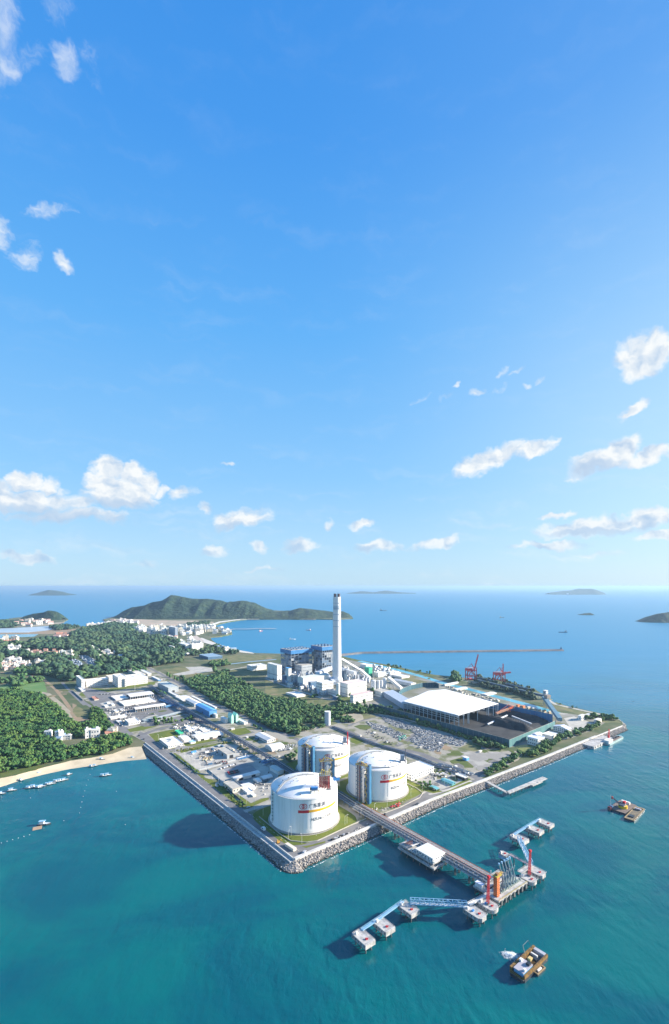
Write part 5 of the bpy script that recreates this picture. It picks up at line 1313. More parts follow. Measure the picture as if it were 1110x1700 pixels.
n2, rot2, lu2, lv2 = frame('b1', (695, 485), (775, 412), (650, 450), 1.6)
t = thing('pontoon', 'small square pontoon moored to the work barge', 'pontoon', (*n2, 0), rot2); MB().box(0, lu2, 0, lv2, -1, 1.3).build('hull', HULL, t)
m = MB()
for a, b, e, f in ((0, lu2, 0, .7), (0, lu2, lv2-.7, lv2), (0, .9, .7, lv2-.7), (lu2-.9, lu2, .7, lv2-.7)): m.box(a, b, e, f, 1.3, 2.1)
m.build('bulwark', mat('buff steel', (.30, .22, .12), .75), t); MB().cbox(lu2*.5, lv2*.5, 1.3, lu2*.45, 1.2, 1.2).build('cargo', WR, t)
# splash
cxy = Q('b1', 450, 290, 0); pos, sc = [], []
for _ in range(3800):
    r = abs(random.gauss(0, .75)); a = random.uniform(0, 2*math.pi); x = cxy[0]-1.5+math.cos(a)*r*4.2-abs(random.gauss(0, 1.2)); y = cxy[1]+math.sin(a)*r*2.6+random.gauss(0, .4)+.15*(cxy[0]-x)
    pos.append((x, y, random.uniform(0, .25)+max(0, 1.4-r*.8)*random.random())); s_ = random.uniform(.05, .20); sc.append((s_*2.2, s_*1.3, s_*.3))
FOAM = mat('white foam', (.88, .92, .94), .6)
scatter('foam', [lump(1, .4, 3)], pos, sc, FOAM)
# dredger and hopper barge
n, rot, lu, lv = frame('b2', (492, 520), (655, 400), (262, 430), 2.2)
t = thing('dredger', 'crane dredger with a round yellow machine house and red engine', 'dredger', (*n, 0), rot)
MB().prism([(0, 1.5), (1.5, 0), (lu, 0), (lu, lv), (0, lv)], -1, 2.2).build('hull', HULL, t); MB().box(.2, lu-.2, .2, lv-.2, 2.2, 2.5).build('deck', RUSTD, t)
MB().cyl(lu*.42, lv*.42, 2.5, 5.8, min(lu, lv)*.26, 20).build('machine_house', mat('machine yellow', (.75, .48, .02), .5), t)
MB().cbox(lu*.45, lv*.42, 5.8, lu*.34, lv*.28, 1.6).build('engine_deck', DPIPE, t); MB().cbox(lu*.55, lv*.42, 7.4, 4, 3, 2.2).build('engine', RED, t)
m = MB(); m.truss((lu*.4, lv*.6, 6), (lu*.12, lv*.82, 16), 1.6, 1.2, 7, .16); m.build('boom', mat('dark boom steel', (.08, .09, .16), .5), t); MB().cbox(lu*.12, lv*.84, 14.5, 2, 1.6, 3.4).build('grab', RUST, t)
MB().cbox(lu*.1, lv*.88, 2.5, 4, 4, 3).build('winch_house', DKB, t); MB().cbox(lu*.85, lv*.55, 2.5, 3.5, lv*.5, 3).build('deckhouse', WH, t); MB().tube([(lu*.08, lv*.9, 5), (lu*.08, lv*.9, 20)], .18, 6).build('mast', WR, t)
MB().cbox(-1, lv*.9, .5, 2, 4, 4.5).build('bow_fender', mat('dark red rubber', (.16, .04, .05), .7), t)
n, rot, lu, lv = frame('b2', (615, 625), (772, 455), (462, 590), 2)
t = thing('hopper_barge', 'long buff hopper barge tied beside the dredger', 'barge', (*n, 0), rot)
MB().prism([(0, .8), (.8, 0), (lu-1, 0), (lu, 1), (lu, lv-1), (lu-1, lv), (.8, lv), (0, lv-.8)], -1, 2.0).build('hull', HULL, t)
m = MB()
for a, b, e, f in ((0.5, lu-.6, .1, 1.0), (.5, lu-.6, lv-1, lv-.1), (.2, 2.4, 1, lv-1), (lu-3, lu-.3, 1, lv-1)): m.box(a, b, e, f, 2.0, 2.7)
m.build('coaming', mat('buff steel', (.30, .22, .12), .75), t); MB().box(2.5, lu-3.1, 1.1, lv-1.1, 2.01, 2.2).build('hopper_floor', mat('wet sand', (.20, .16, .10), .8, (.12, .10, .07), .4), t)
MB().cbox(lu*.25, lv*.5, 2.2, lu*.14, lv*.5, 1.0).build('hatch', DK, t); MB().cbox(lu*.8, lv*.5, 2.7, 3, lv*.6, 1.5).build('wheelhouse', mat('mauve grey roof', (.40, .38, .42), .7), t)
n, rot, lu, lv = frame('r6', (925, 562), (1045, 498), (868, 545), 2)
t = thing('crane_barge', 'grey and white service vessel with a red deck crane at the far quay', 'vessel', (*n, 0), rot); lv = max(lv, 12)
MB().prism([(0, 1), (1.5, 0), (lu-6, 0), (lu, lv*.4), (lu, lv*.6), (lu-6, lv), (1.5, lv), (0, lv-1)], -1, 3).build('hull', mat('grey green hull', (.30, .42, .42), .6), t)
MB().box(2, lu*.3, 2, lv-2, 3, 8).build('wheelhouse', WH, t); MB().box(lu*.35, lu*.85, 1.5, lv-1.5, 3, 4).build('cargo_hatch', RUSTD, t)
m = MB()
for i in range(8): m.cbox(lu*(.38+.06*i), lv*random.uniform(.3, .7), 4, 2.5, 3, 1.6)
m.build('deck_cargo', DK, t, kind='stuff'); MB().cbox(lu*.33, lv*.8, 3, 3, 3, 9).build('crane_pedestal', RED, t); MB().truss((lu*.33, lv*.8, 11), (lu*.37, lv*.8, 22), 2, 2, 4, .35).build('crane_jib', RED, t)
# ships on the open sea
def ship(px_, py_, ln_, label, hull, sup=WH, rot=0.0, name='ship', cat='ship', wake=0):
    X, Y = P(px_, py_, 0); L_ = ln_/FOC*Y; t = thing(name, label, cat, (X, Y, 0), rot); w = L_*.17; h = L_*.07
    MB().prism([(-L_/2, -w/2), (L_*.32, -w/2), (L_/2, 0), (L_*.32, w/2), (-L_/2, w/2)], -1, h).build('hull', hull, t)
    MB().box(-L_*.42, -L_*.2, -w*.4, w*.4, h, h+L_*.16).build('superstructure', sup, t); MB().cbox(-L_*.36, 0, h+L_*.16, L_*.06, w*.3, L_*.06).build('funnel', hull, t)
    MB().bar((L_*.1, 0, h), (L_*.1, 0, h+L_*.2), L_*.015).build('mast', sup, t)
    if wake: scatter('wake_foam', [lump(1, .3, 2)], [(X-math.cos(rot)*(L_*.5+k*L_*.08), Y+random.uniform(-1, 1)*L_*.05, .05) for k in range(wake)], [(L_*.06, L_*.025, .3)]*wake, FOAM)
    return t
ship(485, 1061.5, 11, 'small white cargo ship lying off the bay in front of the beach', WH, rot=0.2)
ship(511.5, 1046.5, 9, 'small ship with red hull in the bay below the wooded headland', mat('red hull', (.4, .1, .1), .6), rot=2.8)
ship(833, 1025.5, 9, 'dark tug far out left of the small rock island', HULL, rot=.3)
ship(934, 1050, 14, 'grey working ship with a white wake beyond the breakwater head', mat('blue grey hull', (.12, .17, .24), .6), rot=3.0, wake=0)
ship(946, 987.8, 13, 'long faint ship below the far right island', mat('blue grey hull', (.12, .17, .24), .6))
ship(636, 1014, 12, 'faint ship above the chimney side of the breakwater', mat('blue grey hull', (.12, .17, .24), .6), rot=.1)
ship(1051, 1164.5, 3, 'tiny dark boat alone on the open water at right', HULL, name='boat', cat='boat')
ship(433, 1048, 9, 'small red fishing vessel by the harbour mole', mat('red hull', (.4, .1, .1), .6), rot=1)
# small boats along the beach
def boat():
    t = thing('fishing_boat', 'small moored boat', 'boat', (0, 0, 0), 0)
    MB().prism([(-4, -1.2), (2, -1.4), (4.6, 0), (2, 1.4), (-4, 1.2)], -.4, .9).build('hull', HULL, t)
    MB().prism([(-3.8, -1.0), (2, -1.2), (4.2, 0), (2, 1.2), (-3.8, 1.0)], .92, 1.05).build('deck', mat('boat deck', (.5, .56, .6), .6), t)
    MB().box(-2.6, .2, -1, 1, 1.05, 2.7).build('cabin', WH, t); MB().box(-3.2, 1.0, -1.2, 1.2, 2.7, 2.85).build('canopy', LBLUE, t)
    return t
bt = boat()
BOATS = [(305, 300, .5, 1, 'small boat floating right at the edge of the sand'), (160, 352, -.3, .9, 'small boat just off the beach left of the others'), (90, 430, .4, 1.3, 'white decked boat alone between the shore and the boat cluster'), (6, 455, .3, 1.2, 'boat cut off by the left edge, nearest the beach end'),
 (222, 412, .2, 1.2, None), (258, 404, .3, 1.3, None), (292, 408, .1, 1.2, None), (322, 398, .5, 1.1, None), (366, 384, .1, 1.1, None), (396, 378, .4, 1.2, None), (430, 362, .2, 1.2, None), (462, 356, .3, 1.2, None), (496, 348, .5, 1.1, None),
 (530, 306, .9, 1.0, 'single white sail-like boat above the moored row'), (700, 246, .1, 1.0, 'left boat of the pair beside the top of the buoy line'), (728, 240, .3, 1.0, 'right boat of the pair beside the top of the buoy line'), (790, 318, .1, 1.2, 'left boat of the pair right of the buoy line'), (826, 312, .3, 1.2, 'right boat of the pair right of the buoy line'),
 (335, 690, .2, 1.6, 'white cabin boat tied to the square raft'), (1018, 180, .1, 1.0, 'boat by the sand where the works wall starts'), (780, 190, .1, 1.1, 'dark boat pulled up on the middle of the beach')]
for i, (x, y, r, s_, lab) in enumerate(BOATS):
    q = Q('w8', x, y, 0); o = bt if i == 0 else clone(bt, (0, 0, 0))
    zz = 0.0
    if i in (0, 1, 19): zz = .1
    if i == 20: zz = 2.6; q = Q('w8', x, y, 2.6)
    o.location = (*q, zz); o.rotation_euler = (0, 0, r); o.scale = (s_*1.15,)*3
    o['label'] = lab or 'dark hulled boat in the moored row off the beach'; o['group'] = 'boats along the beach'
q = Q('w8', 285, 716, .3); t = thing('raft', 'square timber raft beside the white cabin boat', 'raft', (*q, 0), .5)
m = MB()
for i in range(6): m.box(-5, 5, -4+i*1.5, -3+i*1.5, .1, .5)
m.build('plank', mat('raft timber', (.45, .32, .22), .8), t, kind='stuff'); m = MB()
for x, y in ((-4.5, -4), (4.5, -4), (-4.5, 4), (4.5, 4)): m.box(x-.6, x+.6, y-.8, y+.8, -.5, .09)
m.build('float', DPIPE, t, kind='stuff')
pos = []
for i in range(9): k = i/8; pos.append((*Q('w8', 706-95*k-10*math.sin(k*3), 262+338*k, 0), 0))
for i in range(7): k = i/6; pos.append((*Q('w8', 225-260*k, 768+75*k, 0), 0))
for x, y in ((232, 485), (892, 434), (488, 660), (44, 392), (960, 690)): pos.append((*Q('w8', x, y, 0), 0))
b0 = None
for i, p in enumerate(pos):
    if b0 is None: b0 = MB().lathe([(.1, -.3), (.4, 0), (.45, .25), (.3, .45), (.05, .5)], n=8).build('buoy', SILO, cat='buoy'); me_ = b0.data; o = b0
    else: o = bpy.data.objects.new('buoy', me_); COL.objects.link(o); o['category'] = 'buoy'
    o.location = p; o['label'] = 'small white buoy in the line running out from the beach' if i < 9 else ('small white buoy in the line at the lower left of the bay' if i < 16 else 'lone small white buoy on the bay'); o['group'] = 'white buoys on the bay'
# breakwater
bk = resample(PX((563, 1086.5), (600, 1082.5), (700, 1081.0), (800, 1079.8), (934, 1078.0)), 60)
mb = MB()
for i, p in enumerate(bk):
    w = 9+random.uniform(-.8, .8)
    for dy, z in ((-w-9, -2), (-w, 5.4), (-3, 6), (3, 7.2), (w, 5.4), (w+9, -2)): mb.v.append((p[0], p[1]+dy+random.uniform(-.7, .7), z+random.uniform(-.3, .3)))
mb.f = [(6*i+j, 6*i+6+j, 6*i+7+j, 6*i+1+j) for i in range(59) for j in range(5)] + [(0, 1, 2, 3, 4, 5), tuple(6*59+j for j in range(5, -1, -1))]
mb.build('breakwater', mat('breakwater stone', (.19, .18, .18), .9, (.12, .125, .13), .06, 4), label='long straight stone breakwater across the sea behind the power station', cat='breakwater')
X, Y = bk[-1]; t = thing('harbour_light', 'low dark light house on the far tip of the breakwater', 'beacon', (X-8, Y, 6)); MB().cyl(0, 0, 0, 7, 4, 10).build('base', DKB, t); MB().cyl(0, 0, 7, 12, 1.5, 8).build('lamp', DPIPE, t)
# ------------------------------------------------------------------ coal yard, cranes, conveyors, pipe racks
FEN = mat('teal wind fence', (.012, .07, .105), .6, (.022, .10, .135), .03, 4, streak=True); FEN2 = mat('light teal fence', (.06, .17, .18), .6, (.09, .22, .22), .05, 4, streak=True)
def fence(pts, h, m, label, post=7.0, name='wind_fence'):
    t = thing(name, label, 'fence', (*pts[0], G0), 0); o = Vector(pts[0]); L_ = 0; segs = []
    for a, b in zip(pts, pts[1:]):
        a_, b_ = Vector(a)-o, Vector(b)-o; ln = (b_-a_).length; n = max(1, round(ln/post)); segs += [(a_+(b_-a_)*i/n, a_+(b_-a_)*(i+1)/n) for i in range(n)]
    mp = MB(); base = None
    for a, b in segs:
        ang = math.atan2(b.y-a.y, b.x-a.x); ln = (b-a).length
        me = MB().box(.05, ln-.05, -.12, .12, 0, h*random.uniform(.985, 1.0)); q = me.build('panel', m, t); q.location = (a.x, a.y, 0); q.rotation_euler = (0, 0, ang)
        mp.cbox(a.x, a.y, -.3, .5, .5, h+.6, ang)
    mp.cbox(segs[-1][1].x, segs[-1][1].y, -.3, .5, .5, h+.6); mp.build('post', SLATE, t, kind='stuff')
    m3 = MB()
    for a, b in segs: m3.bar((a.x, a.y, h+.1), (b.x, b.y, h+.1), .35)
    m3.build('top_rail', mat('buff rail', (.42, .42, .36), .6), t)
    return t
fA, fB, fC = P(618, 1178), P(845, 1241), P(921, 1208)
fence([fA, (fA[0]*.5+fB[0]*.5, fA[1]*.5+fB[1]*.5), fB], 15, FEN, 'long dark teal wind fence on the near side of the coal yard', 13)
fence([fB, fC], 14, FEN2, 'pale green right-hand end of the coal yard wind fence', 13)
fD, fE = P(917, 1199), P(846, 1183)
fence([fD, fE, P(800, 1171)], 17, mat('blue back fence', (.03, .14, .30), .6, (.04, .2, .36), .05), 'bright blue fence along the canal side of the coal yard', 13)
fence(QL('c7', [(155, 285), (175, 262), (230, 240), (300, 225), (380, 222), (400, 232)]), 13, FEN, 'curved teal fence round the left head of the coal yard', 9)
COAL = mat('coal', (.012, .013, .016), .8, (.030, .030, .032), .08, 6, bump=.6, bscale=.5)
cp = [P(650, 1182), P(700, 1198), P(760, 1215), P(840, 1238), P(916, 1206), P(910, 1199), P(846, 1184), P(760, 1165), P(700, 1160)]
sheet('coal_floor', cp, mat('coal dust floor', (.020, .021, .024), .9, (.045, .045, .045), .04, 4))
def mound(c, x, y, L_, w, h, rot):
    X, Y = Q(c, x, y); nx, ny = 40, 14; mb = MB()
    for j in range(ny+1):
        for i in range(nx+1):
            u, v = i/nx*2-1, j/ny*2-1; k = max(0, 1-abs(v)**1.3)*max(0, 1-abs(u)**6); z = h*k*(1+.25*noise.noise(Vector((u*4, v*2, x*.1)))) + (.2*noise.noise(Vector((u*14, v*8, 0))) if k > 0 else 0)
            mb.v.append((u*L_/2, v*w/2*(1+.15*noise.noise(Vector((u*3, 5, x))))*1.0, z+.1))
    mb.f = [(j*(nx+1)+i, j*(nx+1)+i+1, (j+1)*(nx+1)+i+1, (j+1)*(nx+1)+i) for j in range(ny) for i in range(nx)]
    o = mb.build('coal_heap', COAL, kind='stuff', smooth=True); o.location = (X, Y, G0); o.rotation_euler = (0, 0, rot)
mound('c7', 700, 430, 150, 34, 11, GA+R(-90)); mound('c7', 820, 455, 120, 36, 12, GA+R(-90)); mound('c7', 930, 410, 100, 30, 9, GA+R(-90)); mound('c7', 600, 400, 120, 40, 10, GA+R(-90)); mound('c7', 860, 400, 60, 26, 8, GA+R(-70))
# membrane roof
def q3(c, x, y, z): return Vector((*Q(c, x, y, z=z), z))
cL, cF, cR, cB = q3('c7', 183, 311, 32), q3('c7', 522, 398, 30), q3('c7', 766, 325, 34), q3('c7', 440, 238, 36)
cB2 = q3('c7', 340, 246, 35)
t = thing('coal_shed', 'huge white membrane roof on columns over the coal yard', 'open shed', (cF.x, cF.y, G0), 0); O = Vector((cF.x, cF.y, G0)); nx, ny = 28, 24; mb = MB()
def roofpt(u, v):      # u: left->... along front edge L->F ; v: towards the back
    a = cL.lerp(cF, u); b = cB2.lerp(cB, min(1, u*2.0)).lerp(cR, max(0, (u-.5)*2)) if False else None
    p = (cL*(1-u)+cF*u)*(1-v) + ((cL+(cB2-cL)*1.0)*(1-u)+cR*u)*v
    # the far edge runs from cB2 through cB to cR
    far = cB2.lerp(cB, u/.28) if u < .28 else cB.lerp(cR, (u-.28)/.72)
    near_ = cL.lerp(cF, u); p = near_.lerp(far, v)
    p.z += 3.2*math.sin(math.pi*u)*math.sin(math.pi*v) + .9*math.sin(v*math.pi*3)*.3 + .35*noise.noise(Vector((u*6, v*6, 1)))
    return p
for s_ in (0, -.8):
    for j in range(ny+1):
        for i in range(nx+1): p = roofpt(i/nx, j/ny)-O; mb.v.append((p.x, p.y, p.z+s_))
K = (nx+1)*(ny+1)
for j in range(ny):
    for i in range(nx):
        a = j*(nx+1)+i; mb.f.append((a, a+1, a+nx+2, a+nx+1)); mb.f.append((K+a+nx+1, K+a+nx+2, K+a+1, K+a))
for i in range(nx): a = i; b = ny*(nx+1)+i; mb.f += [(K+a, K+a+1, a+1, a), (b, b+1, K+b+1, K+b)]
for j in range(ny): a = j*(nx+1); b = a+nx; mb.f += [(a, a+nx+1, K+a+nx+1, K+a), (K+b, K+b+nx+1, b+nx+1, b)]
o = mb.build('roof', mat('white membrane', (.86, .84, .80), .6, (.80, .78, .75), .02, 3), t, smooth=True)
if o.data.polygons[4].normal.z < 0: o.data.flip_normals()
o.data.set_sharp_from_angle(angle=R(40))
m = MB(); nb = 13
for i in range(nb+1):
    p = roofpt(i/nb, .005)-O; m.bar((p.x, p.y, -.5), (p.x, p.y, p.z-.8), 1.1)
    if i < nb:
        q = roofpt((i+1)/nb, .005)-O
        for f in (.42, .62, .82): m.bar((p.x, p.y, (p.z)*f), (q.x, q.y, (q.z)*f), .7)
for j in range(1, 9):
    if j in (3, 4, 5): continue
    p = roofpt(.995, j/8)-O; m.bar((p.x, p.y, -.5), (p.x, p.y, p.z-.8), 1.4)
for j in range(0, 9, 2):
    for i in range(0, 9, 2):
        if j: p = roofpt(i/8*.98, j/8*.98)-O; m.bar((p.x, p.y, -.5), (p.x, p.y, p.z-.8), 1.2)
m.build('column', mat('pale column', (.60, .64, .68), .6), t, kind='stuff')
m = MB()
for j in range(0, 9):
    a, b = roofpt(0, j/8)-O, roofpt(1, j/8)-O; m.truss((a.x, a.y, a.z-4.5), (b.x, b.y, b.z-4.5), 2, 3.2, 16, .3)
m.build('roof_truss', mat('pale column', (.60, .64, .68), .6), t, kind='stuff')
# stacker reclaimer in the coal yard
a = Q('c7', 830, 395); t = thing('stacker', 'orange red boom stacker standing in the coal', 'stacker', (*a, G0), 0)
ORR = mat('orange red steel', (.62, .14, .06), .55)
m = MB()
for sx in (-4, 4):
    for sy in (-4, 4): m.bar((sx, sy, 0), (sx*.4, sy*.4, 14), 1.2)
m.build('portal', ORR, t); MB().truss((0, 0, 13), (-38, -26, 9), 3, 3, 9, .4).build('boom', mat('pale orange steel', (.62, .34, .22), .55), t); MB().truss((0, 0, 13), (16, 12, 15), 3, 3, 4, .4).build('counter_boom', ORR, t)
MB().bar((0, 0, 14), (0, 0, 24), 1.2).bar((0, 0, 24), (-34, -23, 12), .5).bar((0, 0, 24), (15, 11, 18), .5).build('mast', ORR, t); MB().cbox(15, 12, 13, 5, 5, 5).build('counterweight', WR, t)
for k, (p0, p1) in enumerate([((850, 405), (968, 452)), ((700, 455), (820, 400))]):
    gallery('c7', p0, 10, 'c7', p1, 10, 3, 2, ['pale low belt conveyor right of the stacker', 'pale low belt conveyor under the stacker boom'][k], SILO, legs=8)
# ship unloader cranes
CR = mat('crane red', (.60, .05, .07), .5, (.66, .16, .14), .1)
def crane(c, x, y, s_, up, label):
    X, Y = Q(c, x, y); t = thing('harbour_crane', label, 'crane', (X, Y, G0), R(8)); H = 41*s_; w = 15*s_
    m = MB()
    for sx in (-w, w):
        for sy in (-8, 8): m.bar((sx, sy, 0), (sx, sy, H*(.78 if sx < 0 else 1)), 2.1)
        m.bar((sx, -8, 3), (sx, 8, 3), 2); m.bar((sx, -8, H*.76), (sx, 8, H*.76), 1.6)
    for sy in (-8, 8):
        m.bar((-w, sy, H*.32), (w, sy, H*.32), 1.8); m.bar((-w, sy, H*.76), (w, sy, H*.76), 2.4); m.bar((-w, sy, H*.32), (0, sy, H*.76), 1.4); m.bar((w, sy, H*.32), (0, sy, H*.76), 1.4)
        m.bar((0, sy, 0), (0, sy, H*.76), 1.3)
    m.build('portal', CR, t)
    MB().box(-w-3, 2, -5, 5, H*.78, H*.78+6).build('machinery_house', CR, t); MB().box(-w*.9, w*.6, -6.5, 6.5, H*.78+6, H*.78+7).build('top_platform', mat('pale pink steel', (.66, .5, .5), .5), t); MB().box(-6, 4, -7, 7, 1, 6).build('hopper', CR, t)
    e = (w+9, 0, H*.78+46*s_) if up else (w-2, 0, H*1.45)
    MB().truss((w*.8, 0, H*.8), e, 5, 3.4, 9, .55).build('boom', CR, t)
    m = MB(); m.bar((w*.8, -3, H*.8), (2, 0, H*1.28), 1.2).bar((w*.8, 3, H*.8), (2, 0, H*1.28), 1.2).bar((2, 0, H*1.28), (-w, 0, H*.85), .9); m.build('apex_frame', CR, t)
    if not up: MB().truss((w*.6, 0, H*.8), (w+22*s_, 0, H*.86), 5, 2.6, 5, .6).build('lower_boom', CR, t); MB().bar((w-2, 0, H*1.4), (w-12, 0, H*.95), 1.2).build('stay', mat('pale pink steel', (.66, .5, .5), .5), t)
    MB().cbox(w*.5, -6, H*.5, 5, 4, 5).build('cab', WH, t)
crane('h8', 292, 545, 1.0, True, 'red harbour crane with its boom raised high, left of the pair')
crane('h8', 725, 615, 1.0, False, 'red harbour crane with folded boom and short level arm, right of the pair')
gallery('r6', (400, 194), 18, 'r6', (528, 372), 14, 9, 7, 'steep grey blue conveyor gallery coming down to the lavender roofed hall', mat('grey blue gallery', (.10, .20, .27), .5, (.14, .25, .32), .08), legs=5)
gallery('r6', (412, 186), 26, 'r6', (440, 182), 26, 10, 7, 'brown top house on the transfer tower', mat('brown house', (.30, .24, .2), .6), legs=1, name='transfer_house', cat='tower')
bld('r6', 415, 200, 392, 432, 70, 'slender grey transfer tower at the top of the steep conveyor', GW, WR, 'tower', name='transfer_tower', rows=3)
gallery('h8', (400, 560), 14, 'r6', (400, 178), 12, 7, 5, 'long dark quay conveyor between the cranes and the transfer tower', mat('dark blue gallery', (.05, .09, .14), .6, (.09, .14, .18), .05), legs=26)
gallery('h8', (330, 600), 8, 'h8', (560, 585), 7, 12, 4, 'brown shed under the left harbour crane', mat('tan sheet', (.45, .36, .26), .7), legs=0, name='quay_shed', cat='shed')
for k, (x, y, l, r, h) in enumerate([(500, 95, 480, 610, 14), (600, 135, 565, 685, 12), (850, 178, 800, 930, 10)]): bld('r5', x, y, l, r, h, ['thin white roof by the canal behind the membrane roof', 'second thin white roof by the canal', 'long cream roof between canal and coal shed'][k], WH, WR, 'shed', rt='gable')
for k in range(7):
    bld('r6', 190+k*42, 262+k*9, 175+k*42, 208+k*42, 18, ['orange covered stack at the left of the canal side row', 'orange covered stack, second in the canal side row', 'pale stack in the canal side row', 'tan stack in the canal side row', 'tan covered stack past the row middle', 'orange tan stack near the row end', 'last pale stack of the canal side row'][k], mat('orange sheet', (.58, .20, .08), .7) if k < 2 else mat('tan sheet', (.45, .36, .26), .7), mat('orange sheet', (.58, .20, .08), .7) if k in (0, 1, 5) else CREAM, 'stack', name='covered_stack')
# pipe racks
def rack(c_pts, z, w, npipe, label, mm=DKB, step=12.0, levels=2, name='pipe_rack', pm=None):
    pts = [Vector((*Q(c, x, y, z=z), 0)) for c, x, y in c_pts]; pts = [Vector((*p, 0)) for p in resample([(p.x, p.y) for p in pts], max(2, int(sum((a-b).length for a, b in zip(pts, pts[1:]))/step)+1))]
    t = thing(name, label, 'pipe rack', (pts[0].x, pts[0].y, 0), 0); O = pts[0].copy(); pts = [p-O for p in pts]; n = len(pts); nr = []
    for i in range(n): d = (pts[min(i+1, n-1)]-pts[max(i-1, 0)]).normalized(); nr.append(Vector((-d.y, d.x, 0)))
    m = MB()
    for p, q in zip(pts, nr):
        for s_ in (-1, 1): m.bar(p+q*s_*w/2+Vector((0, 0, G0-.4)), p+q*s_*w/2+Vector((0, 0, z+.3)), .55)
        for l in range(levels): zz = z-l*2.6; m.bar(p-q*w/2+Vector((0, 0, zz)), p+q*w/2+Vector((0, 0, zz)), .5)
    for i in range(n-1):
        for s_ in (-1, 1): m.bar(pts[i]+nr[i]*s_*w/2+Vector((0, 0, z)), pts[i+1]+nr[i+1]*s_*w/2+Vector((0, 0, z)), .5)
    m.build('rack_frame', mm, t)
    pmats = pm or [DPIPE, PIPE, DKB, BLUEP, DPIPE, SLATE, PIPE, DKB]
    for k in range(npipe):
        off = (k+.5)/npipe*w*.86-w*.43; zz = z+.6-(k % 2)*2.6*(levels-1); r = (.42, .55, .34)[k % 3]
        MB().tube([p+q*off+Vector((0, 0, zz)) for p, q in zip(pts, nr)], r, 6).build('pipe', pmats[k % len(pmats)], t)
    return t
rack([('q2', 60, 215), ('q2', 280, 365), ('q2', 470, 490), ('q2', 640, 590), ('q2', 800, 672), ('q5', 0, 318), ('q5', 370, 535), ('q5', 650, 700), ('q5', 900, 862)], 13, 11, 9, 'very long dark overhead pipe rack running from the offices to the tanks')
rack([('q5', 900, 862), ('c6', 500, 600), ('c6', 600, 665), ('c6', 700, 730)], 11, 14, 10, 'wide low pipe rack passing between the tanks to the jetty')
rack([('c5', 75, 410), ('c5', 200, 385), ('c5', 330, 350), ('c5', 430, 335)], 9, 12, 8, 'grey blue pipe rack crossing the yard below the long open shed', mm=mat('grey blue steel', (.20, .30, .38), .5), pm=[mat('grey blue steel', (.2, .3, .38), .5), SCAF, PIPE])
rack([('c5', 60, 430), ('c5', 200, 405), ('c5', 340, 375), ('c5', 420, 365)], 6, 9, 6, 'lower grey pipe run in front of the crossing pipe rack', mm=mat('grey blue steel', (.20, .30, .38), .5), pm=[SCAF, PIPE, SLATE])
rack([('q2', 230, 400), ('q2', 330, 440), ('q2', 470, 490)], 10, 16, 8, 'bright blue pipe frame beside the end of the long open shed', mm=BLUEP, pm=[BLUEP, LBLUE, DKB])
rack([('q2', 270, 500), ('q2', 400, 470), ('q2', 470, 480)], 9, 12, 6, 'blue pipe branch joining the main rack by the blue frame', mm=BLUEP, pm=[BLUEP, LBLUE, DKB])
rack([('q2', 660, 700), ('q2', 780, 700), ('q2', 860, 715)], 8, 12, 6, 'short dark pipe branch by the road crossing', mm=DKB)
rack([('q4', 490, 45), ('q4', 640, 30)], 9, 10, 5, 'short teal pipe branch over the cross road', mm=SLATE, pm=[SLATE, TEAL])
rack([('r7', -60, 365), ('r7', 150, 455), ('r7', 400, 560), ('r7', 640, 640), ('r7', 830, 690), ('r7', 1110, 785), ('q7', 370, 475), ('q7', 560, 535)], 8, 6, 5, 'thin dark pipe track along the road behind the tanks', mm=DKB, pm=[DPIPE, DKB, PIPE])
rack([('q7', 320, 430), ('q7', 480, 470), ('q7', 640, 530)], 7, 9, 6, 'grey pipe run beside the hedge near the small pier road', mm=GW, pm=[GW, PIPE])
rack([('q4', 640, 245), ('q4', 720, 225), ('q4', 800, 215)], 7, 10, 7, 'royal blue heat exchanger frame on the concrete yard', mm=BLUEP, pm=[BLUEP, WR, DKB], step=5)
rack([('q4', 890, 285), ('q4', 960, 265), ('q4', 1030, 245)], 7, 12, 7, 'second blue heat exchanger frame beside the main rack', mm=BLUEP, pm=[BLUEP, LBLUE, DKB], step=5)
rack([('q4', 665, 485), ('q4', 720, 545), ('q4', 800, 545)], 7, 6, 4, 'small dark blue pipe frame arching over the pavilion', mm=BLUEP, pm=[DPIPE, BLUEP], step=5)
rack([('q1', 925, 760), ('q1', 1000, 720), ('q1', 1110, 690)], 7, 10, 6, 'grey blue pipe bundle beyond the long open shed lawn', mm=mat('grey blue steel', (.2, .3, .38), .5), pm=[SCAF, PIPE], step=8)
# dark steel coal berth shelter along the crane quay
def berth(c0_, p0, c1_, p1, z, w, h, label):
    t = gallery(c0_, p0, z, c1_, p1, z, w, h, label, mat('dark navy cladding', (.022, .045, .075), .6, (.05, .08, .10), .06), legs=20, name='coal_berth_shelter', cat='shelter')
    a, b = Q(c0_, *p0, z=z), Q(c1_, *p1, z=z); m = MB(); d = Vector((b[0]-a[0], b[1]-a[1], 0)); n = 24
    for i in range(n): q = d*((i+.5)/n); m.cbox(q.x, q.y, z+h, 3, 3, 1.5+(i*5 % 4))
    m.build('roof_unit', SLATE, t, kind='stuff')
berth('h8', (390, 545), 'h8', (640, 600), 9, 9, 7, 'dark navy berth shelter between the two red harbour cranes')
berth('h8', (820, 640), 'h8', (1230, 745), 9, 9, 8, 'dark navy berth shelter from the right crane to the transfer tower')
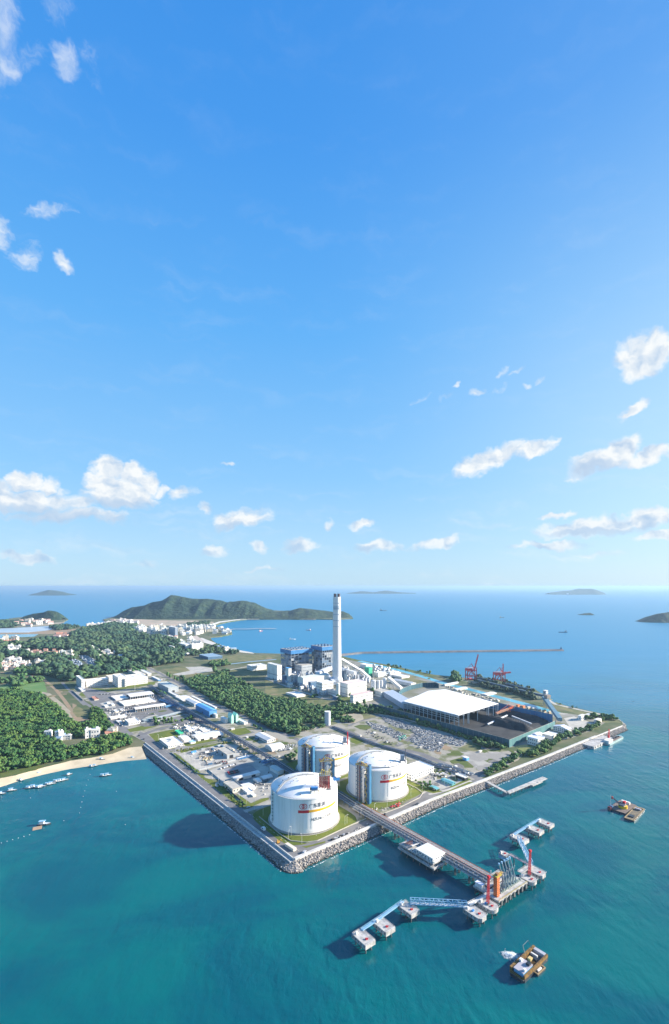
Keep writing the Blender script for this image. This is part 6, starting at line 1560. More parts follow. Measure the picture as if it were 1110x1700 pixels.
# ------------------------------------------------------------------ trees
LEAF = mat('tree foliage', (.022, .076, .019), .9, (.064, .122, .024), .03, 4, island=.40, lo=.38, hi=.62)
LEAFD = mat('casuarina foliage', (.026, .082, .030), .9, (.064, .120, .034), .05, 4, island=.42)
LEAFF = mat('distant foliage', (.018, .058, .030), .9, (.048, .086, .034), .006, 5, island=.35, lo=.36, hi=.64)
TRUNK = mat('tree bark', (.14, .10, .07), .9)
_g = (1+5**.5)/2
ICO0 = (np.array([(-1, _g, 0), (1, _g, 0), (-1, -_g, 0), (1, -_g, 0), (0, -1, _g), (0, 1, _g), (0, -1, -_g), (0, 1, -_g), (_g, 0, -1), (_g, 0, 1), (-_g, 0, -1), (-_g, 0, 1)], float)/1.902,
        np.array([(0, 11, 5), (0, 5, 1), (0, 1, 7), (0, 7, 10), (0, 10, 11), (1, 5, 9), (5, 11, 4), (11, 10, 2), (10, 7, 6), (7, 1, 8), (3, 9, 4), (3, 4, 2), (3, 2, 6), (3, 6, 8), (3, 8, 9), (4, 9, 5), (2, 4, 11), (6, 2, 10), (8, 6, 7), (9, 8, 1)]))
def crown(nl, seed, sub=1, amp=.5, tall=1.0, spread=.55):
    rnd = random.Random(seed); VV, FF, k = [], [], 0
    for i in range(nl):
        V, F = lump(sub, amp, seed*7+i); a = rnd.uniform(0, 6.28); d = spread*rnd.random()**.6 if i else 0
        s_ = rnd.uniform(.42, .72) if i else .72
        V = V*np.array([s_, s_, s_*.85*tall]) + np.array([math.cos(a)*d, math.sin(a)*d, (rnd.uniform(.35, 1.0) if i else .7)*tall]); VV.append(V); FF.append(F+k); k += len(V)
    return np.concatenate(VV), np.concatenate(FF)
def clumps(n, seed, sz):
    """a ragged crown: many small tilted leaf masses through a domed volume"""
    rnd = random.Random(seed*13+5); VV, FF, k = [], [], 0; ex, ey, top = rnd.uniform(.75, 1.1), rnd.uniform(.75, 1.1), rnd.uniform(.8, 1.5)
    for i in range(n):
        V, F = ICO0; a = rnd.uniform(0, 6.283); u = rnd.random(); r = math.sqrt(u)*.72; z = top*(.42+.55*(1-r*r)*rnd.uniform(.35, 1))
        s_ = sz*rnd.uniform(.65, 1.35)*(1.25 if i < 2 else 1); J = np.array([[rnd.uniform(.65, 1.35) for _ in range(3)] for _ in range(len(V))])
        VV.append(V*J*s_*np.array([1, 1, .85]) + np.array([math.cos(a)*r*ex, math.sin(a)*r*ey, z])); FF.append(F+k); k += len(V)
    V, F = ICO0; VV.append(V*np.array([.62*ex, .62*ey, .42*top])+np.array([0, 0, .5*top])); FF.append(F+k)
    return np.concatenate(VV), np.concatenate(FF)
CR_NEAR = [clumps(15, s, .30) for s in range(7)]; CR_MID = [clumps(10, 20+s, .36) for s in range(7)]; CR_FAR = [clumps(6, 40+s, .46) for s in range(6)]
CR_CONE = [crown(5, 60+s, tall=1.7, spread=.28) for s in range(4)]
def fill(poly, sp, holes=()):
    xs_ = [p[0] for p in poly]; ys_ = [p[1] for p in poly]
    gx, gy = np.meshgrid(np.arange(min(xs_), max(xs_), sp), np.arange(min(ys_), max(ys_), sp)); gx = gx.ravel()+RNG.uniform(-.5, .5, gx.size)*sp; gy = gy.ravel()+RNG.uniform(-.5, .5, gy.size)*sp
    k = inside(poly, gx, gy)
    for h in holes: k &= ~inside(h, gx, gy)
    return np.stack([gx[k], gy[k]], 1)
def forest(poly, sp, size, temps, m, holes=(), name='forest', keep=1.0, z=G0, hvar=.42):
    p = fill(poly, sp, holes)
    nz = np.array([noise.noise(Vector((x*.012, y*.012, 4.0))) for x, y in p]) if len(p) else np.zeros(0)
    if keep == 1.0 and len(p): k = (nz > -.52) | (RNG.random(len(p)) < .35); p, nz = p[k], nz[k]
    if keep < 1: k = (RNG.random(len(p)) < keep) & (nz > -.35); p, nz = p[k], nz[k]
    if not len(p): return None
    s = size*(1+RNG.uniform(-hvar, hvar, len(p)))*(1+.35*nz); sc = np.stack([s*RNG.uniform(.85, 1.15, len(p)), s*RNG.uniform(.85, 1.15, len(p)), s*RNG.uniform(.8, 1.25, len(p))], 1)
    pos = np.concatenate([p, np.full((len(p), 1), z)], 1); return scatter(name, temps, pos, sc, m)
houses_clear = px('c4', (300, 520), (420, 515), (520, 540), (560, 505), (660, 500), (770, 470), (770, 510), (660, 540), (520, 590), (430, 612), (330, 560))
F1 = px('c4', (-500, 230), (0, 222), (135, 222), (230, 245), (325, 295), (395, 350), (470, 415), (520, 440), (590, 430), (600, 350), (640, 345), (690, 380), (725, 450), (770, 510), (850, 545), (865, 590), (800, 600), (740, 630), (640, 655), (460, 680), (240, 722), (0, 770), (-500, 860))
track_ = strip(px('c1', (170, 548), (230, 560), (290, 610), (330, 650), (380, 700)), 24)
fr = [P(*p) for p in ((-60, 1286), (0, 1269), (60, 1256), (110, 1247), (150, 1240), (185, 1234), (216, 1222), (222, 1240), (190, 1252), (116, 1264), (0, 1293), (-60, 1310))]
forest(F1, 7.2, 5.9, CR_NEAR, LEAF, (houses_clear, track_, fr))
pts_front = fill(fr, 8.6, (houses_clear,))
pts_front = pts_front[inside(F1, pts_front[:, 0], pts_front[:, 1])]
F2 = px('c5', (330, 95), (400, 125), (470, 95), (540, 110), (600, 90), (690, 110), (760, 130), (830, 165), (880, 210), (960, 250), (1110, 275), (1180, 300), (1180, 520), (1110, 500), (1040, 480), (900, 430), (800, 380), (700, 335), (600, 290), (520, 240), (430, 195), (370, 140))
F2b = px('c6', (150, 0), (260, 10), (300, 40), (420, 60), (560, 50), (700, 70), (705, 100), (600, 95), (560, 90), (500, 130), (470, 140), (400, 190), (240, 215), (150, 215), (60, 190), (0, 150), (-60, 100), (0, 0))
forest(F2, 6.8, 5.3, CR_MID, LEAFD); forest(F2b, 6.8, 5.2, CR_NEAR, LEAFD)
F3 = px('c1', (-200, 320), (0, 318), (110, 330), (180, 318), (260, 318), (330, 300), (350, 262), (420, 262), (490, 235), (560, 222), (650, 235), (640, 262), (700, 282), (790, 290), (860, 308), (880, 340), (885, 410), (800, 420), (730, 432), (700, 440), (600, 455), (540, 465), (440, 480), (370, 500), (300, 500), (270, 480), (160, 470), (130, 450), (60, 445), (-200, 440))
h1 = px('r1', (720, 395), (870, 380), (890, 330), (1010, 330), (1200, 440), (1200, 500), (860, 500)); h2 = px('r1', (240, 270), (830, 280), (820, 345), (560, 345), (250, 335)); h3 = px('r1', (0, 370), (290, 370), (500, 395), (510, 490), (290, 490), (120, 510), (0, 500)); h4 = px('r1', (50, 250), (245, 250), (230, 320), (90, 320))
h5 = px('r2', (0, 390), (90, 380), (240, 440), (380, 490), (330, 500), (180, 450), (0, 440)); h6 = px('c1', (480, 305), (560, 295), (600, 380), (520, 400), (420, 350))
forest(F3, 15, 11.0, CR_FAR, LEAFF, (h1, h2, h3, h4, h5))
forest(px('r1', (640, 395), (750, 420), (860, 500), (1110, 495), (1110, 590), (860, 600), (720, 640), (640, 600), (560, 560), (380, 560), (420, 500), (560, 470)), 11, 8, CR_FAR, LEAFD)
forest(px('r1', (-400, 215), (0, 215), (240, 215), (520, 165), (820, 165), (1110, 110), (1110, 290), (900, 320), (820, 290), (500, 275), (0, 270), (-400, 270)), 20, 13, CR_FAR, LEAFF, (h4,))
forest(px('r1', (-400, 620), (0, 615), (150, 600), (300, 620), (470, 590), (500, 640), (330, 655), (310, 690), (150, 700), (120, 660), (-400, 665)), 12, 7, CR_FAR, LEAFD)
forest(px('r1', (160, 500), (420, 480), (380, 560), (250, 600), (160, 560)), 12, 8, CR_FAR, LEAFD, keep=.6)
forest(px('r2', (0, 400), (60, 400), (260, 470), (380, 520), (350, 545), (0, 545)), 14, 8, CR_FAR, LEAFD, keep=.75)
forest(px('r3', (440, 115), (560, 110), (640, 150), (740, 170), (700, 190), (560, 180), (380, 195), (300, 200), (250, 160), (300, 130)), 16, 8, CR_FAR, LEAFF, keep=.7)
forest(px('r3', (520, 255), (640, 245), (665, 275), (560, 290), (470, 275)), 11, 7, CR_FAR, LEAFD); forest(px('r3', (550, 340), (640, 335), (660, 385), (560, 390)), 9, 6, CR_FAR, LEAFD)
forest(px('r4', (400, 320), (620, 325), (560, 345), (440, 358), (380, 335)), 20, 10, CR_FAR, LEAFF); forest(px('r4', (-300, 300), (100, 285), (140, 310), (100, 335), (-300, 348)), 20, 11, CR_FAR, LEAFF)
forest(px('r4', (700, 335), (900, 310), (1050, 318), (1000, 380), (700, 400), (560, 380)), 18, 11, CR_FAR, LEAFF)
forest(px('r2', (690, 160), (870, 155), (880, 178), (700, 180)), 20, 9, CR_FAR, LEAFF)
forest(px('h8', (370, 500), (600, 545), (850, 600), (1110, 680), (1250, 740), (1250, 850), (1110, 800), (900, 740), (620, 690), (370, 620)), 8, 6.5, CR_MID, mat('dark quay scrub', (.022, .055, .032), .9, (.06, .085, .04), .03), keep=.8, name='scrub')
forest(px('h8', (0, 470), (110, 470), (120, 590), (0, 590)), 9, 9, CR_MID, LEAFD, keep=.8, name='grove')
forest(px('c7', (-10, 345), (100, 370), (220, 395), (320, 430), (450, 480), (440, 500), (300, 465), (190, 420), (80, 400), (-10, 385)), 6.5, 4.6, CR_MID, LEAFD, keep=.8, name='shrubbery')
forest(px('c7', (440, 488), (560, 520), (640, 540), (700, 560), (820, 590), (800, 615), (690, 600), (560, 545), (450, 505)), 6, 4.0, CR_MID, LEAFD, keep=.75, name='shrubbery')
forest(px('q8', (0, 480), (100, 560), (240, 560), (340, 600), (500, 600), (620, 640), (520, 650), (300, 640), (60, 660), (0, 680)), 7, 5.5, CR_MID, LEAFD, keep=.75, name='shrubbery')
forest(px('r6', (500, 230), (640, 255), (760, 290), (755, 300), (620, 270), (500, 245)), 12, 4.0, CR_FAR, LEAFD, keep=.8, name='shrubbery')
forest(px('q8', (560, 95), (700, 120), (900, 165), (1110, 200), (1110, 215), (900, 180), (560, 110)), 14, 4.5, CR_FAR, LEAFD, keep=.6, name='shrubbery')
forest(px('q7', (425, 400), (500, 375), (640, 440), (630, 470), (560, 465), (470, 430)), 5, 2.6, CR_MID, LEAF, keep=.8, name='shrubbery')
forest(px('c5', (590, 860), (620, 850), (800, 1010), (780, 1030), (700, 985)), 4.5, 1.9, CR_MID, LEAF, keep=.5, name='hedge_bushes')
forest(px('c5', (290, 660), (310, 655), (480, 790), (460, 800)), 4.0, 1.7, CR_MID, LEAF, keep=.7, name='hedge_bushes')
forest(px('c5', (300, 620), (560, 590), (700, 560), (700, 572), (470, 612), (310, 640)), 6, 2.4, CR_MID, mat('autumn bushes', (.16, .15, .03), .9, (.10, .13, .03), .08), keep=.6, name='hedge_bushes')
forest(px('q3', (0, 50), (200, 40), (300, 30), (560, 0), (560, 40), (300, 80), (100, 110), (0, 100)), 7, 3.6, CR_MID, LEAF, keep=.5, name='shrubbery')
forest(px('q2', (100, 280), (250, 330), (300, 390), (230, 380), (110, 330)), 7, 3.6, CR_MID, LEAFD, keep=.7, name='shrubbery')
forest(px('q5', (330, 190), (450, 260), (560, 320), (600, 350), (500, 310), (340, 230)), 6, 3.0, CR_MID, LEAF, keep=.6, name='shrubbery')
forest(px('q5', (740, 640), (830, 620), (960, 600), (970, 680), (900, 740), (760, 680)), 6, 3.6, CR_MID, LEAFD, keep=.7, name='shrubbery')
forest(px('q7', (80, 590), (240, 610), (340, 680), (280, 690), (100, 640)), 5, 2.2, CR_MID, LEAF, keep=.5, name='shrubbery')
forest(px('r7', (40, 240), (170, 250), (250, 300), (180, 330), (40, 310)), 7, 4.5, CR_MID, LEAFD, keep=.8, name='shrubbery')
# trees that stand singly
tcount = [0]
def make_tree(k, temps, m):
    V, F = temps[k]; t = thing('tree', 'x', 'tree', (0, 0, 0), 0)
    MB().tube([(0, 0, -.3), (.1, 0, .55), (.05, .05, .95)], .09, 6, r2=.04).tube([(.07, 0, .5), (.35, .1, .85)], .045, 5, r2=.02).tube([(.07, 0, .55), (-.25, -.2, .9)], .04, 5, r2=.02).build('trunk', TRUNK, t)
    o = np_mesh('crown', V, F, m, t); return t
PT = [make_tree(k, CR_NEAR, LEAF) for k in range(6)] + [make_tree(k, CR_CONE, LEAFD) for k in range(4)]
used_pt = set()
def tree(x, y, s_, label, group, z=G0, cone=False):
    k = random.randrange(6, 10) if cone else random.randrange(0, 6)
    if k not in used_pt: used_pt.add(k); o = PT[k]; o.location = (x, y, z)
    else: o = clone(PT[k], (x, y, z))
    o.rotation_euler = (0, 0, random.uniform(0, 6.28)); o.scale = (s_, s_, s_*random.uniform(.85, 1.2)); o['label'] = label; o['group'] = group
def row(c, pts, n, spread, s_, label, group, cone=False):
    W_ = resample(QL(c, pts), n) if n > 1 else QL(c, pts)[:1]
    for x, y in W_: tree(x+random.uniform(-1, 1)*spread, y+random.uniform(-1, 1)*spread, s_*random.uniform(.75, 1.25), label, group, cone=cone)
row('c8', [(5, 672), (50, 655), (105, 620), (160, 590), (235, 590)], 18, 5, 6.0, 'dark bushy tree in the clump above the rocks near the small pier', 'trees above the rocks by the small pier')
row('c8', [(262, 590), (330, 548), (400, 505), (480, 465), (560, 440), (640, 405)], 52, 9, 6.6, 'dark green tree in the dense shore belt below the white pump halls', 'shore belt trees')
row('c8', [(590, 360), (640, 345), (700, 345), (760, 370)], 16, 9, 6.5, 'tree in the grove at the far corner of the works', 'trees at the far corner')
row('c8', [(660, 385), (700, 365), (740, 360)], 6, 5, 5.0, 'tree beside the pale store at the far corner', 'trees at the far corner')
row('q7', [(745, 545), (800, 515), (860, 480), (925, 470)], 16, 4, 4.8, 'round tree in the small clump beside the road to the small pier', 'trees beside the small pier road')
row('c7', [(0, 360), (100, 380), (160, 405)], 8, 5, 6, 'tree before the left end of the teal wind fence', 'trees along the teal fence')
row('c7', [(655, 570), (720, 590), (790, 600)], 10, 4, 5, 'tree before the right end of the teal wind fence', 'trees along the teal fence')
row('p5', [(440, 600), (470, 580)], 3, 3, 6, 'tree on the dry grass before the white four storey building', 'trees before the power station')
row('p5', [(770, 590), (860, 660), (920, 670), (990, 580)], 5, 3, 7, 'pointed dark tree before the low long white building', 'trees before the power station', True)
row('q5', [(1000, 180), (960, 230), (900, 200), (840, 230), (780, 250), (740, 240)], 10, 3, 6.5, 'tall pale green tree at the near edge of the middle wood', 'front trees of the middle wood', True)
row('c5', [(250, 95), (320, 130)], 4, 4, 6.5, 'tree where the long road meets the office junction', 'trees at the office junction', True)
row('r3', [(535, 330), (536, 318)], 1, 0, 11, 'lone dark pointed tree on the dry field right of the construction yard', 'lone trees', True)
pts_front = pts_front[np.argsort(pts_front[:, 1])][:230]
for x, y in pts_front:
    q = CX+x/y*FOC; w_ = 'at the left edge of the photo' if q < 45 else 'above the moored boats' if q < 115 else 'beside the wood clearing' if q < 165 else 'next to the works fence'
    tree(x, y, 6.4*random.uniform(.7, 1.3), 'broad green tree behind the beach '+w_, 'trees behind the beach')
for k, t in enumerate(PT):
    if k not in used_pt: tree(*Q('c4', 700, 620), 6, 'broad green tree in the wood just behind the beach', 'trees behind the beach', cone=k >= 6)

# ------------------------------------------------------------------ town and houses
def house_proto(rt, wall, roof):
    t = thing('house', 'x', 'house', (0, 0, 0), 0)
    if rt == 'gable':
        m = MB().box(-5, 5, -4, 4, -.5, 5.5); m.gends(-4.9, 4.9, -3.9, 3.9, 5.5, 2.2); m.build('wall', wall, t); MB().gable(-5, 5, -4, 4, 5.6, 2.4, .7).build('roof', roof, t)
    else:
        MB().box(-5, 5, -4, 4, -.5, 9).build('wall', wall, t); MB().box(-5.3, 5.3, -4.3, 4.3, 9, 9.6).cbox(2, 1, 9.6, 3, 3, 2).build('roof', roof, t)
    m = MB()
    for z in ((1.5, 6) if rt != 'gable' else (2,)):
        for i in range(3): m.box(-4+i*3, -2.6+i*3, -4.08, -3.9, z, z+1.6)
        for i in range(2): m.box(-5.08, -4.9, -3+i*3.4, -1.6+i*3.4, z, z+1.6)
    m.build('window', GLASS, t, kind='stuff'); return t
HP = {'w': house_proto('flat', WH, WR), 'g': house_proto('flat', mat('light grey wall', (.55, .58, .62), .7), GR), 'c': house_proto('flat', CREAM, LCONC), 'r': house_proto('gable', CREAM, REDR), 'p': house_proto('gable', PINK, mat('pink roof', (.52, .32, .26), .8)), 'b': house_proto('gable', WH, mat('blue grey roofing', (.25, .36, .46), .6))}
hu = set()
def hs(x, y, k, s_, label, group, sz=None):
    if k in hu: o = clone(HP[k], (x, y))
    else: hu.add(k); o = HP[k]; o.location = (x, y, G0)
    if 'town' in label or 'harbour' in label: o.name = 'town_building'; o['category'] = 'town block'  # one name for every town and harbour building, small houses included
    o.rotation_euler = (0, 0, random.choice((GA, GA+R(90), .1, .3, GA))+random.uniform(-.15, .15)); o.scale = (s_*random.uniform(.8, 1.4), s_*random.uniform(.8, 1.2), s_*(sz or 1)*random.uniform(.8, 1.25)); o['label'] = label; o['group'] = group
def village(c, poly, n, kinds, s_, label, group, sz=None):
    pl = px(c, *poly); A = abs(area(pl)); p = fill(pl, math.sqrt(A/n)); RNG.shuffle(p)
    for x, y in p[:n]: hs(x, y, random.choice(kinds), s_, label, group, sz)
village('r1', [(-10, 385), (90, 375), (280, 375), (280, 470), (180, 500), (60, 510), (-10, 470)], 40, 'wwppc', 1.15, 'small pink or white village house left of the field track', 'village houses by the left edge')
village('r1', [(330, 285), (640, 280), (720, 310), (720, 335), (540, 345), (330, 335)], 24, 'rrrp', 1.35, 'low house with a terracotta roof in the row below the dark wood', 'terracotta roofed row')
village('r1', [(60, 262), (240, 255), (240, 300), (100, 318)], 8, 'w', 2.0, 'white block in the group above the village', 'white blocks above the village')
village('r1', [(-10, 155), (180, 150), (210, 200), (-10, 212)], 12, 'rwc', 2.4, 'house in the group beside the pale ponds', 'houses by the ponds')
village('r1', [(640, 115), (740, 100), (780, 135), (650, 160)], 10, 'rp', 2.6, 'reddish house in the hamlet within the dark wood', 'hamlet in the wood')
village('r1', [(390, 405), (500, 400), (500, 490), (400, 490)], 6, 'wwc', 1.6, 'white house right of the village', 'houses right of the village')
village('r1', [(640, 335), (820, 325), (810, 375), (690, 385)], 6, 'gc', 2.2, 'grey domed-looking house left of the storage rows', 'houses left of the storage rows')
village('r1', [(960, 265), (1060, 260), (1060, 330), (980, 320)], 5, 'wp', 2.0, 'white and pink house above the storage rows', 'houses above the storage rows')
village('r2', [(300, 215), (420, 205), (540, 205), (540, 262), (420, 262), (300, 245)], 30, 'wwgc', 2.6, 'apartment block in the town left of the tall slab', 'town blocks left of the slab', 1.3)
village('r2', [(640, 195), (760, 185), (900, 190), (900, 235), (760, 250), (640, 255)], 44, 'wgbwc', 2.4, 'crowded white or grey town block right of the tall slab', 'town blocks right of the slab', .9)
village('r2', [(110, 135), (200, 132), (320, 150), (300, 175), (130, 165)], 22, 'wwp', 2.6, 'low white shed at the foot of the left end of the headland', 'sheds at the headland foot', .6)
village('r2', [(880, 205), (960, 200), (1040, 235), (950, 255), (880, 240)], 16, 'wbg', 2.2, 'harbour building beside the bay', 'harbour buildings', .8)
village('r2', [(630, 310), (720, 300), (830, 320), (840, 365), (720, 370), (640, 360)], 16, 'wwg', 2.0, 'white block in the cluster before the bay', 'cluster before the bay', 1.2)
village('r4', [(110, 300), (300, 270), (420, 285), (460, 300), (330, 318), (120, 330)], 20, 'wppc', 3.0, 'pale waterside building below the wooded knoll', 'waterside buildings by the knoll', .8)
village('r4', [(640, 318), (760, 312), (850, 300), (850, 318), (700, 332)], 12, 'w', 3.0, 'white shore building left of the headland', 'shore buildings left of the headland', .6)
village('c4', [(310, 525), (430, 520), (470, 560), (350, 575)], 6, 'wwb', 1.1, 'white roofed house in the clearing of the near wood', 'houses in the clearing')
village('c4', [(555, 515), (640, 505), (645, 530), (565, 540)], 3, 'w', 1.4, 'long white house at the right of the wood clearing', 'houses in the clearing')
village('c4', [(670, 495), (760, 480), (760, 520), (680, 530)], 5, 'rc', 1.1, 'terracotta roofed hut beside the works fence trees', 'huts by the works road')
village('r2', [(940, 340), (1060, 370), (1000, 385), (940, 375)], 7, 'wb', 1.8, 'white boathouse on the bay shore', 'boathouses on the bay')
village('r2', [(10, 390), (80, 385), (220, 400), (200, 430), (30, 415)], 8, 'wcb', 1.6, 'pale house among trees beyond the offices', 'houses beyond the offices')
village('r1', [(-10, 430), (60, 400), (200, 400), (330, 420), (360, 460), (200, 490), (0, 470)], 30, 'wrcpg', .9, 'small mixed-colour house low down in the left village', 'lower rows of the left village')
village('r1', [(250, 290), (330, 285), (330, 330), (260, 330)], 8, 'wwc', 1.3, 'white house left of the terracotta row', 'white houses by the terracotta row')
village('r2', [(300, 262), (420, 265), (560, 268), (640, 262), (640, 285), (420, 290)], 22, 'wgcr', 1.8, 'small house on the lower edge of the town', 'lower edge of the town', .8)
village('r2', [(540, 195), (900, 180), (900, 190), (760, 186), (540, 204)], 26, 'wgbc', 1.8, 'small house along the upper edge of the town', 'upper edge of the town', .8)
village('r2', [(0, 385), (100, 380), (130, 420), (30, 430)], 10, 'rwc', 1.2, 'small roof among trees above the offices', 'roofs above the offices')
bld('r2', 603, 268, 552, 624, 74, 'tall dark and white slab block standing out in the town', mat('slab block wall', (.30, .36, .44), .6), WR, 'apartment block', name='apartment_block', rows=10, pitch=8)
bld('r3', 292, 152, 232, 345, 48, 'white factory block before the bay, left of the twin frames', cat='factory', rows=3); bld('r3', 345, 152, 330, 440, 52, 'white framed twin block before the bay', cat='factory', rows=4, pitch=8)
bld('r3', 190, 158, 150, 200, 40, 'narrow white block standing alone in the wood edge'); bld('r3', 300, 192, 270, 332, 16, 'small blue-white shed on the dry field', cat='shed')
bld('r3', 480, 228, 405, 600, 22, 'dark blue nursery shed with pale ribs by the shore', DKB, mat('blue grey roofing', (.25, .36, .46), .6), 'shed', rows=1)
bld('r3', 850, 322, 805, 970, 38, 'white barracks-like block on the dry field left of the power station', rows=2, pitch=5, plant=4)
for i, (x, y) in enumerate([(845, 100), (868, 96)]): hs(*Q('r2', x, y), 'w', 3.4, 'white villa standing on the slope of the headland', 'villas on the headland')
# storage rows beside the wood
for k, poly in enumerate([[(745, 395), (875, 378), (990, 450), (870, 500)], [(900, 335), (1010, 335), (1190, 440), (1060, 485)]]):
    pl = px('r1', *poly); sheet('storage_ground', pl, GRAV)
    p = fill(pl, 13); pos = np.concatenate([p, np.full((len(p), 1), G0)], 1); V = np.array([(x, y, z) for x in (-1, 1) for y in (-1, 1) for z in (0, 1)], float); F = np.array([(0, 1, 3), (0, 3, 2), (4, 6, 7), (4, 7, 5), (0, 4, 5), (0, 5, 1), (2, 3, 7), (2, 7, 6), (1, 5, 7), (1, 7, 3), (0, 2, 6), (0, 6, 4)])
    scatter('glasshouse_rows', [(V, F)], pos, np.stack([RNG.uniform(4, 10, len(p)), RNG.uniform(1.5, 3.0, len(p)), RNG.uniform(2, 4, len(p))], 1), mat('blue grey glasshouse', (.22, .29, .36), .5, (.34, .38, .42), .02, island=.3), rot=np.full(len(p), GA-R(90)))
# ------------------------------------------------------------------ yards, vehicles, lamps, small things
BV = np.array([(x, y, z) for x in (-.5, .5) for y in (-.5, .5) for z in (0, 1)], float); BF = np.array([(0, 1, 3), (0, 3, 2), (4, 6, 7), (4, 7, 5), (0, 4, 5), (0, 5, 1), (2, 3, 7), (2, 7, 6), (1, 5, 7), (1, 7, 3), (0, 2, 6), (0, 6, 4)])
def items(name, poly, sp, sx, sy, sz, m, keep=.8, rots=(GA, GA+R(90)), lanes=0):
    p = fill(poly, sp); p = p[RNG.random(len(p)) < keep]
    if lanes: v = -p[:, 0]*UY+p[:, 1]*UX; p = p[(v % lanes) < lanes*.68]
    n = len(p); pos = np.concatenate([p, np.full((n, 1), G0+.25)], 1)
    scatter(name, [(BV, BF)], pos, np.stack([RNG.uniform(*sx, n), RNG.uniform(*sy, n), RNG.uniform(*sz, n)], 1), m, rot=RNG.choice(rots, n)+RNG.normal(0, .04, n))
M1 = mat('stacked steel', (.14, .165, .20), .6, (.27, .28, .29), .3, island=.6); M2 = mat('mixed materials', (.42, .42, .42), .7, (.30, .28, .26), .3, island=.6); M3 = mat('timber and sand stacks', (.50, .40, .22), .8, (.40, .34, .24), .3, island=.4); M4 = mat('dark machinery', (.05, .055, .065), .6, (.10, .10, .11), .3, island=.5); M5 = mat('white crates', (.50, .49, .47), .6, island=.35)
LA = px('q6', (480, 125), (600, 140), (760, 210), (900, 290), (1110, 300), (1110, 450), (960, 390), (880, 300), (700, 270), (560, 200))
LB = px('q6', (330, 195), (440, 215), (640, 280), (800, 350), (770, 400), (690, 400), (560, 330), (400, 270))
LC = px('q6', (850, 420), (950, 430), (1110, 490), (1110, 545), (950, 490))
LD = px('q7', (50, 225), (150, 130), (300, 165), (450, 170), (590, 235), (520, 275), (380, 240), (330, 330), (200, 290))
LE = px('c7', (40, 400), (150, 420), (300, 480), (430, 520), (420, 560), (300, 530), (130, 450))
for L_ in (LA, LB, LC, LD, LE):
    sheet('steel_yard_ground', L_, GRAV); items('stacked_steel', L_, 2.6, (1.2, 6), (.4, 1.2), (.3, 1.3), M1, .85, rots=(GA-R(90), GA-R(90), GA), lanes=13); items('stacked_crates', L_, 9, (1.2, 3), (.6, 1.2), (.4, 1.2), M5, .4)
items('green_netting', px('q6', (690, 370), (790, 350), (790, 390), (710, 420)), 4, (2, 5), (1, 2), (.5, 1.5), mat('green net', (.10, .40, .28), .8), .7)
items('stacked_material', px('q3', (400, 130), (640, 130), (860, 185), (690, 250), (560, 225), (400, 190)), 3.4, (1, 5), (.8, 2.5), (.6, 2.6), M2, .6)
items('stacked_crates', px('q3', (400, 130), (640, 130), (860, 185), (690, 250), (560, 225), (400, 190)), 7, (2, 8), (1, 2), (.8, 2.4), M5, .6)
items('yellow_girders', px('q3', (680, 110), (820, 150), (860, 190), (720, 150)), 5, (3, 9), (.6, 1.0), (.8, 2), mat('yellow girder', (.62, .42, .06), .6), .7)
items('timber_stack', px('q3', (590, 480), (760, 490), (780, 540), (640, 560)), 3.4, (2, 7), (.8, 1.6), (.5, 1.4), M3, .6)
items('machinery', px('q3', (600, 380), (820, 390), (800, 560), (660, 600), (590, 470)), 8, (1, 4), (1, 2), (.6, 2), M4, .35)
items('machinery', px('q3', (780, 565), (930, 545), (940, 580), (800, 600)), 3.5, (1.5, 3.5), (1, 2), (.8, 2), M4, .8); items('rust_drums', px('q3', (780, 565), (930, 545), (940, 580), (800, 600)), 5, (1, 2), (1, 2), (.8, 1.4), RUST, .5)
items('stacked_material', px('q4', (780, 440), (990, 380), (1080, 440), (1000, 520), (900, 640), (780, 560)), 5, (1, 4), (.8, 2), (.5, 2), M2, .3)
items('stacked_material', px('q7', (280, 480), (460, 520), (440, 590), (330, 600), (200, 570)), 4, (1, 5), (.8, 1.8), (.5, 1.8), M2, .4); items('machinery', px('q7', (230, 500), (350, 480), (350, 510), (260, 560)), 5, (2, 4.6), (1.6, 2), (1, 1.7), M4, .5)
items('stacked_material', px('q1', (440, 620), (700, 600), (900, 760), (640, 850), (560, 760)), 5, (1.5, 7), (.8, 2.5), (.6, 2.5), M2, .5)
items('machinery', px('q1', (440, 620), (700, 600), (900, 760), (640, 850), (560, 760)), 9, (2, 6), (1.5, 2.5), (1, 3), M4, .35)
items('machinery', px('q1', (680, 580), (820, 560), (820, 640), (740, 600)), 6, (2, 4), (1.6, 2), (1, 3), M4, .6)
items('stacked_material', px('q5', (600, 560), (800, 490), (960, 480), (940, 540), (660, 600)), 3.6, (.6, 2), (.6, 1.6), (1.5, 4), mat('grey vessels', (.35, .38, .42), .5, island=.4), .6)
items('stacked_material', px('p5', (170, 330), (480, 380), (640, 440), (640, 560), (520, 590), (300, 500), (180, 470)), 9, (2, 8), (2, 5), (4, 16), mat('plant grey', (.36, .40, .45), .6, (.22, .27, .33), .05, island=.4), .5)
items('stacked_material', px('p5', (690, 360), (900, 380), (960, 450), (940, 520), (760, 480), (700, 440)), 10, (2, 9), (2, 6), (4, 18), mat('plant pale', (.50, .52, .54), .6, (.35, .38, .42), .05, island=.3), .55)
items('stacked_material', px('q8', (420, 100), (560, 130), (720, 190), (600, 240), (420, 200)), 12, (4, 14), (3, 8), (3, 8), mat('plant white', (.66, .67, .68), .6, island=.2), .6)
items('stacked_material', px('r5', (480, 90), (700, 150), (900, 200), (960, 230), (900, 240), (700, 185), (560, 130)), 9, (2, 8), (1.5, 4), (1, 4), mat('canal side stores', (.50, .46, .38), .7, (.3, .3, .28), .05, island=.4), .55)
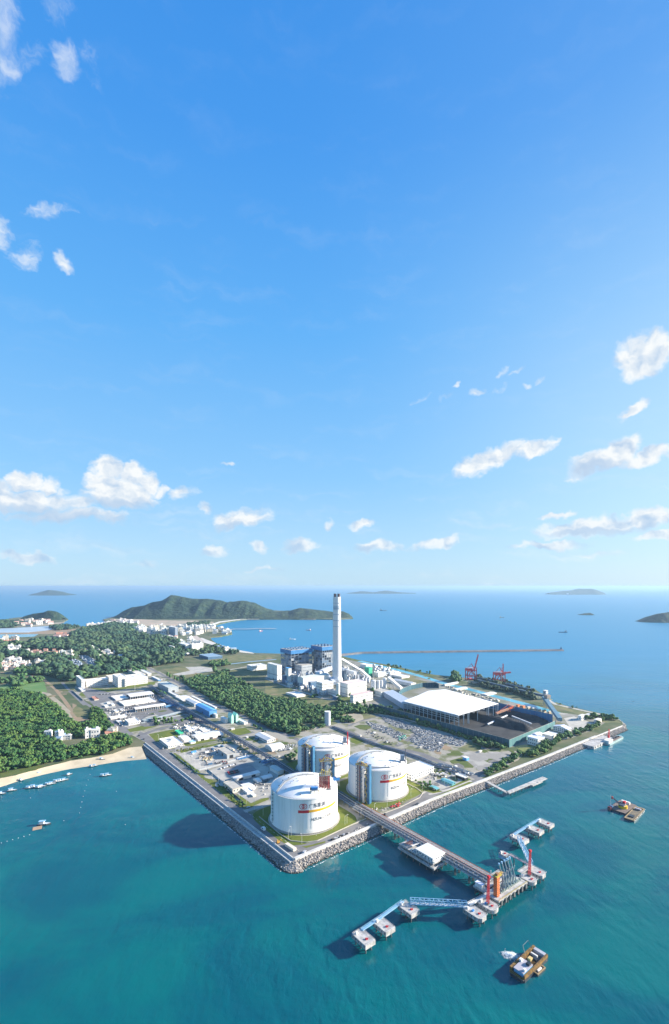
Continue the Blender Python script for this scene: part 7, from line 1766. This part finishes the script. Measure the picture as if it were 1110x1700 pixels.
items('green_drums', px('c6', (290, 415), (300, 410), (310, 420)), 3, (1, 2), (1, 2), (1, 2), MINT, 1)
items('red_pipe_stack', px('c6', (830, 690), (900, 655), (915, 668), (850, 700)), 3, (2, 6), (.4, .8), (.5, 1), RED, .9)
items('kerb_clutter', px('c6', (430, 905), (600, 835), (700, 790), (710, 800), (600, 850), (440, 915)), 3.2, (.8, 2), (.6, 1.4), (.5, 1.4), M5, .35)
items('kerb_clutter', px('c6', (680, 700), (830, 690), (900, 660), (940, 640), (900, 680), (800, 715), (690, 710)), 3.2, (.8, 2.4), (.6, 1.2), (.5, 1.6), M2, .5)
# yellow green verge strips at the corner road
for pts in ([(270, 940), (330, 930), (420, 905), (420, 915), (300, 948)], [(560, 880), (640, 840), (700, 800), (705, 806), (600, 868)]): sheet('verge', px('c6', *pts), LAWN)
def car_proto(m, van=False):
    t = thing('van' if van else 'car', 'x', 'van' if van else 'car', (0, 0, 0), 0); h = 2.2 if van else 1.45
    v = [(-2.2, .3), (2.2, .3), (2.2, .85), (1.2, .95), (.6, h), (-1.5 if not van else -2.15, h), (-2.2, 1.0)]
    n = len(v); MB().add([(x, -.9, z) for x, z in v]+[(x, .9, z) for x, z in v], [tuple(range(n-1, -1, -1)), tuple(range(n, 2*n))]+[(i, (i+1) % n, n+(i+1) % n, n+i) for i in range(n)]).build('body', m, t)
    MB().add([(1.22, -.78, .98), (1.22, .78, .98), (.68, .74, h-.1), (.68, -.74, h-.1)], [(0, 1, 2, 3)]).box(-1.3, .4, -.92, .92, .95, h-.25).build('glass', GLASS, t)
    mm = MB()
    for x in (-1.35, 1.35):
        for y in (-.82, .82): mm.tube([(x, y-.1, .33), (x, y+.1, .33)], .33, 8)
    mm.build('wheel', DK, t, kind='stuff'); return t
CP = [car_proto(mat('white car paint', (.75, .75, .75), .3)), car_proto(mat('black car paint', (.02, .02, .025), .3)), car_proto(mat('silver car paint', (.42, .43, .45), .3)), car_proto(mat('red car paint', (.45, .03, .03), .3)), car_proto(mat('white van paint', (.78, .78, .78), .35), True)]
cu = set()
def car(c, x, y, k, rot, label, group=None, s_=1.15):
    X, Y = Q(c, x, y)
    if k in cu: o = clone(CP[k], (X, Y, G0+.6))
    else: cu.add(k); o = CP[k]
    o.location = (X, Y, G0+.35); o.rotation_euler = (0, 0, rot); o.scale = (s_,)*3; o['label'] = label
    if group: o['group'] = group
    elif 'group' in o: del o['group']
car('c5', 925, 1187, 4, GA+R(90), 'white van driving on the quay road left of the nearest tank', s_=1.7)
car('c5', 45, 520, 1, GA+R(90), 'dark car at the head of the quay road by the beach junction'); car('c5', 78, 545, 1, GA+R(90), 'second dark car on the quay road near the beach wall'); car('c5', 820, 1030, 2, GA, 'silver car at the side road mouth'); car('r8', 490, 365, 2, GA+R(30), 'silver car parked against the wall near the sharp corner', s_=1.4)
car('c6', 1000, 680, 1, GA, 'dark car on the road right of the jetty', s_=1.3); car('j3', 435, 130, 1, GA+R(40), 'dark truck-like car beside the jetty root', s_=1.4); car('q7', 130, 810, 1, GA, 'dark car on the asphalt bay near the rock wall', s_=1.3)
for i, (x, y) in enumerate([(800, 225), (830, 215), (890, 190), (925, 175), (940, 170)]): car('r8', x, y, (1, 2, 1, 2, 1)[i], GA+random.uniform(-.3, .3), 'car in the loose line on the road below the nearest tank lawn', 'cars below the nearest tank')
for i in range(16): car('q4', 545+(i % 8)*13+(i//8)*12, 388+(i//8)*16-(i % 8)*3, 1 if i % 4 else 3, GA+R(90), 'dark car in the double row on the dark paved car park', 'car park rows')
for i in range(10): car('q4', 470+i*16, 350-i*5, (0, 1, 0, 2)[i % 4], GA+R(90), 'parked car in the row along the top of the car park', 'cars along the top of the car park')
for i in range(9): car('q4', 860+i*15, 250+(i*37 % 40)-i*4, (0, 1, 2)[i % 3], GA+R(20*i), 'car scattered on the yard beside the heat exchangers', 'cars beside the heat exchangers')
for i in range(8): car('q7', 255+i*18, 525+(i % 3)*14, (0, 2, 1)[i % 3], GA, 'car parked before the white warehouse', 'cars before the white warehouse')
for i in range(10): car('q1', 360+i*14, 425-i*1, (1, 1, 0)[i % 3], GA, 'car parked along the road below the office lawn', 'cars below the office lawn')
# site cabins and boxes
def cont(c, x, y, L_, w, h, rot, m, label, name='container', cat='container'):
    X, Y = Q(c, x, y); t = thing(name, label, cat, (X, Y), rot); MB().box(-L_/2, L_/2, -w/2, w/2, .1, h).build('body', m, t); MB().box(-L_/2-.1, L_/2+.1, -w/2-.1, w/2+.1, h, h+.15).build('roof', CREAM if m is CREAM else m, t)
    mm = MB(); n = int(L_/1.2)
    for i in range(n): mm.box(-L_/2+(i+.3)*L_/n, -L_/2+(i+.6)*L_/n, -w/2-.06, w/2+.06, .2, h-.1)
    mm.build('rib', m, t, kind='stuff')
cont('r8', 340, 315, 16, 4.2, 3.0, GA+R(90)+.1, CREAM, 'long cream cabin inside the sharp corner of the works', 'site_cabin', 'cabin')
cont('q3', 527, 440, 9, 3, 2.8, GA, BR, 'blue container on the left of the pale concrete yard')
for i, (x, y) in enumerate([(640, 405), (760, 405), (690, 440), (880, 370), (730, 590), (1010, 410)]): cont('q3', x, y, 7, 2.6, 2.6, GA+R(90)*(i % 2), (GW, DKB, WH, DKB, DKB, CREAM)[i], ['grey container before the box store', 'dark container left of the box store', 'white container in the middle of the pale yard', 'dark container on the far side of the pale yard', 'dark container by the yard divider wall', 'cream container near the pipe rack side of the pale yard'][i])
X, Y = Q('r8', 205, 262); t = thing('digger', 'yellow brown digger parked by the wave wall near the corner', 'digger', (X, Y), .6); MB().cbox(0, 0, 1, 3.4, 2.6, 1.6).cbox(-.5, .5, 2.6, 1.5, 1.4, 1.5).build('body', mat('digger ochre', (.50, .28, .06), .6), t); MB().box(-1.8, 1.8, -1.5, -.9, 0, 1).box(-1.8, 1.8, .9, 1.5, 0, 1).build('track', DK, t); MB().bar((1, 0, 2), (3.4, 0, 4.4), .5).bar((3.4, 0, 4.4), (5, 0, 1.4), .4).build('arm', mat('digger ochre', (.50, .28, .06), .6), t)
# lamp posts
lp = thing('lamp_post', 'x', 'lamp post', (0, 0, 0), 0); MB().tube([(0, 0, 0), (0, 0, 11), (.3, 0, 11.6), (1.6, 0, 11.9)], .14, 6).build('pole', WR, lp); MB().box(1.2, 2.4, -.25, .25, 11.8, 12.05).build('lamp_head', WR, lp)
lq = [(p[0]+vL.x*0-(-nL.x)*0, p[1]) for p in LQ]; n_ = 0
for i in range(24):
    k = i/23; x = LQ[0][0]+(LQ[-1][0]-LQ[0][0])*k - nL.x*25; y = LQ[0][1]+(LQ[-1][1]-LQ[0][1])*k - nL.y*25
    if i == 0: continue
    o = lp if n_ == 0 else clone(lp, (x, y)); o.location = (x, y, G0); o.rotation_euler = (0, 0, GA+R(180)); o['label'] = 'slim white lamp post along the inner side of the quay road'; o['group'] = 'lamp posts on the quay road'; n_ += 1
for i in range(14):
    a = RQ[4+i*2]; x, y = a[0]-nR.x*26, a[1]-nR.y*26; o = clone(lp, (x, y), GA-R(90), 'slim white lamp post along the jetty side road', 'lamp posts on the jetty side road')
for i, (c, x, y, s_) in enumerate([('q1', 822, 372, 2.2), ('c6', 185, 895, .9), ('c6', 545, 800, .9), ('r6', 128, 235, 1.2)]):
    clone(lp, Q(c, x, y), GA, ['very tall white mast in front of the open vehicle shed', 'short white post at the left foot of the nearest tank lawn', 'short white post at the right foot of the nearest tank lawn', 'pale mast on the quay by the dark conveyor'][i], scale=s_)
# low fences and walls round the lawns
def lowwall(c, pts, h, w, m, label, z=G0):
    W_ = px(c, *pts); mb = MB()
    for a, b in zip(W_, W_[1:]): mb.box(0, math.dist(a, b), -w/2, w/2, z-.1, z+h, math.atan2(b[1]-a[1], b[0]-a[0]), a)
    return mb.build('boundary_wall', m, label=label, cat='wall')
lowwall('c5', [(270, 640), (460, 788), (560, 800)], 1.6, .5, SLATE, 'dark boundary wall between the quay road hedge and pale yard')
lowwall('c5', [(530, 760), (650, 860), (700, 870)], 1.8, .5, GW, 'grey boundary wall of the car park beside the hedge')
lowwall('c5', [(640, 870), (800, 1010)], 1.8, .6, DPIPE, 'dark boundary wall beside the corner workshop')
lowwall('c5', [(470, 765), (600, 730), (730, 690)], 1.6, .5, GW, 'grey divider wall between the pale yard and the car park')
lowwall('c6', [(0, 752), (140, 868), (200, 905), (300, 915), (370, 905), (600, 798), (680, 765)], 1.0, .6, LCONC, 'pale kerb wall round the front of the nearest tank lawn')
lowwall('c6', [(770, 738), (900, 690), (1020, 630), (1040, 600), (1000, 570), (930, 535)], .9, .6, LCONC, 'pale kerb wall round the right-hand tank lawn')
lowwall('q1', [(0, 375), (140, 500)], 2.4, 1.0, LCONC, 'pale wall of the drainage channel left of the offices')
lowwall('c7', [(0, 385), (200, 425), (440, 490), (650, 548)], 1.5, .8, LCONC, 'long pale wall between the steel yard and the fence shrubs')
lowwall('q7', [(640, 520), (900, 440)], .8, .5, LCONC, 'low kerb wall on the grey gravel yard')
# road paint
LINE = mat('road paint', (.75, .75, .72), .7); mb = MB()
for i in range(60):
    k = (i+.5)/60; x = LQ[0][0]+(LQ[-1][0]-LQ[0][0])*k - nL.x*13; y = LQ[0][1]+(LQ[-1][1]-LQ[0][1])*k - nL.y*13; zz = G0+.42; c_, s__ = vL.x, vL.y
    mb.add([(x-c_*2-s__*.12, y-s__*2+c_*.12, zz), (x+c_*2-s__*.12, y+s__*2+c_*.12, zz), (x+c_*2+s__*.12, y+s__*2-c_*.12, zz), (x-c_*2+s__*.12, y-s__*2-c_*.12, zz)], [(3, 2, 1, 0)])
mb.build('road_marking', LINE, kind='structure')
# parts that stand for nothing of their own at top level
# more small stuff over the works
random.seed(11)
for c, pts, sp, k in (('p5', [(20, 440), (290, 540), (520, 610), (640, 620), (700, 560), (640, 440), (480, 380), (200, 330), (120, 380)], 12, .35), ('p5', [(690, 380), (990, 400), (1110, 560), (990, 570), (930, 470), (760, 430)], 12, .4)):
    items('stacked_material', px(c, *pts), sp, (1.5, 6), (1, 3), (1.5, 6), M2, k)
for c, pts, sp, k in (('q2', [(110, 290), (300, 400), (480, 520), (640, 620), (560, 640), (430, 560), (100, 380)], 6, .35), ('q1', [(700, 500), (1100, 450), (1110, 530), (820, 580), (720, 560)], 6, .5), ('q1', [(600, 560), (800, 660), (1100, 690), (1100, 660), (860, 670), (700, 560)], 6, .3),
                      ('q5', [(0, 330), (350, 520), (640, 700), (900, 880), (860, 900), (560, 720), (300, 560), (0, 400)], 5, .4), ('q4', [(620, 100), (760, 180), (900, 230), (1080, 330), (1000, 360), (800, 260), (640, 180)], 5, .35), ('q4', [(320, 120), (440, 130), (430, 260), (300, 280), (120, 220)], 8, .3),
                      ('c5', [(270, 450), (430, 420), (600, 470), (640, 500), (330, 540)], 5, .5), ('q3', [(110, 400), (490, 330), (500, 350), (240, 400)], 5, .25), ('q7', [(360, 440), (640, 540), (620, 560), (460, 500), (340, 460)], 4, .5), ('r7', [(380, 400), (800, 590), (780, 620), (600, 590), (360, 460)], 6, .4), ('q2', [(90, 100), (180, 120), (300, 150), (200, 160), (110, 140)], 6, .3)):
    items('stacked_material', px(c, *pts), sp, (.8, 4.5), (.6, 2), (.5, 2.6), random.choice((M1, M2, M4, M2)), k); items('stacked_crates', px(c, *pts), sp*1.6, (.8, 4), (.6, 2), (.5, 2.0), M5, k*.5)
# joint and seam rings on the tank walls, rail boxes on the domes
for T in (t1, t2, t3):
    m = MB()
    for i in range(24): a = 2*math.pi*i/24; m.bar((math.sin(a)*(TR+.03), -math.cos(a)*(TR+.03), 5.8), (math.sin(a)*(TR+.03), -math.cos(a)*(TR+.03), TH-1), .12)
    m.build('panel_joint', mat('joint grey', (.60, .60, .58), .7), T, kind='stuff')  # thin grey bars mark the joints between wall panels
    m = MB()
    for i in range(26):
        a = random.uniform(0, 2*math.pi); r = random.uniform(8, 38); z = TH+9.4*(1-(r/TR)**2)-.6; m.cbox(math.cos(a)*r, math.sin(a)*r, z, random.uniform(.6, 2), random.uniform(.6, 1.4), random.uniform(1.0, 1.8), a)
    m.build('roof_fitting', SCAF, T, kind='stuff')
# ripples of foam where the sea meets rocks and piles
pos, sc = [], []
for path, w in ((LQ, 17.6), (RQ[:60], 14.0)):
    for i in range(len(path)-1):
        a, b = path[i], path[i+1]; d = Vector((b[0]-a[0], b[1]-a[1])).normalized(); nn_ = Vector((d.y, -d.x)) if path is not LQ else Vector((-d.y, d.x))
        for _ in range(10):
            k = random.random(); e = w+.4+abs(random.gauss(0, .7)); pos.append((a[0]+(b[0]-a[0])*k+nn_.x*e, a[1]+(b[1]-a[1])*k+nn_.y*e, .02)); s_ = random.uniform(.15, .5); sc.append((s_*2, s_, .06))
scatter('foam', [lump(1, .4, 3)], pos, sc, FOAM)
# patches of worn grass, earth and stains between the yards
random.seed(5)
STAIN = mat('stained paving', (.20, .19, .17), .9, (.13, .125, .115), .15, 5)
def blob(c, x, y, rx, ry, m, name):
    X, Y = Q(c, x, y); a0 = random.uniform(0, 6.28); n = 12
    if not all(inside(LANDPOLY, [X+math.cos(k)*26], [Y+math.sin(k)*26])[0] for k in range(7)): return
    sheet(name, [(X+math.cos(a)*rx*k, Y+math.sin(a)*ry*k) for a, k in ((a0+2*math.pi*i/n, random.uniform(.6, 1.2)) for i in range(n))], m)
for c, b, n, ms in (('q4', (330, 160, 1000, 520), 22, (STAIN, CONC, GRAV)), ('q3', (340, 130, 1000, 600), 16, (STAIN, GRAV, DIRT)), ('q7', (240, 280, 980, 640), 22, (GRASS, STAIN, DRY, DIRT)), ('r7', (160, 380, 1000, 700), 16, (GRASS, DRY, GRAV)), ('q5', (60, 380, 900, 640), 20, (DIRT, PALE, GRASS)),
                    ('q1', (400, 450, 1000, 880), 16, (STAIN, GRAV, GRASS)), ('p5', (20, 480, 620, 700), 16, (GRASS, DIRT, GRASS)), ('r3', (120, 190, 1000, 400), 18, (GRASS, DRY, DIRT, GRASS)), ('q2', (60, 560, 640, 740), 12, (GRASS, STAIN)), ('r1', (520, 600, 900, 820), 14, (DIRT, GRASS, DRY)), ('r6', (480, 240, 960, 460), 10, (GRASS, DRY, CONC)), ('q8', (560, 90, 1100, 330), 12, (DRY, GRASS, CONC)), ('c8', (30, 560, 520, 700), 8, (DRY, GRASS))):
    for i in range(n): blob(c, random.uniform(b[0], b[2]), random.uniform(b[1], b[3]), random.uniform(4, 16), random.uniform(4, 14), random.choice(ms), 'ground_patch')
# extra sheds and plant blocks that crowd the works
random.seed(21)
def infill(c, spots, label, w=(14, 34), h=(10, 22)):
    for i, (x, y, where) in enumerate(spots):
        bld(c, x, y, x-random.uniform(*w)*.6, x+random.uniform(*w), random.uniform(*h), label+' '+where, random.choice((WH, GW, CREAM)), random.choice((WR, LCONC, GR, WR)), 'plant block', name='plant_block', rt=random.choice(('flat', 'gable')), rows=1)
infill('q5', [(150, 420, 'by the bend of the pipe rack'), (250, 390, 'on the grass beside the white hall'), (700, 660, 'beside the hedge before the rear tank'), (860, 560, 'next to the grey vessels')], 'small plant block')
infill('q7', [(420, 500, 'beyond the white warehouse'), (700, 330, 'on the dry patch of the grey yard'), (330, 255, 'between the steel rows'), (480, 470, 'by the grey pipe run'), (150, 290, 'beside the dark pipe track')], 'small service hut', (10, 24), (6, 14))
infill('r7', [(480, 460, 'on the verge of the steel yard'), (300, 500, 'behind the right-hand tank'), (650, 580, 'near the cross road of the steel yard')], 'small service hut', (10, 22), (8, 14))
infill('p5', [(90, 470, 'at the far left road of the power station'), (330, 540, 'by the power station front road'), (440, 565, 'left of the four storey building'), (230, 505, 'below the grey frame block'), (880, 430, 'between the duct and the silo row'), (560, 470, 'behind the four storey building'), (730, 330, 'under the sloping conveyor')], 'station outbuilding', (20, 46), (18, 44))
infill('c5', [(300, 470, 'at the far side of the small lawn'), (700, 480, 'by the lawn under the silos'), (610, 600, 'at the head of the pale yard'), (180, 420, 'under the crossing pipe rack')], 'small utility block', (10, 24), (6, 14))
